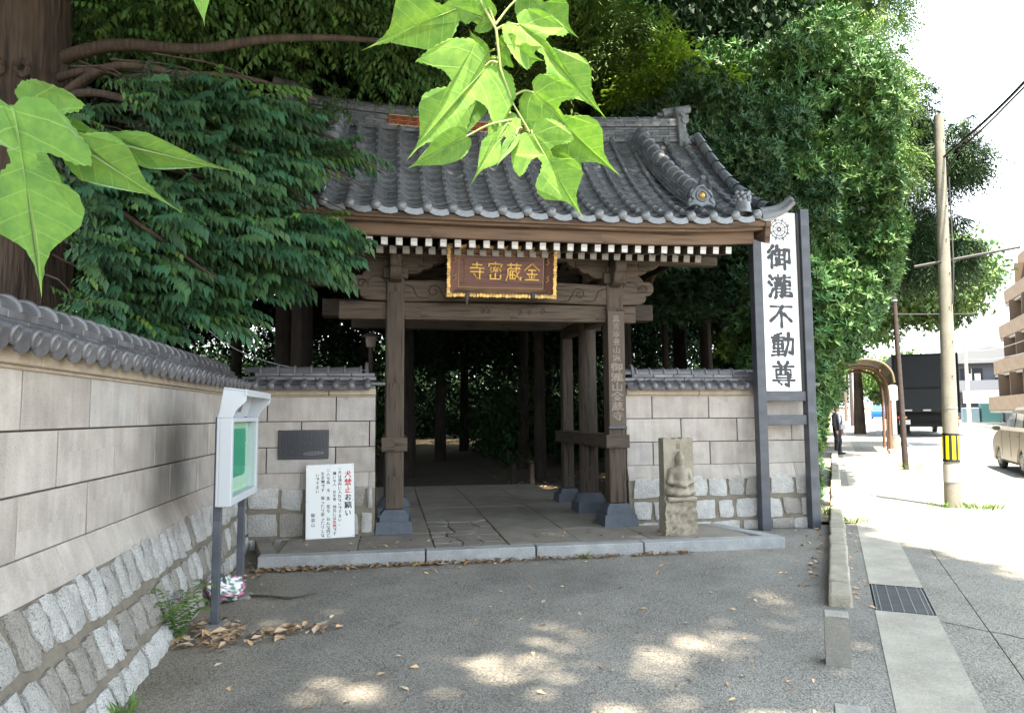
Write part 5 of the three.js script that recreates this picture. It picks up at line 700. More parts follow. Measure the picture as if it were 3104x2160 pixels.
{ // dark box truck seen from behind
  const K = thing('box_truck', 'dark grey box truck seen from behind on the road', 'truck', at(41.8, 4.35, -0.02), STREET_TURN), dk = phys([0.009, 0.011, 0.012], 0.6, { map: rep(T.patina, 1), specularIntensity: 0.3 }), fr = phys([0.008, 0.0085, 0.009], 0.7, { specularIntensity: 0.3 });
  part(K, 'cargo_box', rbox(2.42, 2.5, 6.2, 0.03), dk, [0, 2.27, -3.1]); for (const y of [1.04, 2.05, 3.49]) part(K, 'rear_rail', rbox(2.44, 0.06, 0.06, 0.01), fr, [0, y, 0.02]);
  part(K, 'rear_gate', rbox(2.3, 0.96, 0.05, 0.01), phys([0.012, 0.014, 0.016], 0.5, { specularIntensity: 0.3 }), [0, 1.54, 0.02]); part(K, 'rear_door', rbox(2.3, 1.36, 0.04, 0.01), phys([0.010, 0.012, 0.014], 0.5, { specularIntensity: 0.3 }), [0, 2.77, 0.02]);
  for (const x of [-1.2, 1.2]) part(K, 'corner_post', rbox(0.06, 2.52, 0.07, 0.01), fr, [x, 2.27, 0.02]);
  for (const x of [-0.7, 0, 0.7]) part(K, 'latch', rbox(0.3, 0.07, 0.05, 0.01), M.steel, [x, 1.12, 0.06]);
  part(K, 'chassis', rbox(2.2, 0.2, 6, 0.02), fr, [0, 0.9, -3.1]); part(K, 'bumper', rbox(2.3, 0.16, 0.14, 0.03), fr, [0, 0.5, 0]); part(K, 'under_guard', rbox(2.3, 0.36, 0.05, 0.01), fr, [0, 0.72, -0.1]);
  const red = mat([0.45, 0.02, 0.02], 0.25); for (const x of [-0.95, 0.95]) { const lamp = part(K, 'tail_light', rbox(0.42, 0.17, 0.06, 0.02), fr, [x, 0.82, 0.05]); for (const dx of [-0.12, 0.02]) part(lamp, 'lens', put(cyl(0.06, 0.06, 0.03, 16), [0, 0, 0], [PI / 2, 0, 0]), red, [dx, 0, 0.03]); part(lamp, 'lens', put(cyl(0.05, 0.05, 0.03, 16), [0, 0, 0], [PI / 2, 0, 0]), mat([0.5, 0.25, 0.03], 0.3), [0.15, 0, 0.03]); }
  part(K, 'plate', rbox(0.42, 0.2, 0.02, 0.004), M.white, [-0.85, 0.62, 0.08]); for (const x of [-0.86, 0.86]) { part(K, 'mudflap', rbox(0.5, 0.4, 0.02, 0.005), M.rubber, [x, 0.3, -0.5]); wheel(K, x, 0.42, -1.1, 0.42, 0.5, Math.sign(x)); wheel(K, x * 1.12, 0.42, -6.4, 0.42, 0.26, Math.sign(x)); }
  K.scale.setScalar(1.2); part(K, 'cab', rbox(2.2, 1.9, 1.7, 0.12), dk, [0, 1.6, -7.1]); for (const x of [-1.35, 1.35]) part(K, 'mirror', rbox(0.2, 0.36, 0.08, 0.03), fr, [x, 2.0, -7.5]);
}
// ---- far side: apartment block, grey house, bins, poles
{
  const tan = mat([0.27, 0.185, 0.115], 0.8, { map: rep(T.plate, 0.25) }), lt = mat([0.34, 0.31, 0.27], 0.8, { map: rep(T.plate, 0.25) }), glass = mat([0.05, 0.055, 0.06], 0.1), gm = mat([0.14, 0.15, 0.17], 0.7, { map: rep(T.plate, 0.2) }), inner = mat([0.12, 0.08, 0.05], 0.8);
  const A = thing('apartment_block', 'brown tiled apartment block with stepped balconies at the right edge', 'building', at(56, 17.8), STREET_TURN);
  for (let f = 0; f < 5; f++) {
    const y = 1.2 + f * 2.9, w = 12 - (f === 4 ? 3 : f * 0.3), x0 = -5.9 + (f === 4 ? 2.6 : f * 0.5);
    part(A, 'storey', box(w, 2.86, 14), inner, [x0 + w / 2 + 1.2, y + 1.43, -6]);
    part(A, 'floor_slab', box(w + 1.3, 0.2, 15.6), lt, [x0 + (w + 1.2) / 2 - 0.05, y - 0.1, -6]);
    part(A, 'balcony_wall', box(0.14, 1.05, 15.6), tan, [x0 - 0.1, y + 0.55, -6.0]); part(A, 'balcony_wall', box(w + 1.2, 1.05, 0.14), tan, [x0 + (w + 1.2) / 2, y + 0.55, 1.85]);
    for (let k = 0; k < 4; k++) { part(A, 'partition', box(1.2, 1.9, 0.12), inner, [x0 + 0.6, y + 1.85, -10.5 + k * 4]); const win = part(A, 'window', box(0.06, 1.6, 2.2), glass, [x0 + 1.18, y + 1.2, -8.4 + k * 4 - 0.3]); part(win, 'frame', box(0.05, 1.7, 0.06), M.alu, [-0.03, 0, 0]); }
    part(A, 'downpipe', uvBox(cyl(0.07, 0.07, 2.86, 8)), lt, [x0 + 0.02, y + 1.4, 1.95]);
    if (f) part(A, 'window', box(1.8, 1.5, 0.06), glass, [x0 + 3.2, y + 1.5, 1.03]);
  }
  part(A, 'ground_wall', box(11.2, 1.2, 14.5), tan, [1.0, 0.6, -6]); part(A, 'roof_parapet', box(8.6, 0.7, 14.4), lt, [2.3, 16.0, -6]); part(A, 'roof_tank', box(2.2, 1.6, 2.2), M.alu, [2.2, 17.1, -2]);
  part(A, 'roof_antenna', join([put(cyl(0.03, 0.03, 2.2, 6), [0, 1.1, 0]), put(cyl(0.015, 0.015, 1.4, 6), [0, 2.0, 0], [0, 0, PI / 2]), put(cyl(0.015, 0.015, 1, 6), [0, 1.7, 0], [0, 0, PI / 2])]), M.steel, [0, 16.3, 0]);
  const H = thing('grey_house', 'grey two-storey house beyond the truck across the street', 'building', at(88, 16.5), STREET_TURN);
  part(H, 'wall', box(13, 3.1, 12), gm, [-1.5, 1.55, -6]); part(H, 'upper_wall', box(12.6, 2.7, 12), mat([0.11, 0.12, 0.145], 0.7), [-1.5, 4.5, -6]); part(H, 'balcony_wall', box(13.4, 1.1, 0.15), mat([0.17, 0.185, 0.22], 0.6), [-1.5, 3.5, 1.2]); part(H, 'balcony_floor', box(13.4, 0.2, 1.4), gm, [-1.5, 2.95, 0.6]);
  for (let i = 0; i < 4; i++) { const wn = part(H, 'window', box(2.0, 1.7, 0.08), glass, [-6.2 + i * 3.1, 4.5, 0.03]); part(wn, 'frame', box(0.08, 1.7, 0.06), M.alu, [0, 0, 0.05]); part(H, 'window', box(2, 1.5, 0.08), glass, [-6.2 + i * 3.1, 1.5, 0.03]); for (let k = 0; k < 2; k++) part(H, 'laundry', box(0.5, 0.8, 0.05), M.white, [-6.6 + i * 3.1 + k * 0.8, 4.35, 0.9]); }
  part(H, 'roof', uvBox(put(extr([[-8.6, 5.85], [5.6, 5.85], [5.2, 6.05], [-1.5, 7.6], [-8.2, 6.05]], 13.4, 0.02), [0, 0, -12.6])), mat([0.2, 0.21, 0.225], 0.7));
  const wsn = thing('shop_board', 'white signboard on the ground floor below the grey house', 'sign', at(80, 13.2, 2.3)); part(wsn, 'board', box(3.6, 1.2, 0.12), M.white); part(wsn, 'post', box(0.12, 2.3, 0.12), M.steel, [-1.4, -1.2, -0.1]); wsn.rotation.y = STREET_TURN;
  const mir = thing('traffic_mirror', 'round white-backed traffic mirror across the street', 'mirror', at(70, 14.2, 3.6)); part(mir, 'disc', put(cyl(0.55, 0.55, 0.1, 24), [0, 0, 0], [PI / 2, 0, 0]), M.white); part(mir, 'post', uvBox(cyl(0.05, 0.05, 4, 8)), M.steel, [0.1, -1.8, -0.1]);
  const bins = thing('storage_bins', 'dark teal storage bins standing behind the far kerb', 'bins', at(74, 12.6), STREET_TURN); for (const [x, w, h, c] of [[-1.6, 1.2, 1.3, [0.10, 0.16, 0.2]], [-0.1, 1.5, 1.7, [0.03, 0.10, 0.11]], [2.0, 2.3, 1.6, [0.06, 0.09, 0.11]]]) part(bins, 'bin', rbox(w, h, 1.3, 0.08), mat(c, 0.5), [x, h / 2, 0]);
  // pale concrete pole across the street, thinner poles far down the footpath
  const poles = [[68.4, 10.1, 7.6, 0.17, 'pale concrete pole across the street beyond the truck', [0.42, 0.40, 0.37]], [62, 1.35, 5.5, 0.13, 'dark thin pole on the footpath behind the walking person', [0.08, 0.06, 0.055]], [80, 1.2, 6.5, 0.16, 'brown pole far down the footpath, next past the dark thin one', [0.15, 0.12, 0.1]], [86, 2.1, 8, 0.13, 'pale far pole on the footpath left of the blue car', [0.4, 0.4, 0.4]], [104, 2.1, 9, 0.13, 'farthest pale pole on the footpath down the street', [0.4, 0.4, 0.4]], [118, 9.8, 15, 0.2, 'tall thin pole with transformers rising behind the truck', [0.34, 0.35, 0.37]]];
  poles.forEach(([s, t, h, r, label, c], i) => { const p = thing('street_pole', label, 'pole', at(s, t)); part(p, 'shaft', uvBox(cyl(r * 0.6, r, h, 12)), mat(c, 0.85), [0, h / 2, 0]); if (h > 7) for (const y of [h - 0.6, h - 1.4]) part(p, 'crossarm', box(1.8, 0.1, 0.1), M.steel, [0, y, 0]); if (i === 5) part(p, 'transformer', uvBox(cyl(0.4, 0.4, 1.2, 12)), M.alu, [0.5, h - 5, 0]); });
  wire('power_cable', 'thin cable strung from the pale pole towards the apartment block', [at(68.4, 10.1, 6.0), at(62, 11, 5.6), at(56, 12.4, 6.1), at(50, 13, 7.2)], 0.02, M.steel); wire('power_cable', 'second thin cable below it near the apartment block', [at(68.4, 10.1, 5.3), at(62, 11, 4.9), at(56, 12.4, 5.2), at(48, 13, 6.2)], 0.02, M.steel); wire('power_cable', 'cable sagging left from the pale pole over the road', [at(68.4, 10.1, 5.6), at(85, 9.8, 3.9), at(118, 9.8, 6)], 0.025, M.steel);
}
// ------------------------------------------------------------------ trees and plants
const leafMat = (c, rough = 0.5, tr = 0) => phys(c, rough, { transmission: tr, thickness: 0, specularIntensity: 0.4 });
function leafGeo(list) {                                 // list of [base, dir, up, length, width]: folded pointed leaves, 4 triangles each
  const pos = [], nor = [], a = V(), b = V(), s = V(), n = V();
  for (const [p, d, up, l, w] of list) {
    const dir = d.clone().normalize(); s.crossVectors(dir, up).normalize(); n.crossVectors(s, dir).normalize();
    const P = (u, v, f) => p.clone().addScaledVector(dir, u * l).addScaledVector(s, v * w).addScaledVector(n, f * w - 0.12 * l * u * u);
    const A = P(0, 0, 0), Bl = P(0.38, -0.5, 0.16), Br = P(0.38, 0.5, 0.16), C = P(0.5, 0, 0), Tt = P(1, 0, 0);
    for (const tri of [[A, C, Bl], [Bl, C, Tt], [A, Br, C], [C, Br, Tt]]) for (const q of tri) pos.push(q.x, q.y, q.z);
  }
  const g = new THREE.BufferGeometry(); g.setAttribute('position', new THREE.Float32BufferAttribute(pos, 3)); g.computeVertexNormals(); return g;
}
const rdir = (r) => { const z = 2 * r() - 1, a = 2 * PI * r(), q = Math.sqrt(1 - z * z); return V(q * Math.cos(a), z, q * Math.sin(a)); };
const clump = {
  broad(seed, n = 16, R = 0.2, l = 0.11, w = 0.055) { const r = RNG(seed), L = []; for (let i = 0; i < n; i++) { const d = rdir(r), p = d.clone().multiplyScalar(R * Math.cbrt(r())); L.push([p, rdir(r).add(V(0, -0.35, 0)).addScaledVector(d, 0.7), V(0, 1, 0).addScaledVector(rdir(r), 0.6), l * (0.7 + 0.6 * r()), w * (0.8 + 0.4 * r())]); } return leafGeo(L); },
  spray(seed, n = 17, len = 0.5, l = 0.12, w = 0.047) { const r = RNG(seed), L = []; for (let i = 0; i < n; i++) { const t = (i + 0.5) / n, p = V(0.03 * Math.sin(t * 5), -0.14 * t * t * len, t * len), sd = i % 2 ? 1 : -1; L.push([p, V(sd * (1.0 - 0.5 * t), -0.7 - 0.5 * r(), 0.55 + 0.4 * t), V(0.5 * sd, 1, 0.5 * (r() - 0.5)), l * (0.75 + 0.45 * r()), w]); } return leafGeo(L); },
  whorl(seed) { const r = RNG(seed), L = []; for (let k = 0; k < 4; k++) { const d = rdir(r); d.y = Math.abs(d.y) * 0.8 + 0.3; d.normalize(); const c = d.clone().multiplyScalar(0.14 + 0.1 * r()), e = V(0.3, 0.9, 0.2).cross(d).normalize(), f = d.clone().cross(e); for (let i = 0; i < 7; i++) { const a = (i * 2 * PI) / 7 + r(); L.push([c.clone().addScaledVector(d, 0.03 * r()), e.clone().multiplyScalar(Math.cos(a)).addScaledVector(f, Math.sin(a)).addScaledVector(d, 0.55 + 0.5 * r()), d, 0.105 * (0.75 + 0.5 * r()), 0.034]); } } return leafGeo(L); },
  cedar(seed) { const r = RNG(seed), L = []; for (let k = 0; k < 5; k++) { const a = r() * 6.28, d = V(Math.cos(a), 0, Math.sin(a)); for (let i = 0; i < 9; i++) { const t = (i + 1) / 9, p = d.clone().multiplyScalar(0.28 * t).add(V(0, -0.30 * t * t, 0)), s = i % 2 ? 1 : -1; L.push([p, d.clone().add(V(-d.z * s * 0.8, -0.9 * t - 0.2, d.x * s * 0.8)), V(0, 1, 0.2), 0.13 * (1.1 - 0.5 * t), 0.022]); } } return leafGeo(L); },
  flat(seed, n = 22) { const r = RNG(seed), L = []; for (let i = 0; i < n; i++) { const a = r() * 6.28, q = Math.sqrt(r()) * 0.26; L.push([V(Math.cos(a) * q, (r() - 0.5) * 0.06, Math.sin(a) * q), V(Math.cos(a + r() - 0.5), -0.15 - 0.3 * r(), Math.sin(a + r() - 0.5)), V(0.2 * (r() - 0.5), 1, 0.2 * (r() - 0.5)), 0.085 * (0.7 + 0.6 * r()), 0.045]); } return leafGeo(L); },
};
const CG = { broad: clump.broad(1), big: clump.broad(2, 14, 0.24, 0.19, 0.13), bigB: clump.broad(12, 14, 0.3, 0.15, 0.085), spray: clump.spray(3), whorl: clump.whorl(4), cedar: clump.cedar(5), flat: clump.flat(6), fine: clump.broad(7, 22, 0.22, 0.075, 0.04), spray2: clump.spray(8, 13, 0.36, 0.085, 0.04) };
const LM = {
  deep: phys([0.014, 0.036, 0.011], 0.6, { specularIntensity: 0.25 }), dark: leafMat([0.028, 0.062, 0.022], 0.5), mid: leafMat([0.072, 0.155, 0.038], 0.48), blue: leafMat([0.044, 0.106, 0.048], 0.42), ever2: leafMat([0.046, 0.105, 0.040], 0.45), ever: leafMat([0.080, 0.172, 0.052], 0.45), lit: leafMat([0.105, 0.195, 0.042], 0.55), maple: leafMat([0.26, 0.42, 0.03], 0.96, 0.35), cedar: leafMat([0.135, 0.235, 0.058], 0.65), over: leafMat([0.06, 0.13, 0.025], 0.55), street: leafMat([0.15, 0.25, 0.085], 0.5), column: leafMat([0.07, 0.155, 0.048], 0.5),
};
const dummy = new THREE.Object3D(), tint = new THREE.Color();
function scatter(parent, name, geo, m, places, r, vary = 0.35) {      // places: [position, forward or null, scale]
  const o = shade(new THREE.InstancedMesh(geo, m, places.length)); o.name = name; o.userData.kind = 'stuff'; places.forEach(([p, f, s], i) => {
    dummy.position.copy(p); dummy.scale.setScalar(s); if (f) { dummy.up.set(0, 1, 0); dummy.lookAt(p.clone().add(f)); dummy.rotateZ((r() - 0.5) * 0.9); } else dummy.rotation.set((r() - 0.5) * 1.4, r() * 6.28, (r() - 0.5) * 1.4); dummy.updateMatrix(); o.setMatrixAt(i, dummy.matrix);
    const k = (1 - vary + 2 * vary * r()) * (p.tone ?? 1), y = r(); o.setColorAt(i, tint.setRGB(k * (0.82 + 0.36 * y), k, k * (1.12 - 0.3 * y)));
  }); parent.add(o); return o;
}
// points gathered in lumps through an ellipsoid
function lumps(c, rad, K, per, r, lump = 0.34, shell = 0.55, ok) {
  const out = [], C = V(...c), R = V(...rad);
  for (let k = 0; k < K; k++) {
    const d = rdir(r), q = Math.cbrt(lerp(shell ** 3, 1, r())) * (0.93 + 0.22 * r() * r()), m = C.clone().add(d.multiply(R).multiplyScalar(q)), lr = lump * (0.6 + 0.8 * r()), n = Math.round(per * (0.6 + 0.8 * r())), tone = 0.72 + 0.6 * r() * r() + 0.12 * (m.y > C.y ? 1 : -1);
    for (let i = 0; i < n; i++) { const e = rdir(r).multiplyScalar(Math.cbrt(r()) * lr); e.y *= 0.65; const p = m.clone().add(e.multiplyScalar(Math.min(R.x, R.z))); p.tone = tone; if (p.y > 0.15 && (!ok || ok(p))) out.push(p); }
  }
  return out;
}
function branchy(base, top, crown, rad, n, r, r0) {      // limbs from the upper trunk out to the crown
  const gs = []; for (let i = 0; i < n; i++) { const f = 0.35 + 0.6 * r(), s = V(...base).lerp(V(...top), f), d = rdir(r); d.y = Math.abs(d.y) * 0.6 + 0.1; const e = V(...crown).add(d.multiply(V(...rad)).multiplyScalar(0.75)); gs.push(limb([s, s.clone().lerp(e, 0.5).add(V(0, 0.12 * s.distanceTo(e), 0)), e], r0 * (0.5 - 0.3 * f), r0 * 0.07, 7, 6)); } return uvBox(join(gs));
}
function tree(name, label, o) {                          // o: at [x, y, z], h, r, crowns [[c, rad, K, per, lump]], geo, m, seed, scale
  const t = thing(name, label, 'tree', o.at, 0, o.group), r = RNG(o.seed), lean = o.lean ?? [0.2 * (r() - 0.5), 0.2 * (r() - 0.5)], top = [lean[0] * o.h * 0.2, o.h, lean[1] * o.h * 0.2];
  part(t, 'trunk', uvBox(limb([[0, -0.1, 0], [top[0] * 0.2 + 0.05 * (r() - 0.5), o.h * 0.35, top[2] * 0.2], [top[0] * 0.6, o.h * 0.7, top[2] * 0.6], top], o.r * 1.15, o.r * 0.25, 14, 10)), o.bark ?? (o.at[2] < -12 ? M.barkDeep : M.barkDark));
  const loc = (c) => [c[0] - o.at[0], c[1] - o.at[1], c[2] - o.at[2]];
  for (const [c, rad, K, per, lump, ok] of o.crowns) {
    const lc = loc(c); if (o.limbs !== 0) part(t, 'limbs', branchy([0, o.h * 0.15, 0], top, lc, rad, o.limbs ?? 7, r, o.r), o.bark ?? M.barkDeep);
    const pts = lumps(lc, rad, K, per, r, lump ?? 0.34, o.shell ?? 0.5, ok && ((p) => ok(p.clone().add(t.position))));
    scatter(t, 'crown', o.geo, o.m, pts.map((p) => [p, null, (o.scale ?? 1) * (0.75 + 0.5 * r())]), r, o.vary ?? 0.3);
  }
  return t;
}
// ---- the forest behind the gate and the wall
{
  const r = RNG(2024), spots = [[-1.6, -13.6], [7.4, -17.4], [-3.9, -12.6], [0.4, -17.4], [3.6, -19.4], [-2.6, -18.2], [-6.3, -14.8], [6.2, -18.8], [1.6, -23.2], [-0.8, -22.0], [4.9, -24.2], [-4.6, -22.6], [7.8, -23.5], [-8.6, -18.4], [2.9, -28.4], [-2.2, -28], [-7.4, -26.5], [6.6, -29.5], [10.6, -27.8], [-10.8, -13.4]];
  const pos = ['behind the short left wall', 'behind the right wall', 'left of the gate behind the long wall', 'straight behind the left gate pillar', 'in the gate opening near the right pillar', 'seen left of the gate post in shade', 'far left behind the long wall', 'behind the right wall, next to the bushy evergreen', 'in the middle of the gate opening far back', 'left in the gate opening far back', 'right in the gate opening far back', 'far back left of the gate', 'far back above the right wall', 'deep in the woods on the left', 'farthest back in the gate opening', 'farthest back behind the left pillar', 'deepest in the woods on the left', 'deep in the woods behind the right wall', 'deep in the woods beside the street hedge', 'at the left edge behind the big trunk'];
  spots.forEach(([x, z], i) => {
    const h = 11 + 4 * r(), y0 = z < -20 ? 3.0 : 4.4, tr = 0.13 + 0.12 * r(), near = z > -16, rx = 2.7 + 0.8 * r();
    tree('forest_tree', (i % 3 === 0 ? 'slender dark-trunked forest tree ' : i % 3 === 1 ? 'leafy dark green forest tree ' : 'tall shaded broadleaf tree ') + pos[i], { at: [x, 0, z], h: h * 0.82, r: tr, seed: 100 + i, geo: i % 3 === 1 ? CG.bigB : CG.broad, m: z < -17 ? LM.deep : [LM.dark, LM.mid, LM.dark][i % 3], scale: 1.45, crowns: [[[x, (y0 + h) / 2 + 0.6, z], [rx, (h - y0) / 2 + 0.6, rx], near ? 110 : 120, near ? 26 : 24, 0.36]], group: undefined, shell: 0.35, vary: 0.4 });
  });
  // young growth on the forest floor and the far mass of the wood
  const r2 = RNG(55), pts = []; for (let i = 0; i < 9000; i++) { const x = -16 + 30 * r2(), z = -19 - 22 * r2(), path = Math.abs(x - 1.0 + (z + 16) * 0.06) < 1.4 && z > -27, h = (0.5 + 3.0 * r2() * r2()) * (z < -26 ? 1.8 : 1); if (path || (x > 0.5568 * -z / 0.8305 - 1.6)) continue; if (n2(x * 0.5, z * 0.5, 7) < 0.40 && z > -26) continue; pts.push([V(x, h, z), null, 1.3 + r2()]); }
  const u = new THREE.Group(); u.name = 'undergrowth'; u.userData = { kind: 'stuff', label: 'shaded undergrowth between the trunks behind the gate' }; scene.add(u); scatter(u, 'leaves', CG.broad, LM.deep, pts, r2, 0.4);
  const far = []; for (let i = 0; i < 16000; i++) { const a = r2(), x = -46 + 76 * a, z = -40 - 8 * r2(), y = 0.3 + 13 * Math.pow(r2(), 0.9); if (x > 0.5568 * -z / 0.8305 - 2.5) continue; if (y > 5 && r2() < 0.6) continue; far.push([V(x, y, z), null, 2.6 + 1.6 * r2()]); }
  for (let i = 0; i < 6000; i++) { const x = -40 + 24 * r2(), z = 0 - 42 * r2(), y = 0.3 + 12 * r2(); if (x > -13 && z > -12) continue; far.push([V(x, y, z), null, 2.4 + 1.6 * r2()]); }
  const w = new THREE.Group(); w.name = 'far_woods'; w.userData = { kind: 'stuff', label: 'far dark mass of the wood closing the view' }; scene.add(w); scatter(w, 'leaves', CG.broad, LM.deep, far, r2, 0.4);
  const pg = new THREE.PlaneGeometry(2.6, 17, 6, 30), pp = pg.attributes.position, uv = pg.attributes.uv; for (let i = 0; i < pp.count; i++) { const x = pp.getX(i), y = pp.getY(i); pp.setXYZ(i, 1.3 + x + 0.0 - (y + 8.5) * 0.06, 0.03 + 0.02 * n2(x * 2, y * 2, 4), -13.3 - (y + 8.5)); uv.setXY(i, x, y); } pg.computeVertexNormals();
  struct('path', pg, mat([0.06, 0.048, 0.032], 1, { map: rep(T.mortar, 0.6), bumpMap: rep(T.mortar, 2), bumpScale: 0.02 }));
  for (const [i, [x, z]] of [[2.55, -14.85], [2.95, -14.9]].entries()) { const p = thing('low_post', ['low wooden post beside the path behind the gate, nearer the middle', 'low wooden post beside the path behind the gate, nearer the right pillars'][i], 'post', [x, 0, z]); part(p, 'post', uvBox(cyl(0.05, 0.06, 0.45, 10)), M.barkDeep, [0, 0.24, 0]); part(p, 'cap', uvBox(cyl(0.02, 0.052, 0.03, 10)), M.barkDeep, [0, 0.51, 0]); }
}
// ---- big trunk at the left with drooping foliage over the wall and the roof
{
  const P = [-3.78, 0, -8.0], t = thing('big_tree', 'big old tree at the left edge with thick trunk and drooping dark foliage', 'tree', P), r = RNG(33), L = (x, y, z) => V(x - P[0], y, z - P[2]);
  const g = limb([[0.05, -0.2, 0], [0, 2, 0], [-0.03, 4.5, 0.0], [-0.1, 7, -0.1], [-0.2, 10, -0.2]], 0.55, 0.30, 50, 30); jitter(g, 0.035, 3.2, 5); jitter(g, 0.015, 11, 6); const uv = g.attributes.uv; for (let i = 0; i < uv.count; i++) uv.setXY(i, uv.getY(i) * 3, uv.getX(i) * 10); part(t, 'trunk', g, M.bark);
  for (const [x, y] of [[-0.10, 4.98], [0.13, 4.99]]) part(t, 'knot', put(new THREE.TorusGeometry(0.055, 0.03, 8, 16), [0, 0, 0], [0, 0, 0], [1, 1.25, 0.8]), M.bark, [x, y, 0.41]);
  const limbs = [[[[-3.74, 5.2, -8.0], [-2.9, 5.4, -7.8], [-2.1, 5.42, -7.8], [-1.4, 5.7, -8.0], [-0.5, 6.0, -8.4], [0.6, 6.3, -9]], 0.075, 0.022], [[[-3.74, 5.0, -8.0], [-2.9, 5.05, -7.6], [-2.3, 5.0, -7.5], [-1.5, 5.05, -7.6], [-0.8, 4.9, -7.7]], 0.05, 0.015], [[[-3.74, 6.0, -8.0], [-3.0, 6.5, -7.5], [-2.4, 6.9, -7.2], [-1.4, 7.1, -7]], 0.075, 0.025], [[[-3.74, 5.8, -8.0], [-3.1, 6.3, -7.6], [-2.7, 6.9, -7.5]], 0.05, 0.02], [[[-3.74, 4.2, -8.0], [-2.9, 4.5, -7.0], [-2.0, 4.2, -6.6], [-1.1, 3.7, -6.4]], 0.06, 0.012], [[[-3.74, 3.4, -8.0], [-3.0, 3.7, -7.0], [-2.2, 3.2, -6.6], [-1.5, 2.7, -6.5]], 0.05, 0.012], [[[-3.74, 4.6, -8.0], [-2.6, 4.9, -7.2], [-1.4, 4.5, -6.9], [-0.3, 4.0, -6.7]], 0.06, 0.012]];
  for (const [q, a, b] of limbs) part(t, 'limb', uvBox(limb(q.map((v) => L(...v)), a, b, 22, 8)), M.twig);
  const poly = [[-2.95, 3.49], [-2.7, 4.18], [-2.16, 4.5], [-1.59, 4.52], [-0.97, 4.48], [-0.65, 4.22], [0.01, 4.03], [-0.03, 3.83], [-0.48, 3.75], [-0.76, 3.65], [-1.11, 3.47], [-1.04, 3.28], [-0.47, 3.3], [-0.29, 3.08], [-0.37, 2.81], [-0.74, 2.74], [-0.93, 2.57], [-1.24, 2.35], [-1.53, 2.24], [-1.82, 2.0], [-2.22, 2.06], [-2.75, 2.17], [-2.95, 2.59]], inside = (x, y) => { let q = false; for (let i = 0, j = poly.length - 1; i < poly.length; j = i++) { const [a, b] = poly[i], [c, d] = poly[j]; if (b > y !== d > y && x < ((c - a) * (y - b)) / (d - b) + a) q = !q; } return q; };
  const lower = (x) => (x < -2.15 ? 2.15 : x < -1.0 ? lerp(2.12, 2.5, (x + 2.15) / 1.15) : x < -0.4 ? lerp(2.5, 2.9, (x + 1) / 0.6) : lerp(2.95, 3.75, (x + 0.4) / 0.45)), upper = (x) => (x < -1.6 ? 4.45 : lerp(4.5, 3.95, clamp((x + 1.6) / 1.6, 0, 1)));
  const twigs = [], leaves = [], leavesB = [];
  for (let i = 0; i < 84; i++) {
    const ex = lerp(-2.85, 0.0, Math.pow(r(), 0.8)), lo = lower(ex), hi = upper(ex), ey = lerp(lo, hi, r()), ez = -6.4 - 0.9 * r(), e = V(ex, ey, ez), s = V(lerp(-3.4, ex - 0.5, 0.55), ey + 0.45 + 0.35 * r(), ez - 0.5 * r() - 0.2), m = s.clone().lerp(e, 0.55).add(V(0, 0.16, 0));
    const q = [s, m, e], cv = new THREE.CatmullRomCurve3(q); twigs.push(limb(q.map((v) => L(v.x, v.y, v.z)), 0.012, 0.004, 6, 4));
    for (let k = 0; k < 30; k++) { const u = 0.18 + 0.82 * Math.sqrt(r()), p = cv.getPoint(u), d = cv.getTangent(u); p.add(V((r() - 0.5) * 0.34, (r() - 0.5) * 0.16, (r() - 0.5) * 0.34)); d.set(0.55 + 0.5 * r(), -0.42 * r() + 0.06, (r() - 0.35) * 1.5); const kz = 6.6 / -p.z, ix = p.x * kz, iy = 1.5 + (p.y - 1.5) * kz; if (!inside(ix + 0.26, iy - 0.08)) continue; if (!inside(ix + 0.3, iy - 0.12) && r() < 0.75) continue; if (ix > -1.15 && iy > 3.5 && r() < 0.78) continue; (r() < 0.75 ? leaves : leavesB).push([L(p.x, p.y, p.z), d, 0.8 + 0.5 * r()]); }
  }
  part(t, 'twigs', uvBox(join(twigs)), M.twig); scatter(t, 'foliage', CG.spray, LM.blue, leaves, r, 0.32); scatter(t, 'foliage', CG.spray2, LM.mid, leavesB, r, 0.35);
  const up = lumps([1.3, 8.9, -0.6], [3.4, 2.4, 2.6], 120, 20, r, 0.3, 0.3, (p) => p.x > -0.5); scatter(t, 'foliage', CG.spray2, LM.mid, up.map((p) => [p, V(r() - 0.3, -0.3 * r(), r() - 0.5), 1.1 + 0.5 * r()]), r, 0.35);
  const up2 = lumps([2.3, 6.5, -1.0], [2.8, 0.9, 1.4], 46, 20, r, 0.34, 0.3); scatter(t, 'foliage', CG.spray2, LM.mid, up2.map((p) => [p, V(r() - 0.3, -0.3 * r(), r() - 0.5), 1.0 + 0.5 * r()]), r, 0.35);
}
// ---- evergreens right of the gate and along the footpath
const tlim = (p) => { const t = 0.8305 * p.x + 0.557 * p.z, y = p.y; return t < Math.min(1.35, -0.3 + 0.52 * Math.max(0, y - 1.4)); };
tree('evergreen_tree', 'large bushy evergreen right of the gate rising behind the name sign', { at: [8.4, 0.03, -14.9], h: 8, r: 0.2, seed: 7, geo: CG.whorl, m: LM.ever, scale: 1.25, shell: 0.72, vary: 0.25, limbs: 12, crowns: [[[8.8, 6.0, -14.2], [2.8, 3.9, 2.6], 210, 56, 0.21, tlim], [[9.3, 3.4, -14.6], [1.9, 2.4, 2.4], 90, 40, 0.3, tlim]] });
tree('evergreen_tree', 'dense evergreen standing just behind the right end of the roof', { at: [5.9, 0, -12.6], h: 6.5, r: 0.14, seed: 8, geo: CG.whorl, m: LM.ever2, scale: 1.1, shell: 0.6, vary: 0.3, limbs: 9, crowns: [[[6.0, 5.5, -12.3], [1.9, 2.2, 1.5], 130, 42, 0.28]] });
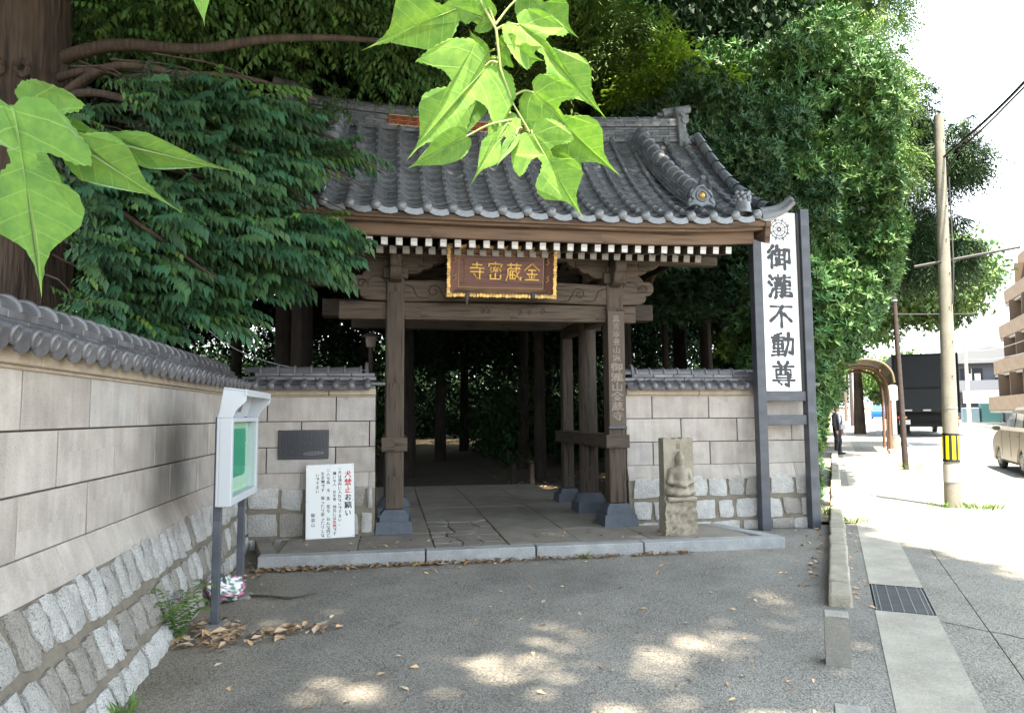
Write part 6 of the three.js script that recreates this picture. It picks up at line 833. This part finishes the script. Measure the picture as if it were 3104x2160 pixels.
const colLim = (p) => { const t = 0.8305 * p.x + 0.557 * p.z; return t < Math.min(0.55, -0.42 + 0.6 * Math.max(0, p.y - 1.75)); };
tree('evergreen_tree', 'narrow leafy evergreen column beside the tall name sign', { at: [6.1, 0, -10.25], h: 3.4, r: 0.06, seed: 9, geo: CG.whorl, m: LM.column, scale: 1.15, shell: 0.5, vary: 0.3, limbs: 8, crowns: [[[6.55, 2.55, -10.4], [0.8, 1.35, 0.8], 80, 40, 0.4, colLim], [[6.12, 0.9, -10.3], [0.26, 1.05, 0.4], 40, 40, 0.55, colLim]] });
tree('forest_tree', 'tall broadleaf tree behind the right wall whose crown spreads high above the roof', { at: [4.5, 0, -13.3], h: 9.6, r: 0.17, seed: 77, geo: CG.bigB, m: LM.mid, scale: 1.5, shell: 0.1, limbs: 0, crowns: [[[6.2, 10.5, -10.5], [1.9, 0.9, 1.7], 60, 24, 0.34], [[1.2, 10.7, -10.5], [2.6, 0.7, 1.2], 60, 24, 0.4]] });
tree('maple_tree', 'bright yellow-green maple lit by the sun above the roof', { at: [5.6, 0, -14.0], h: 7.8, r: 0.08, seed: 10, geo: CG.flat, m: LM.maple, scale: 1.2, shell: 0.2, vary: 0.2, limbs: 8, crowns: [[[5.45, 7.9, -13.0], [1.15, 1.05, 0.8], 26, 30, 0.27]] });
tree('cedar_tree', 'tall cedar with drooping foliage at the upper right above the evergreen', { at: [11.0, 0.05, -21.5], h: 19, r: 0.3, seed: 12, geo: CG.cedar, m: LM.cedar, scale: 1.7, shell: 0.4, limbs: 14, bark: M.bark, crowns: [[[11.2, 15.6, -21], [3.0, 5.6, 3.0], 150, 30, 0.3], [[14.2, 16.4, -21.0], [2.9, 2.5, 2.4], 60, 28, 0.34]] });
tree('cedar_tree', 'broad cedar with drooping sprays directly behind the roof ridge', { at: [3.5, 0, -16.6], h: 14, r: 0.13, seed: 13, geo: CG.cedar, m: LM.cedar, scale: 1.6, shell: 0.35, limbs: 14, crowns: [[[2.3, 9.4, -14.4], [3.1, 3.6, 1.9], 230, 30, 0.3]] });
tree('cedar_tree', 'cedar whose sunlit top shows over the large evergreen', { at: [12.6, 0.1, -20.6], h: 12, r: 0.22, seed: 14, geo: CG.cedar, m: LM.cedar, scale: 1.5, shell: 0.4, limbs: 10, bark: M.bark, crowns: [[[13.0, 10.3, -19.8], [2.5, 3.4, 2.4], 120, 30, 0.32]] });
tree('dark_pine', 'dark ragged tree against the white sky left of the concrete pole', { at: ST(31, -0.9).toArray(), h: 13, r: 0.2, seed: 15, geo: CG.cedar, m: LM.dark, scale: 1.8, shell: 0.3, limbs: 10, crowns: [[ST(31, 3.2, 11.0).toArray(), [2.2, 2.4, 2.0], 42, 22, 0.38], [ST(32, 3.7, 7.6).toArray(), [1.6, 1.6, 1.5], 26, 22, 0.4]] });
tree('street_tree', 'light green street tree reaching over the road behind the concrete pole', { at: ST(45, 1.35).toArray(), h: 8, r: 0.28, seed: 16, geo: CG.bigB, m: LM.street, scale: 1.9, shell: 0.4, limbs: 12, bark: M.bark, crowns: [[ST(42.5, 4.4, 8.2).toArray(), [3.6, 2.2, 3.2], 110, 22, 0.3], [ST(43, 1.4, 7.2).toArray(), [2.6, 2.0, 2.6], 60, 22, 0.34]] });
for (const [i, [s, t, h, w, d]] of [[16.5, -1.0, 3.6, 0.85, 2.2], [20.5, -1.1, 3.9, 0.95, 2.4], [25, -1.2, 4.2, 1.0, 2.8], [30.5, -1.1, 5.0, 1.3, 3.2], [37, -1.0, 6.0, 1.6, 4.0]].entries()) {
  const c = ST(s, t, 0); tree('hedge_shrub', ['tall green hedge shrub behind the leafy column at the footpath', 'hedge shrub directly before the walking person', 'hedge shrub beside the walking person on the footpath', 'large shrub before the bus shelter at the footpath', 'big leafy shrub far along the footpath'][i], { at: c.toArray(), h: h * 0.8, r: 0.07, seed: 40 + i, geo: CG.whorl, m: LM.lit, scale: 1.1 + 0.15 * i, shell: 0.5, limbs: 6, crowns: [[[c.x, h * 0.5, c.z], [d * 0.55 + w * 0.3, h * 0.52, d * 0.62], 70 + 10 * i, 34, 0.4, (p) => { const tt = 0.8305 * p.x + 0.557 * p.z; return tt < -0.45 + 0.9 * clamp((p.y - 2.2) / 2, 0, 1); }]] });
}
tree('street_tree', 'far green tree closing the end of the footpath', { at: ST(118, -2).toArray(), h: 9, r: 0.3, seed: 61, geo: CG.bigB, m: LM.lit, scale: 3.4, shell: 0.3, limbs: 6, crowns: [[ST(118, -1.5, 7.5).toArray(), [6, 6, 6], 110, 22, 0.3]] });
tree('street_tree', 'far pale tree over the road before the end of the street', { at: ST(140, 11).toArray(), h: 9, r: 0.3, seed: 62, geo: CG.bigB, m: LM.lit, scale: 3.4, shell: 0.3, limbs: 6, crowns: [[ST(140, 11, 6).toArray(), [7, 4, 7], 90, 20, 0.3]] });
// ---- mulberry overhanging the forecourt: trunk behind the wall, wide crown overhead, two low branches in view
{
  const P = [-3.6, 0, -0.8], t = thing('mulberry_tree', 'mulberry tree whose bright lobed leaves hang into the top and left of the view', 'tree', P), r = RNG(71), L = (x, y, z) => V(x - P[0], y - P[1], z - P[2]);
  part(t, 'trunk', uvBox(limb([[0, -0.1, 0], [0.1, 2, 0], [0.4, 4, -0.2], [1.0, 6, -0.6], [1.8, 7.6, -1.2]], 0.32, 0.16, 20, 12)), M.bark);
  for (const q of [[[-2.7, 5.5, -1.4], [-1, 7, -2.5], [2, 8, -4.5], [4, 8.4, -6]], [[-3, 4.5, -1], [-3.2, 7, -4], [-3, 8, -8], [-1.5, 8.4, -10.5]], [[-2.6, 5.6, -1.4], [0, 7, 0], [2.4, 7.8, 0.5], [4, 8, -0.5]], [[-2.2, 6.4, -1.8], [-0.4, 7.6, -5], [0.8, 8.2, -8], [1.5, 8.5, -11]], [[-2.8, 5.2, -1.3], [-1.4, 6.2, -0.2], [-0.4, 6.3, 0.4], [0.3, 5.8, 0.3]]]) part(t, 'limb', uvBox(limb(q.map((v) => L(...v)), 0.13, 0.03, 16, 8)), M.bark);
  // spots of sun that reach the ground between the leaves, as (x, z, rx, rz)
  const holes = [[1.12, -4.85, 0.3, 0.24], [1.0, -4.35, 0.36, 0.2], [1.55, -4.3, 0.42, 0.2], [1.95, -4.62, 0.3, 0.16], [2.36, -4.5, 0.25, 0.18], [0.42, -4.0, 0.27, 0.17], [-0.05, -4.0, 0.2, 0.12], [1.3, -3.62, 0.5, 0.17], [0.55, -4.5, 0.22, 0.16], [1.8, -5.5, 0.2, 0.16], [3.1, -5.65, 0.22, 0.3], [2.9, -5.2, 0.2, 0.2], [3.4, -6.9, 0.25, 0.15], [2.1, -7.44, 0.25, 0.09], [2.6, -3.9, 0.25, 0.2], [3.1, -4.3, 0.2, 0.2], [2.2, -3.3, 0.3, 0.2], [0.08, -1.95, 0.42, 0.42], [0.22, -1.85, 0.3, 0.3], [1.5, -3.2, 0.5, 0.14], [0.9, -5.25, 0.2, 0.12], [2.7, -4.85, 0.24, 0.14], [1.75, -3.95, 0.3, 0.13], [0.1, -3.55, 0.22, 0.1], [2.9, -3.5, 0.25, 0.16], [2.45, -5.1, 0.18, 0.1], [1.45, -5.05, 0.16, 0.1], [0.75, -3.3, 0.3, 0.1]];
  const shaded = (p) => {
    const k = p.y / SUN.y, x = p.x - SUN.x * k, z = p.z - SUN.z * k, s = 0.557 * x - 0.8305 * z, tt = 0.8305 * x + 0.557 * z;
    const edge = (s < 7.6 ? lerp(1.1, 1.5, clamp((s - 4) / 3.6, 0, 1)) : s < 9.5 ? lerp(1.5, 0.5, (s - 7.6) / 1.9) : lerp(0.5, 0.15, clamp((s - 9.5) / 3, 0, 1))) + 1.1 * (n2(s * 1.6, tt * 0.7, 17) - 0.5) - (s < 4.3 ? (4.3 - s) * 0.9 : 0);
    if (tt > edge) return false; for (const [a, b, c, d] of holes) if (((x - a) / c) ** 2 + ((z - b) / d) ** 2 < 1 + 0.7 * (n2(x * 7, z * 7, 3) - 0.5)) return false;
    return n2(x * 1.9, z * 1.9, 29) > 0.24;
  };
  const pl = []; for (let i = 0; i < 15000; i++) { const x = lerp(-8, 6.6, r()), z = lerp(-12.5, 3.6, r()), y = 7.0 + 2.0 * r() + (z < -8 ? 0.9 : 0); const p = V(x, y, z); if (((x + 0.5) / 8) ** 2 + ((z + 4.5) / 9) ** 2 > 1.02 || !shaded(p)) continue; if (z < -8.4 && (z < -11.2 || y < 8.2 - (z + 8.4) * 0.45 || n2(x * 2.2, z * 2.2, 77) > 0.80)) continue; pl.push([L(x, y, z), null, 0.85 + 0.4 * r()]); }
  for (let i = 0; i < 46; i++) { const k = 7.2 + 1.4 * r(); pl.push([L(-0.55 + (r() - 0.5) * 0.8 + SUN.x / SUN.y * k, k, -1.42 + (r() - 0.5) * 0.7 + SUN.z / SUN.y * k), null, 0.9 + 0.3 * r()]); }
  scatter(t, 'crown', CG.big, LM.over, pl, r, 0.3);
  // hanging branches with big leaves
  const veins = canvas(256, 256, (c, W) => {
    c.fillStyle = '#8dbb3c'; c.fillRect(0, 0, W, W); for (let i = 0; i < 900; i++) { c.fillStyle = i % 2 ? 'rgba(85,140,35,0.13)' : 'rgba(180,210,80,0.10)'; c.beginPath(); c.arc(hash2(i, 1, 2) * W, hash2(i, 2, 2) * W, 2 + 16 * hash2(i, 3, 2), 0, 7); c.fill(); }
    c.strokeStyle = 'rgba(190,218,115,0.8)'; const ln = (w, pts) => { c.lineWidth = w; c.beginPath(); pts.forEach(([x, y], i) => (i ? c.lineTo(x * W, y * W) : c.moveTo(x * W, y * W))); c.stroke(); };
    ln(3.4, [[0.5, 0], [0.5, 1]]); for (let k = 0; k < 8; k++) for (const s of [-1, 1]) { const y = 0.03 + k * 0.115; ln(k < 2 ? 2 : 1.3, [[0.5, y], [0.5 + s * 0.2, y + 0.1 - (k < 1 ? 0.04 : 0)], [0.5 + s * 0.42, y + 0.26 - (k < 1 ? 0.1 : 0)]]); for (let j = 1; j < 0; j++) ln(0.8, [[0.5 + s * 0.08 * j, y + 0.05 * j], [0.5 + s * 0.08 * j + s * 0.05, y + 0.05 * j + 0.09]]); }
  });
  veins.flipY = false;
  const lm = [0, 1, 2].map((i) => phys([[0.55, 0.64, 0.46], [0.36, 0.46, 0.30], [0.36, 0.5, 0.46]][i], 0.93, { map: veins, transmission: 0.42, thickness: 0, bumpMap: veins, bumpScale: 0.0012 })), stem = mat([0.24, 0.30, 0.09], 0.6);
  const halves = [
    [[0, 0], [0.1, -0.07], [0.26, -0.05], [0.40, 0.08], [0.47, 0.24], [0.45, 0.42], [0.36, 0.60], [0.22, 0.76], [0.11, 0.89], [0.04, 0.97], [0.015, 1.04], [0, 1.13]],
    [[0, 0], [0.1, -0.08], [0.28, -0.08], [0.45, 0.02], [0.54, 0.14], [0.60, 0.26], [0.57, 0.38], [0.43, 0.37], [0.26, 0.29], [0.12, 0.29], [0.11, 0.38], [0.22, 0.46], [0.38, 0.54], [0.45, 0.64], [0.40, 0.74], [0.28, 0.80], [0.17, 0.85], [0.10, 0.89], [0.04, 0.97], [0.015, 1.04], [0, 1.13]],
    [[0, 0], [0.14, -0.1], [0.36, -0.1], [0.56, 0.04], [0.66, 0.26], [0.7, 0.46], [0.56, 0.40], [0.36, 0.33], [0.2, 0.34], [0.19, 0.42], [0.3, 0.52], [0.36, 0.64], [0.30, 0.76], [0.16, 0.86], [0.05, 0.95], [0.015, 1.05], [0, 1.2]],
    [[0, 0], [0.08, -0.06], [0.2, -0.06], [0.30, 0.02], [0.30, 0.14], [0.19, 0.2], [0.17, 0.3], [0.32, 0.40], [0.42, 0.54], [0.33, 0.66], [0.17, 0.82], [0.05, 0.93], [0.015, 1.05], [0, 1.2]],
  ];
  const serr = (h, rr) => { const o = []; for (let i = 0; i < h.length - 1; i++) { const [a, b] = [h[i], h[i + 1]], n = i === h.length - 2 ? 1 : Math.max(2, Math.round(Math.hypot(b[0] - a[0], b[1] - a[1]) / 0.035)); for (let k = 0; k < n; k++) { const u = k / n, tooth = (k % 2 ? 0.013 : 0) * (i > 0 ? 1 : 0); o.push([lerp(a[0], b[0], u) + tooth, lerp(a[1], b[1], u) - tooth * 0.6]); } } o.push(h[h.length - 1]); return o; };
  function bigLeaf(br, p, ml) {                          // base x y z, tip x y z, width, kind of outline
    const [bx, by, bz, tx, ty, tz, w, kind] = p, base = V(bx, by, bz), tip = V(tx, ty, tz), ax = tip.clone().sub(base), len = ax.length() / 1.12; ax.normalize();
    const view = base.clone().lerp(tip, 0.5).sub(V(0, 1.5, 0)).normalize(), a = (r() - 0.5) * 0.9; let nx = V().crossVectors(ax, view).normalize(), nz = V().crossVectors(nx, ax); const x2 = nx.clone().multiplyScalar(Math.cos(a)).addScaledVector(nz, Math.sin(a)), z2 = V().crossVectors(x2, ax);
    const kl = halves[kind === 0 ? 0 : kind === 2 ? 2 : kind === 3 ? 3 : 1], kr = halves[kind === 0 ? 0 : kind === 2 ? 2 : kind === 3 ? (r() < 0.6 ? 3 : 1) : r() < 0.75 ? 1 : 3], pos = [], uv = [], fold = 0.08 + 0.2 * r(), droop = 0.12 + 0.12 * r(), wave = r() * 6, sw = (w / len) / 1.05;
    const P3 = (x, y) => { const X = x * sw, z = fold * Math.abs(X) - droop * y * y - 0.25 * X * X + 0.018 * Math.sin(wave + y * 9 + x * 7); return base.clone().addScaledVector(x2, X * len).addScaledVector(ax, y * len).addScaledVector(z2, -z * len); };
    for (const [h, s] of [[kl, -1], [kr, 1]]) {
      const o = serr(h, r).map(([x, y]) => [x * s, y]), shp = [...o.map((q) => new THREE.Vector2(...q))]; for (let k = 9; k > 0; k--) shp.push(new THREE.Vector2(0, k / 10));
      const f = THREE.ShapeUtils.triangulateShape(shp, []); for (const tr of f) { const q = s > 0 ? tr : [tr[0], tr[2], tr[1]]; for (const i of q) { const v = P3(shp[i].x, shp[i].y); pos.push(v.x - P[0], v.y - P[1], v.z - P[2]); uv.push(0.5 + shp[i].x * 0.7, clamp(shp[i].y * 0.92 + 0.02, 0, 1)); } }
    }
    const g = new THREE.BufferGeometry(); g.setAttribute('position', new THREE.Float32BufferAttribute(pos, 3)); g.setAttribute('uv', new THREE.Float32BufferAttribute(uv, 2)); g.computeVertexNormals(); return part(br, 'leaf', g, ml);
  }
  const stems = [[[0.05, 5.85, 0.2], [-0.2, 4.6, -0.4], [0.02, 3.2, -0.95], [0.144, 2.238, -1.186], [0.177, 2.181, -1.186], [0.18, 2.118, -1.19], [0.212, 2.065, -1.189], [0.205, 2.017, -1.194], [0.239, 1.991, -1.191]], [[-2.6, 5.2, -1.2], [-2.4, 3.6, -1.2], [-1.7, 2.3, -1.05], [-0.9, 1.84, -0.94], [-0.62, 1.842, -0.925], [-0.504, 1.849, -0.922], [-0.471, 1.855, -0.916], [-0.445, 1.857, -0.912]]];
  const sets = [[[0.155, 2.229, -1.185, -0.036, 2.132, -1.185, 0.132, 1], [0.16, 2.109, -1.194, 0.035, 1.95, -1.188, 0.136, 2], [0.162, 2.142, -1.242, 0.136, 2.178, -1.203, 0.044, 0], [0.218, 2.181, -1.179, 0.36, 2.025, -1.127, 0.092, 1], [0.24, 2.273, -1.228, 0.312, 2.176, -1.183, 0.083, 1], [0.246, 2.062, -1.184, 0.363, 1.906, -1.136, 0.10, 1], [0.166, 2.124, -1.233, 0.13, 1.98, -1.21, 0.069, 0], [0.125, 1.978, -1.191, 0.035, 1.91, -1.171, 0.06, 0], [0.204, 2.015, -1.195, 0.136, 1.904, -1.175, 0.053, 3], [0.211, 1.981, -1.176, 0.172, 1.921, -1.147, 0.025, 0], [0.237, 1.978, -1.162, 0.303, 1.836, -1.121, 0.1, 1], [0.25, 1.996, -1.209, 0.285, 1.994, -1.162, 0.035, 0], [0.214, 1.977, -1.196, 0.222, 1.938, -1.157, 0.012, 0], [0.163, 2.125, -1.223, 0.201, 2.048, -1.182, 0.06, 1], [0.19, 2.15, -1.2, 0.25, 2.1, -1.15, 0.05, 1], [0.2, 2.03, -1.2, 0.16, 1.97, -1.19, 0.045, 3], [0.235, 2.0, -1.2, 0.3, 1.93, -1.15, 0.055, 3], [0.172, 2.2, -1.2, 0.1, 2.195, -1.16, 0.05, 1]],
    [[-0.435, 1.871, -0.909, -0.266, 1.744, -0.87, 0.085, 3], [-0.395, 1.852, -0.924, -0.195, 1.786, -0.875, 0.055, 3], [-0.422, 1.847, -0.859, -0.356, 1.651, -0.823, 0.12, 1], [-0.486, 1.861, -1.02, -0.416, 1.772, -0.995, 0.045, 0], [-0.252, 2.084, -0.962, -0.247, 2.016, -0.946, 0.028, 0]]];
  stems.forEach((q, i) => {
    const br = part(t, 'hanging_branch', uvBox(limb(q.map((v) => L(...v)), i ? 0.006 : 0.008, 0.0022, 60, 8)), stem), cv = new THREE.CatmullRomCurve3(q.map((v) => V(...v)));
    sets[i].forEach((p, k) => { bigLeaf(br, p, lm[i ? [1, 1, 1, 2, 0][k] : k === 6 ? 2 : [0, 0, 1, 0, 1][k % 5]]); const b = V(p[0], p[1], p[2]); let best = null, bd = 9; for (let j = 30; j <= 60; j++) { const c = cv.getPoint(j / 60), d = c.distanceTo(b); if (d < bd) { bd = d; best = c; } } if (bd > 0.2) part(br, 'petiole', limb([L(p[0] + 0.01, p[1] + 0.25, p[2] + 0.08), L(p[0] + 0.004, p[1] + 0.1, p[2] + 0.03), L(...p)], 0.0022, 0.0014, 6, 6), stem); else if (bd > 0.004) { const d = limb([L(best.x, best.y, best.z), L(best.x, best.y, best.z).lerp(L(...p), 0.5).add(V(0, 0.006, 0)), L(...p)], 0.0022, 0.0014, 6, 6); part(br, 'petiole', d, stem); } });
  });
}
// ---- litter, weeds, small plants
{
  const r = RNG(606), lg = (() => { const g = leafGeo([[V(0, 0, 0), V(0, 0.12, 1), V(0, 1, 0), 0.085, 0.042]]); g.translate(0, 0.002, -0.04); return g; })(), lmat = mat([0.34, 0.265, 0.19], 0.8);
  const put1 = (label, list, base) => { const w = new THREE.Group(); w.name = numbered('fallen_leaves'); w.userData = { kind: 'stuff', label }; scene.add(w); const o = shade(new THREE.InstancedMesh(lg, lmat, list.length)); o.name = 'leaves'; list.forEach(([x, y, z, s], i) => { dummy.position.set(x, y + 0.004 + 0.006 * r(), z); dummy.rotation.set((r() - 0.5) * 0.9, r() * 6.28, (r() - 0.5) * 1.0, 'YXZ'); dummy.scale.set(s, s, s); dummy.updateMatrix(); o.setMatrixAt(i, dummy.matrix); const k = base * (0.45 + 0.9 * r()), q = r(); o.setColorAt(i, tint.setRGB(k * (1.05 + 0.2 * q), k * (1 + 0.06 * (1 - q)), k * (1.1 - 0.45 * q))); }); w.add(o); };
  const drift = []; for (let i = 0; i < 520; i++) { const u = Math.pow(r(), 1.5); drift.push([lerp(-1.25, 3.2, u), 0.0 + 0.02 * r(), -7.40 + 0.12 * r() * r() * (1.6 - u), 0.5 + 0.7 * r()]); } put1('drift of brown fallen leaves along the platform kerb', drift, 0.75);
  const foot = []; for (let i = 0; i < 230; i++) { const a = r() * 6.28, q = Math.sqrt(r()), c = [[-1.25, -5.35, 0.26, 0.35], [-1.05, -5.15, 0.35, 0.22], [-0.62, -5.32, 0.3, 0.1], [-1.35, -7.2, 0.2, 0.5]][Math.floor(r() * 4)]; foot.push([c[0] + Math.cos(a) * q * c[2], 0.02 * r(), c[1] + Math.sin(a) * q * c[3], 0.6 + 0.8 * r()]); } put1('heap of dry tan fallen leaves at the foot of the long wall', foot, 1.15);
  const sc = []; for (let i = 0; i < 170; i++) { const z = -3.2 - 4.1 * r(), x = lerp(-1.3, -z * 0.67 + 0.0, r()); if (x > 4.6) continue; sc.push([x, 0, z, 0.3 + 0.5 * r()]); } for (let i = 0; i < 45; i++) { const s = 6.3 + 4 * r(), q = ST(s, -0.18 - 0.35 * r() * r()); sc.push([q.x, 0, q.z, 0.4 + 0.6 * r()]); } for (let i = 0; i < 30; i++) { const s = 6.2 + 4.5 * r(), q = ST(s, 0.1 + 0.12 * r()); sc.push([q.x, 0, q.z, 0.4 + 0.5 * r()]); } put1('scattered fallen leaves on the forecourt asphalt', sc, 1.35);
  const pf = []; for (let i = 0; i < 60; i++) pf.push([lerp(-1.1, 3.6, r()), PY + 0.0, lerp(-8.3, -7.6, r()), 0.4 + 0.6 * r()]); put1('few fallen leaves on the platform slabs', pf, 0.8);
  const floor = []; for (let i = 0; i < 3500; i++) floor.push([lerp(-8, 8, r()), 0.0, lerp(-13.6, -30, r()), 0.8 + 0.8 * r()]); put1('leaf litter on the forest floor behind the gate', floor, 0.6);
  // fern by the wall
  const fp = [-1.42, 0, -5.25], f = thing('fern', 'green fern growing at the foot of the long wall', 'fern', fp), fr = []; for (let k = 0; k < 22; k++) { const a = k * 2.4, rise0 = 0.2 + 0.18 * r(), R = 0.16 + 0.14 * r(), L = []; for (let i = 0; i < 26; i++) { const u = (i + 2) / 28, p = V(Math.cos(a) * R * u, rise0 * Math.sin(u * 2.0), Math.sin(a) * R * u), s = i % 2 ? 1 : -1; L.push([p, V(Math.cos(a) - s * Math.sin(a) * 1.5, 0.2 - 0.4 * u, Math.sin(a) + s * Math.cos(a) * 1.5), V(0, 1, 0), 0.07 * (1.1 - 0.8 * u), 0.026]); } part(f, 'frond', leafGeo(L), LM.lit); }
  const tuft = (label, p, n, h, spread, m = LM.lit) => { const g = thing('weed', label, 'weed', p), L = []; for (let i = 0; i < n; i++) { const a = r() * 6.28, q = spread * Math.sqrt(r()); L.push([V(Math.cos(a) * q, 0, Math.sin(a) * q), V(Math.cos(a) * 0.7, 0.9 + r(), Math.sin(a) * 0.7), V(Math.cos(a + 1.5), 0.3, Math.sin(a + 1.5)), h * (0.5 + 0.7 * r()), 0.010 + 0.008 * r()]); if (i % 2) L.push([V(Math.cos(a) * q * 1.1, h * 0.4 * r(), Math.sin(a) * q * 1.1), rdir(r).setY(0.2), V(0, 1, 0), 0.05, 0.026]); } part(g, 'leaves', leafGeo(L), m); };
  tuft('small grass tuft where the long wall meets the asphalt, bottom left', [-1.32, 0, -4.02], 18, 0.12, 0.04); tuft('clump of weeds growing at the foot of the concrete utility pole', [8.95, 0.01, -9.75], 150, 0.13, 0.3); tuft('few weed stalks on the left side of the utility pole base', [8.45, 0.01, -10.0], 30, 0.16, 0.14);
  tuft('tiny weed in the joint of the platform kerb', [2.0, 0, -7.42], 22, 0.07, 0.07); tuft('weeds at the kerb blocks beside the footpath', ST(10.9, 0.16).toArray(), 80, 0.13, 0.22); tuft('green weeds under the leafy column at the name sign', [6.2, 0, -9.75], 60, 0.2, 0.16); tuft('weeds at the foot of the rusty pole', ST(20.2, 1.75).toArray(), 40, 0.25, 0.3);
  const tg = thing('fallen_twig', 'thin forked fallen twig on the asphalt near the notice board', 'twig', [-0.9, 0.012, -6.3]); part(tg, 'stem', uvBox(limb([[-0.3, 0, -0.1], [-0.05, 0.01, 0.02], [0.12, 0, 0.05], [0.3, 0.01, -0.02]], 0.012, 0.004, 12, 6)), M.twig); part(tg, 'fork', uvBox(limb([[-0.05, 0.01, 0.02], [0.05, 0.01, 0.12], [0.12, 0.01, 0.16]], 0.008, 0.003, 8, 6)), M.twig);
  wire('garden_cable', 'thin pale cable sagging behind the long wall under the trees', [[-4.06, 3.68, -9.5], [-2.64, 2.93, -9.5], [-2.07, 2.43, -9.5], [-1.36, 2.15, -9.5], [-0.3, 2.1, -9.6]], 0.007, mat([0.3, 0.31, 0.33], 0.6));
}
renderer.render(scene, camera);
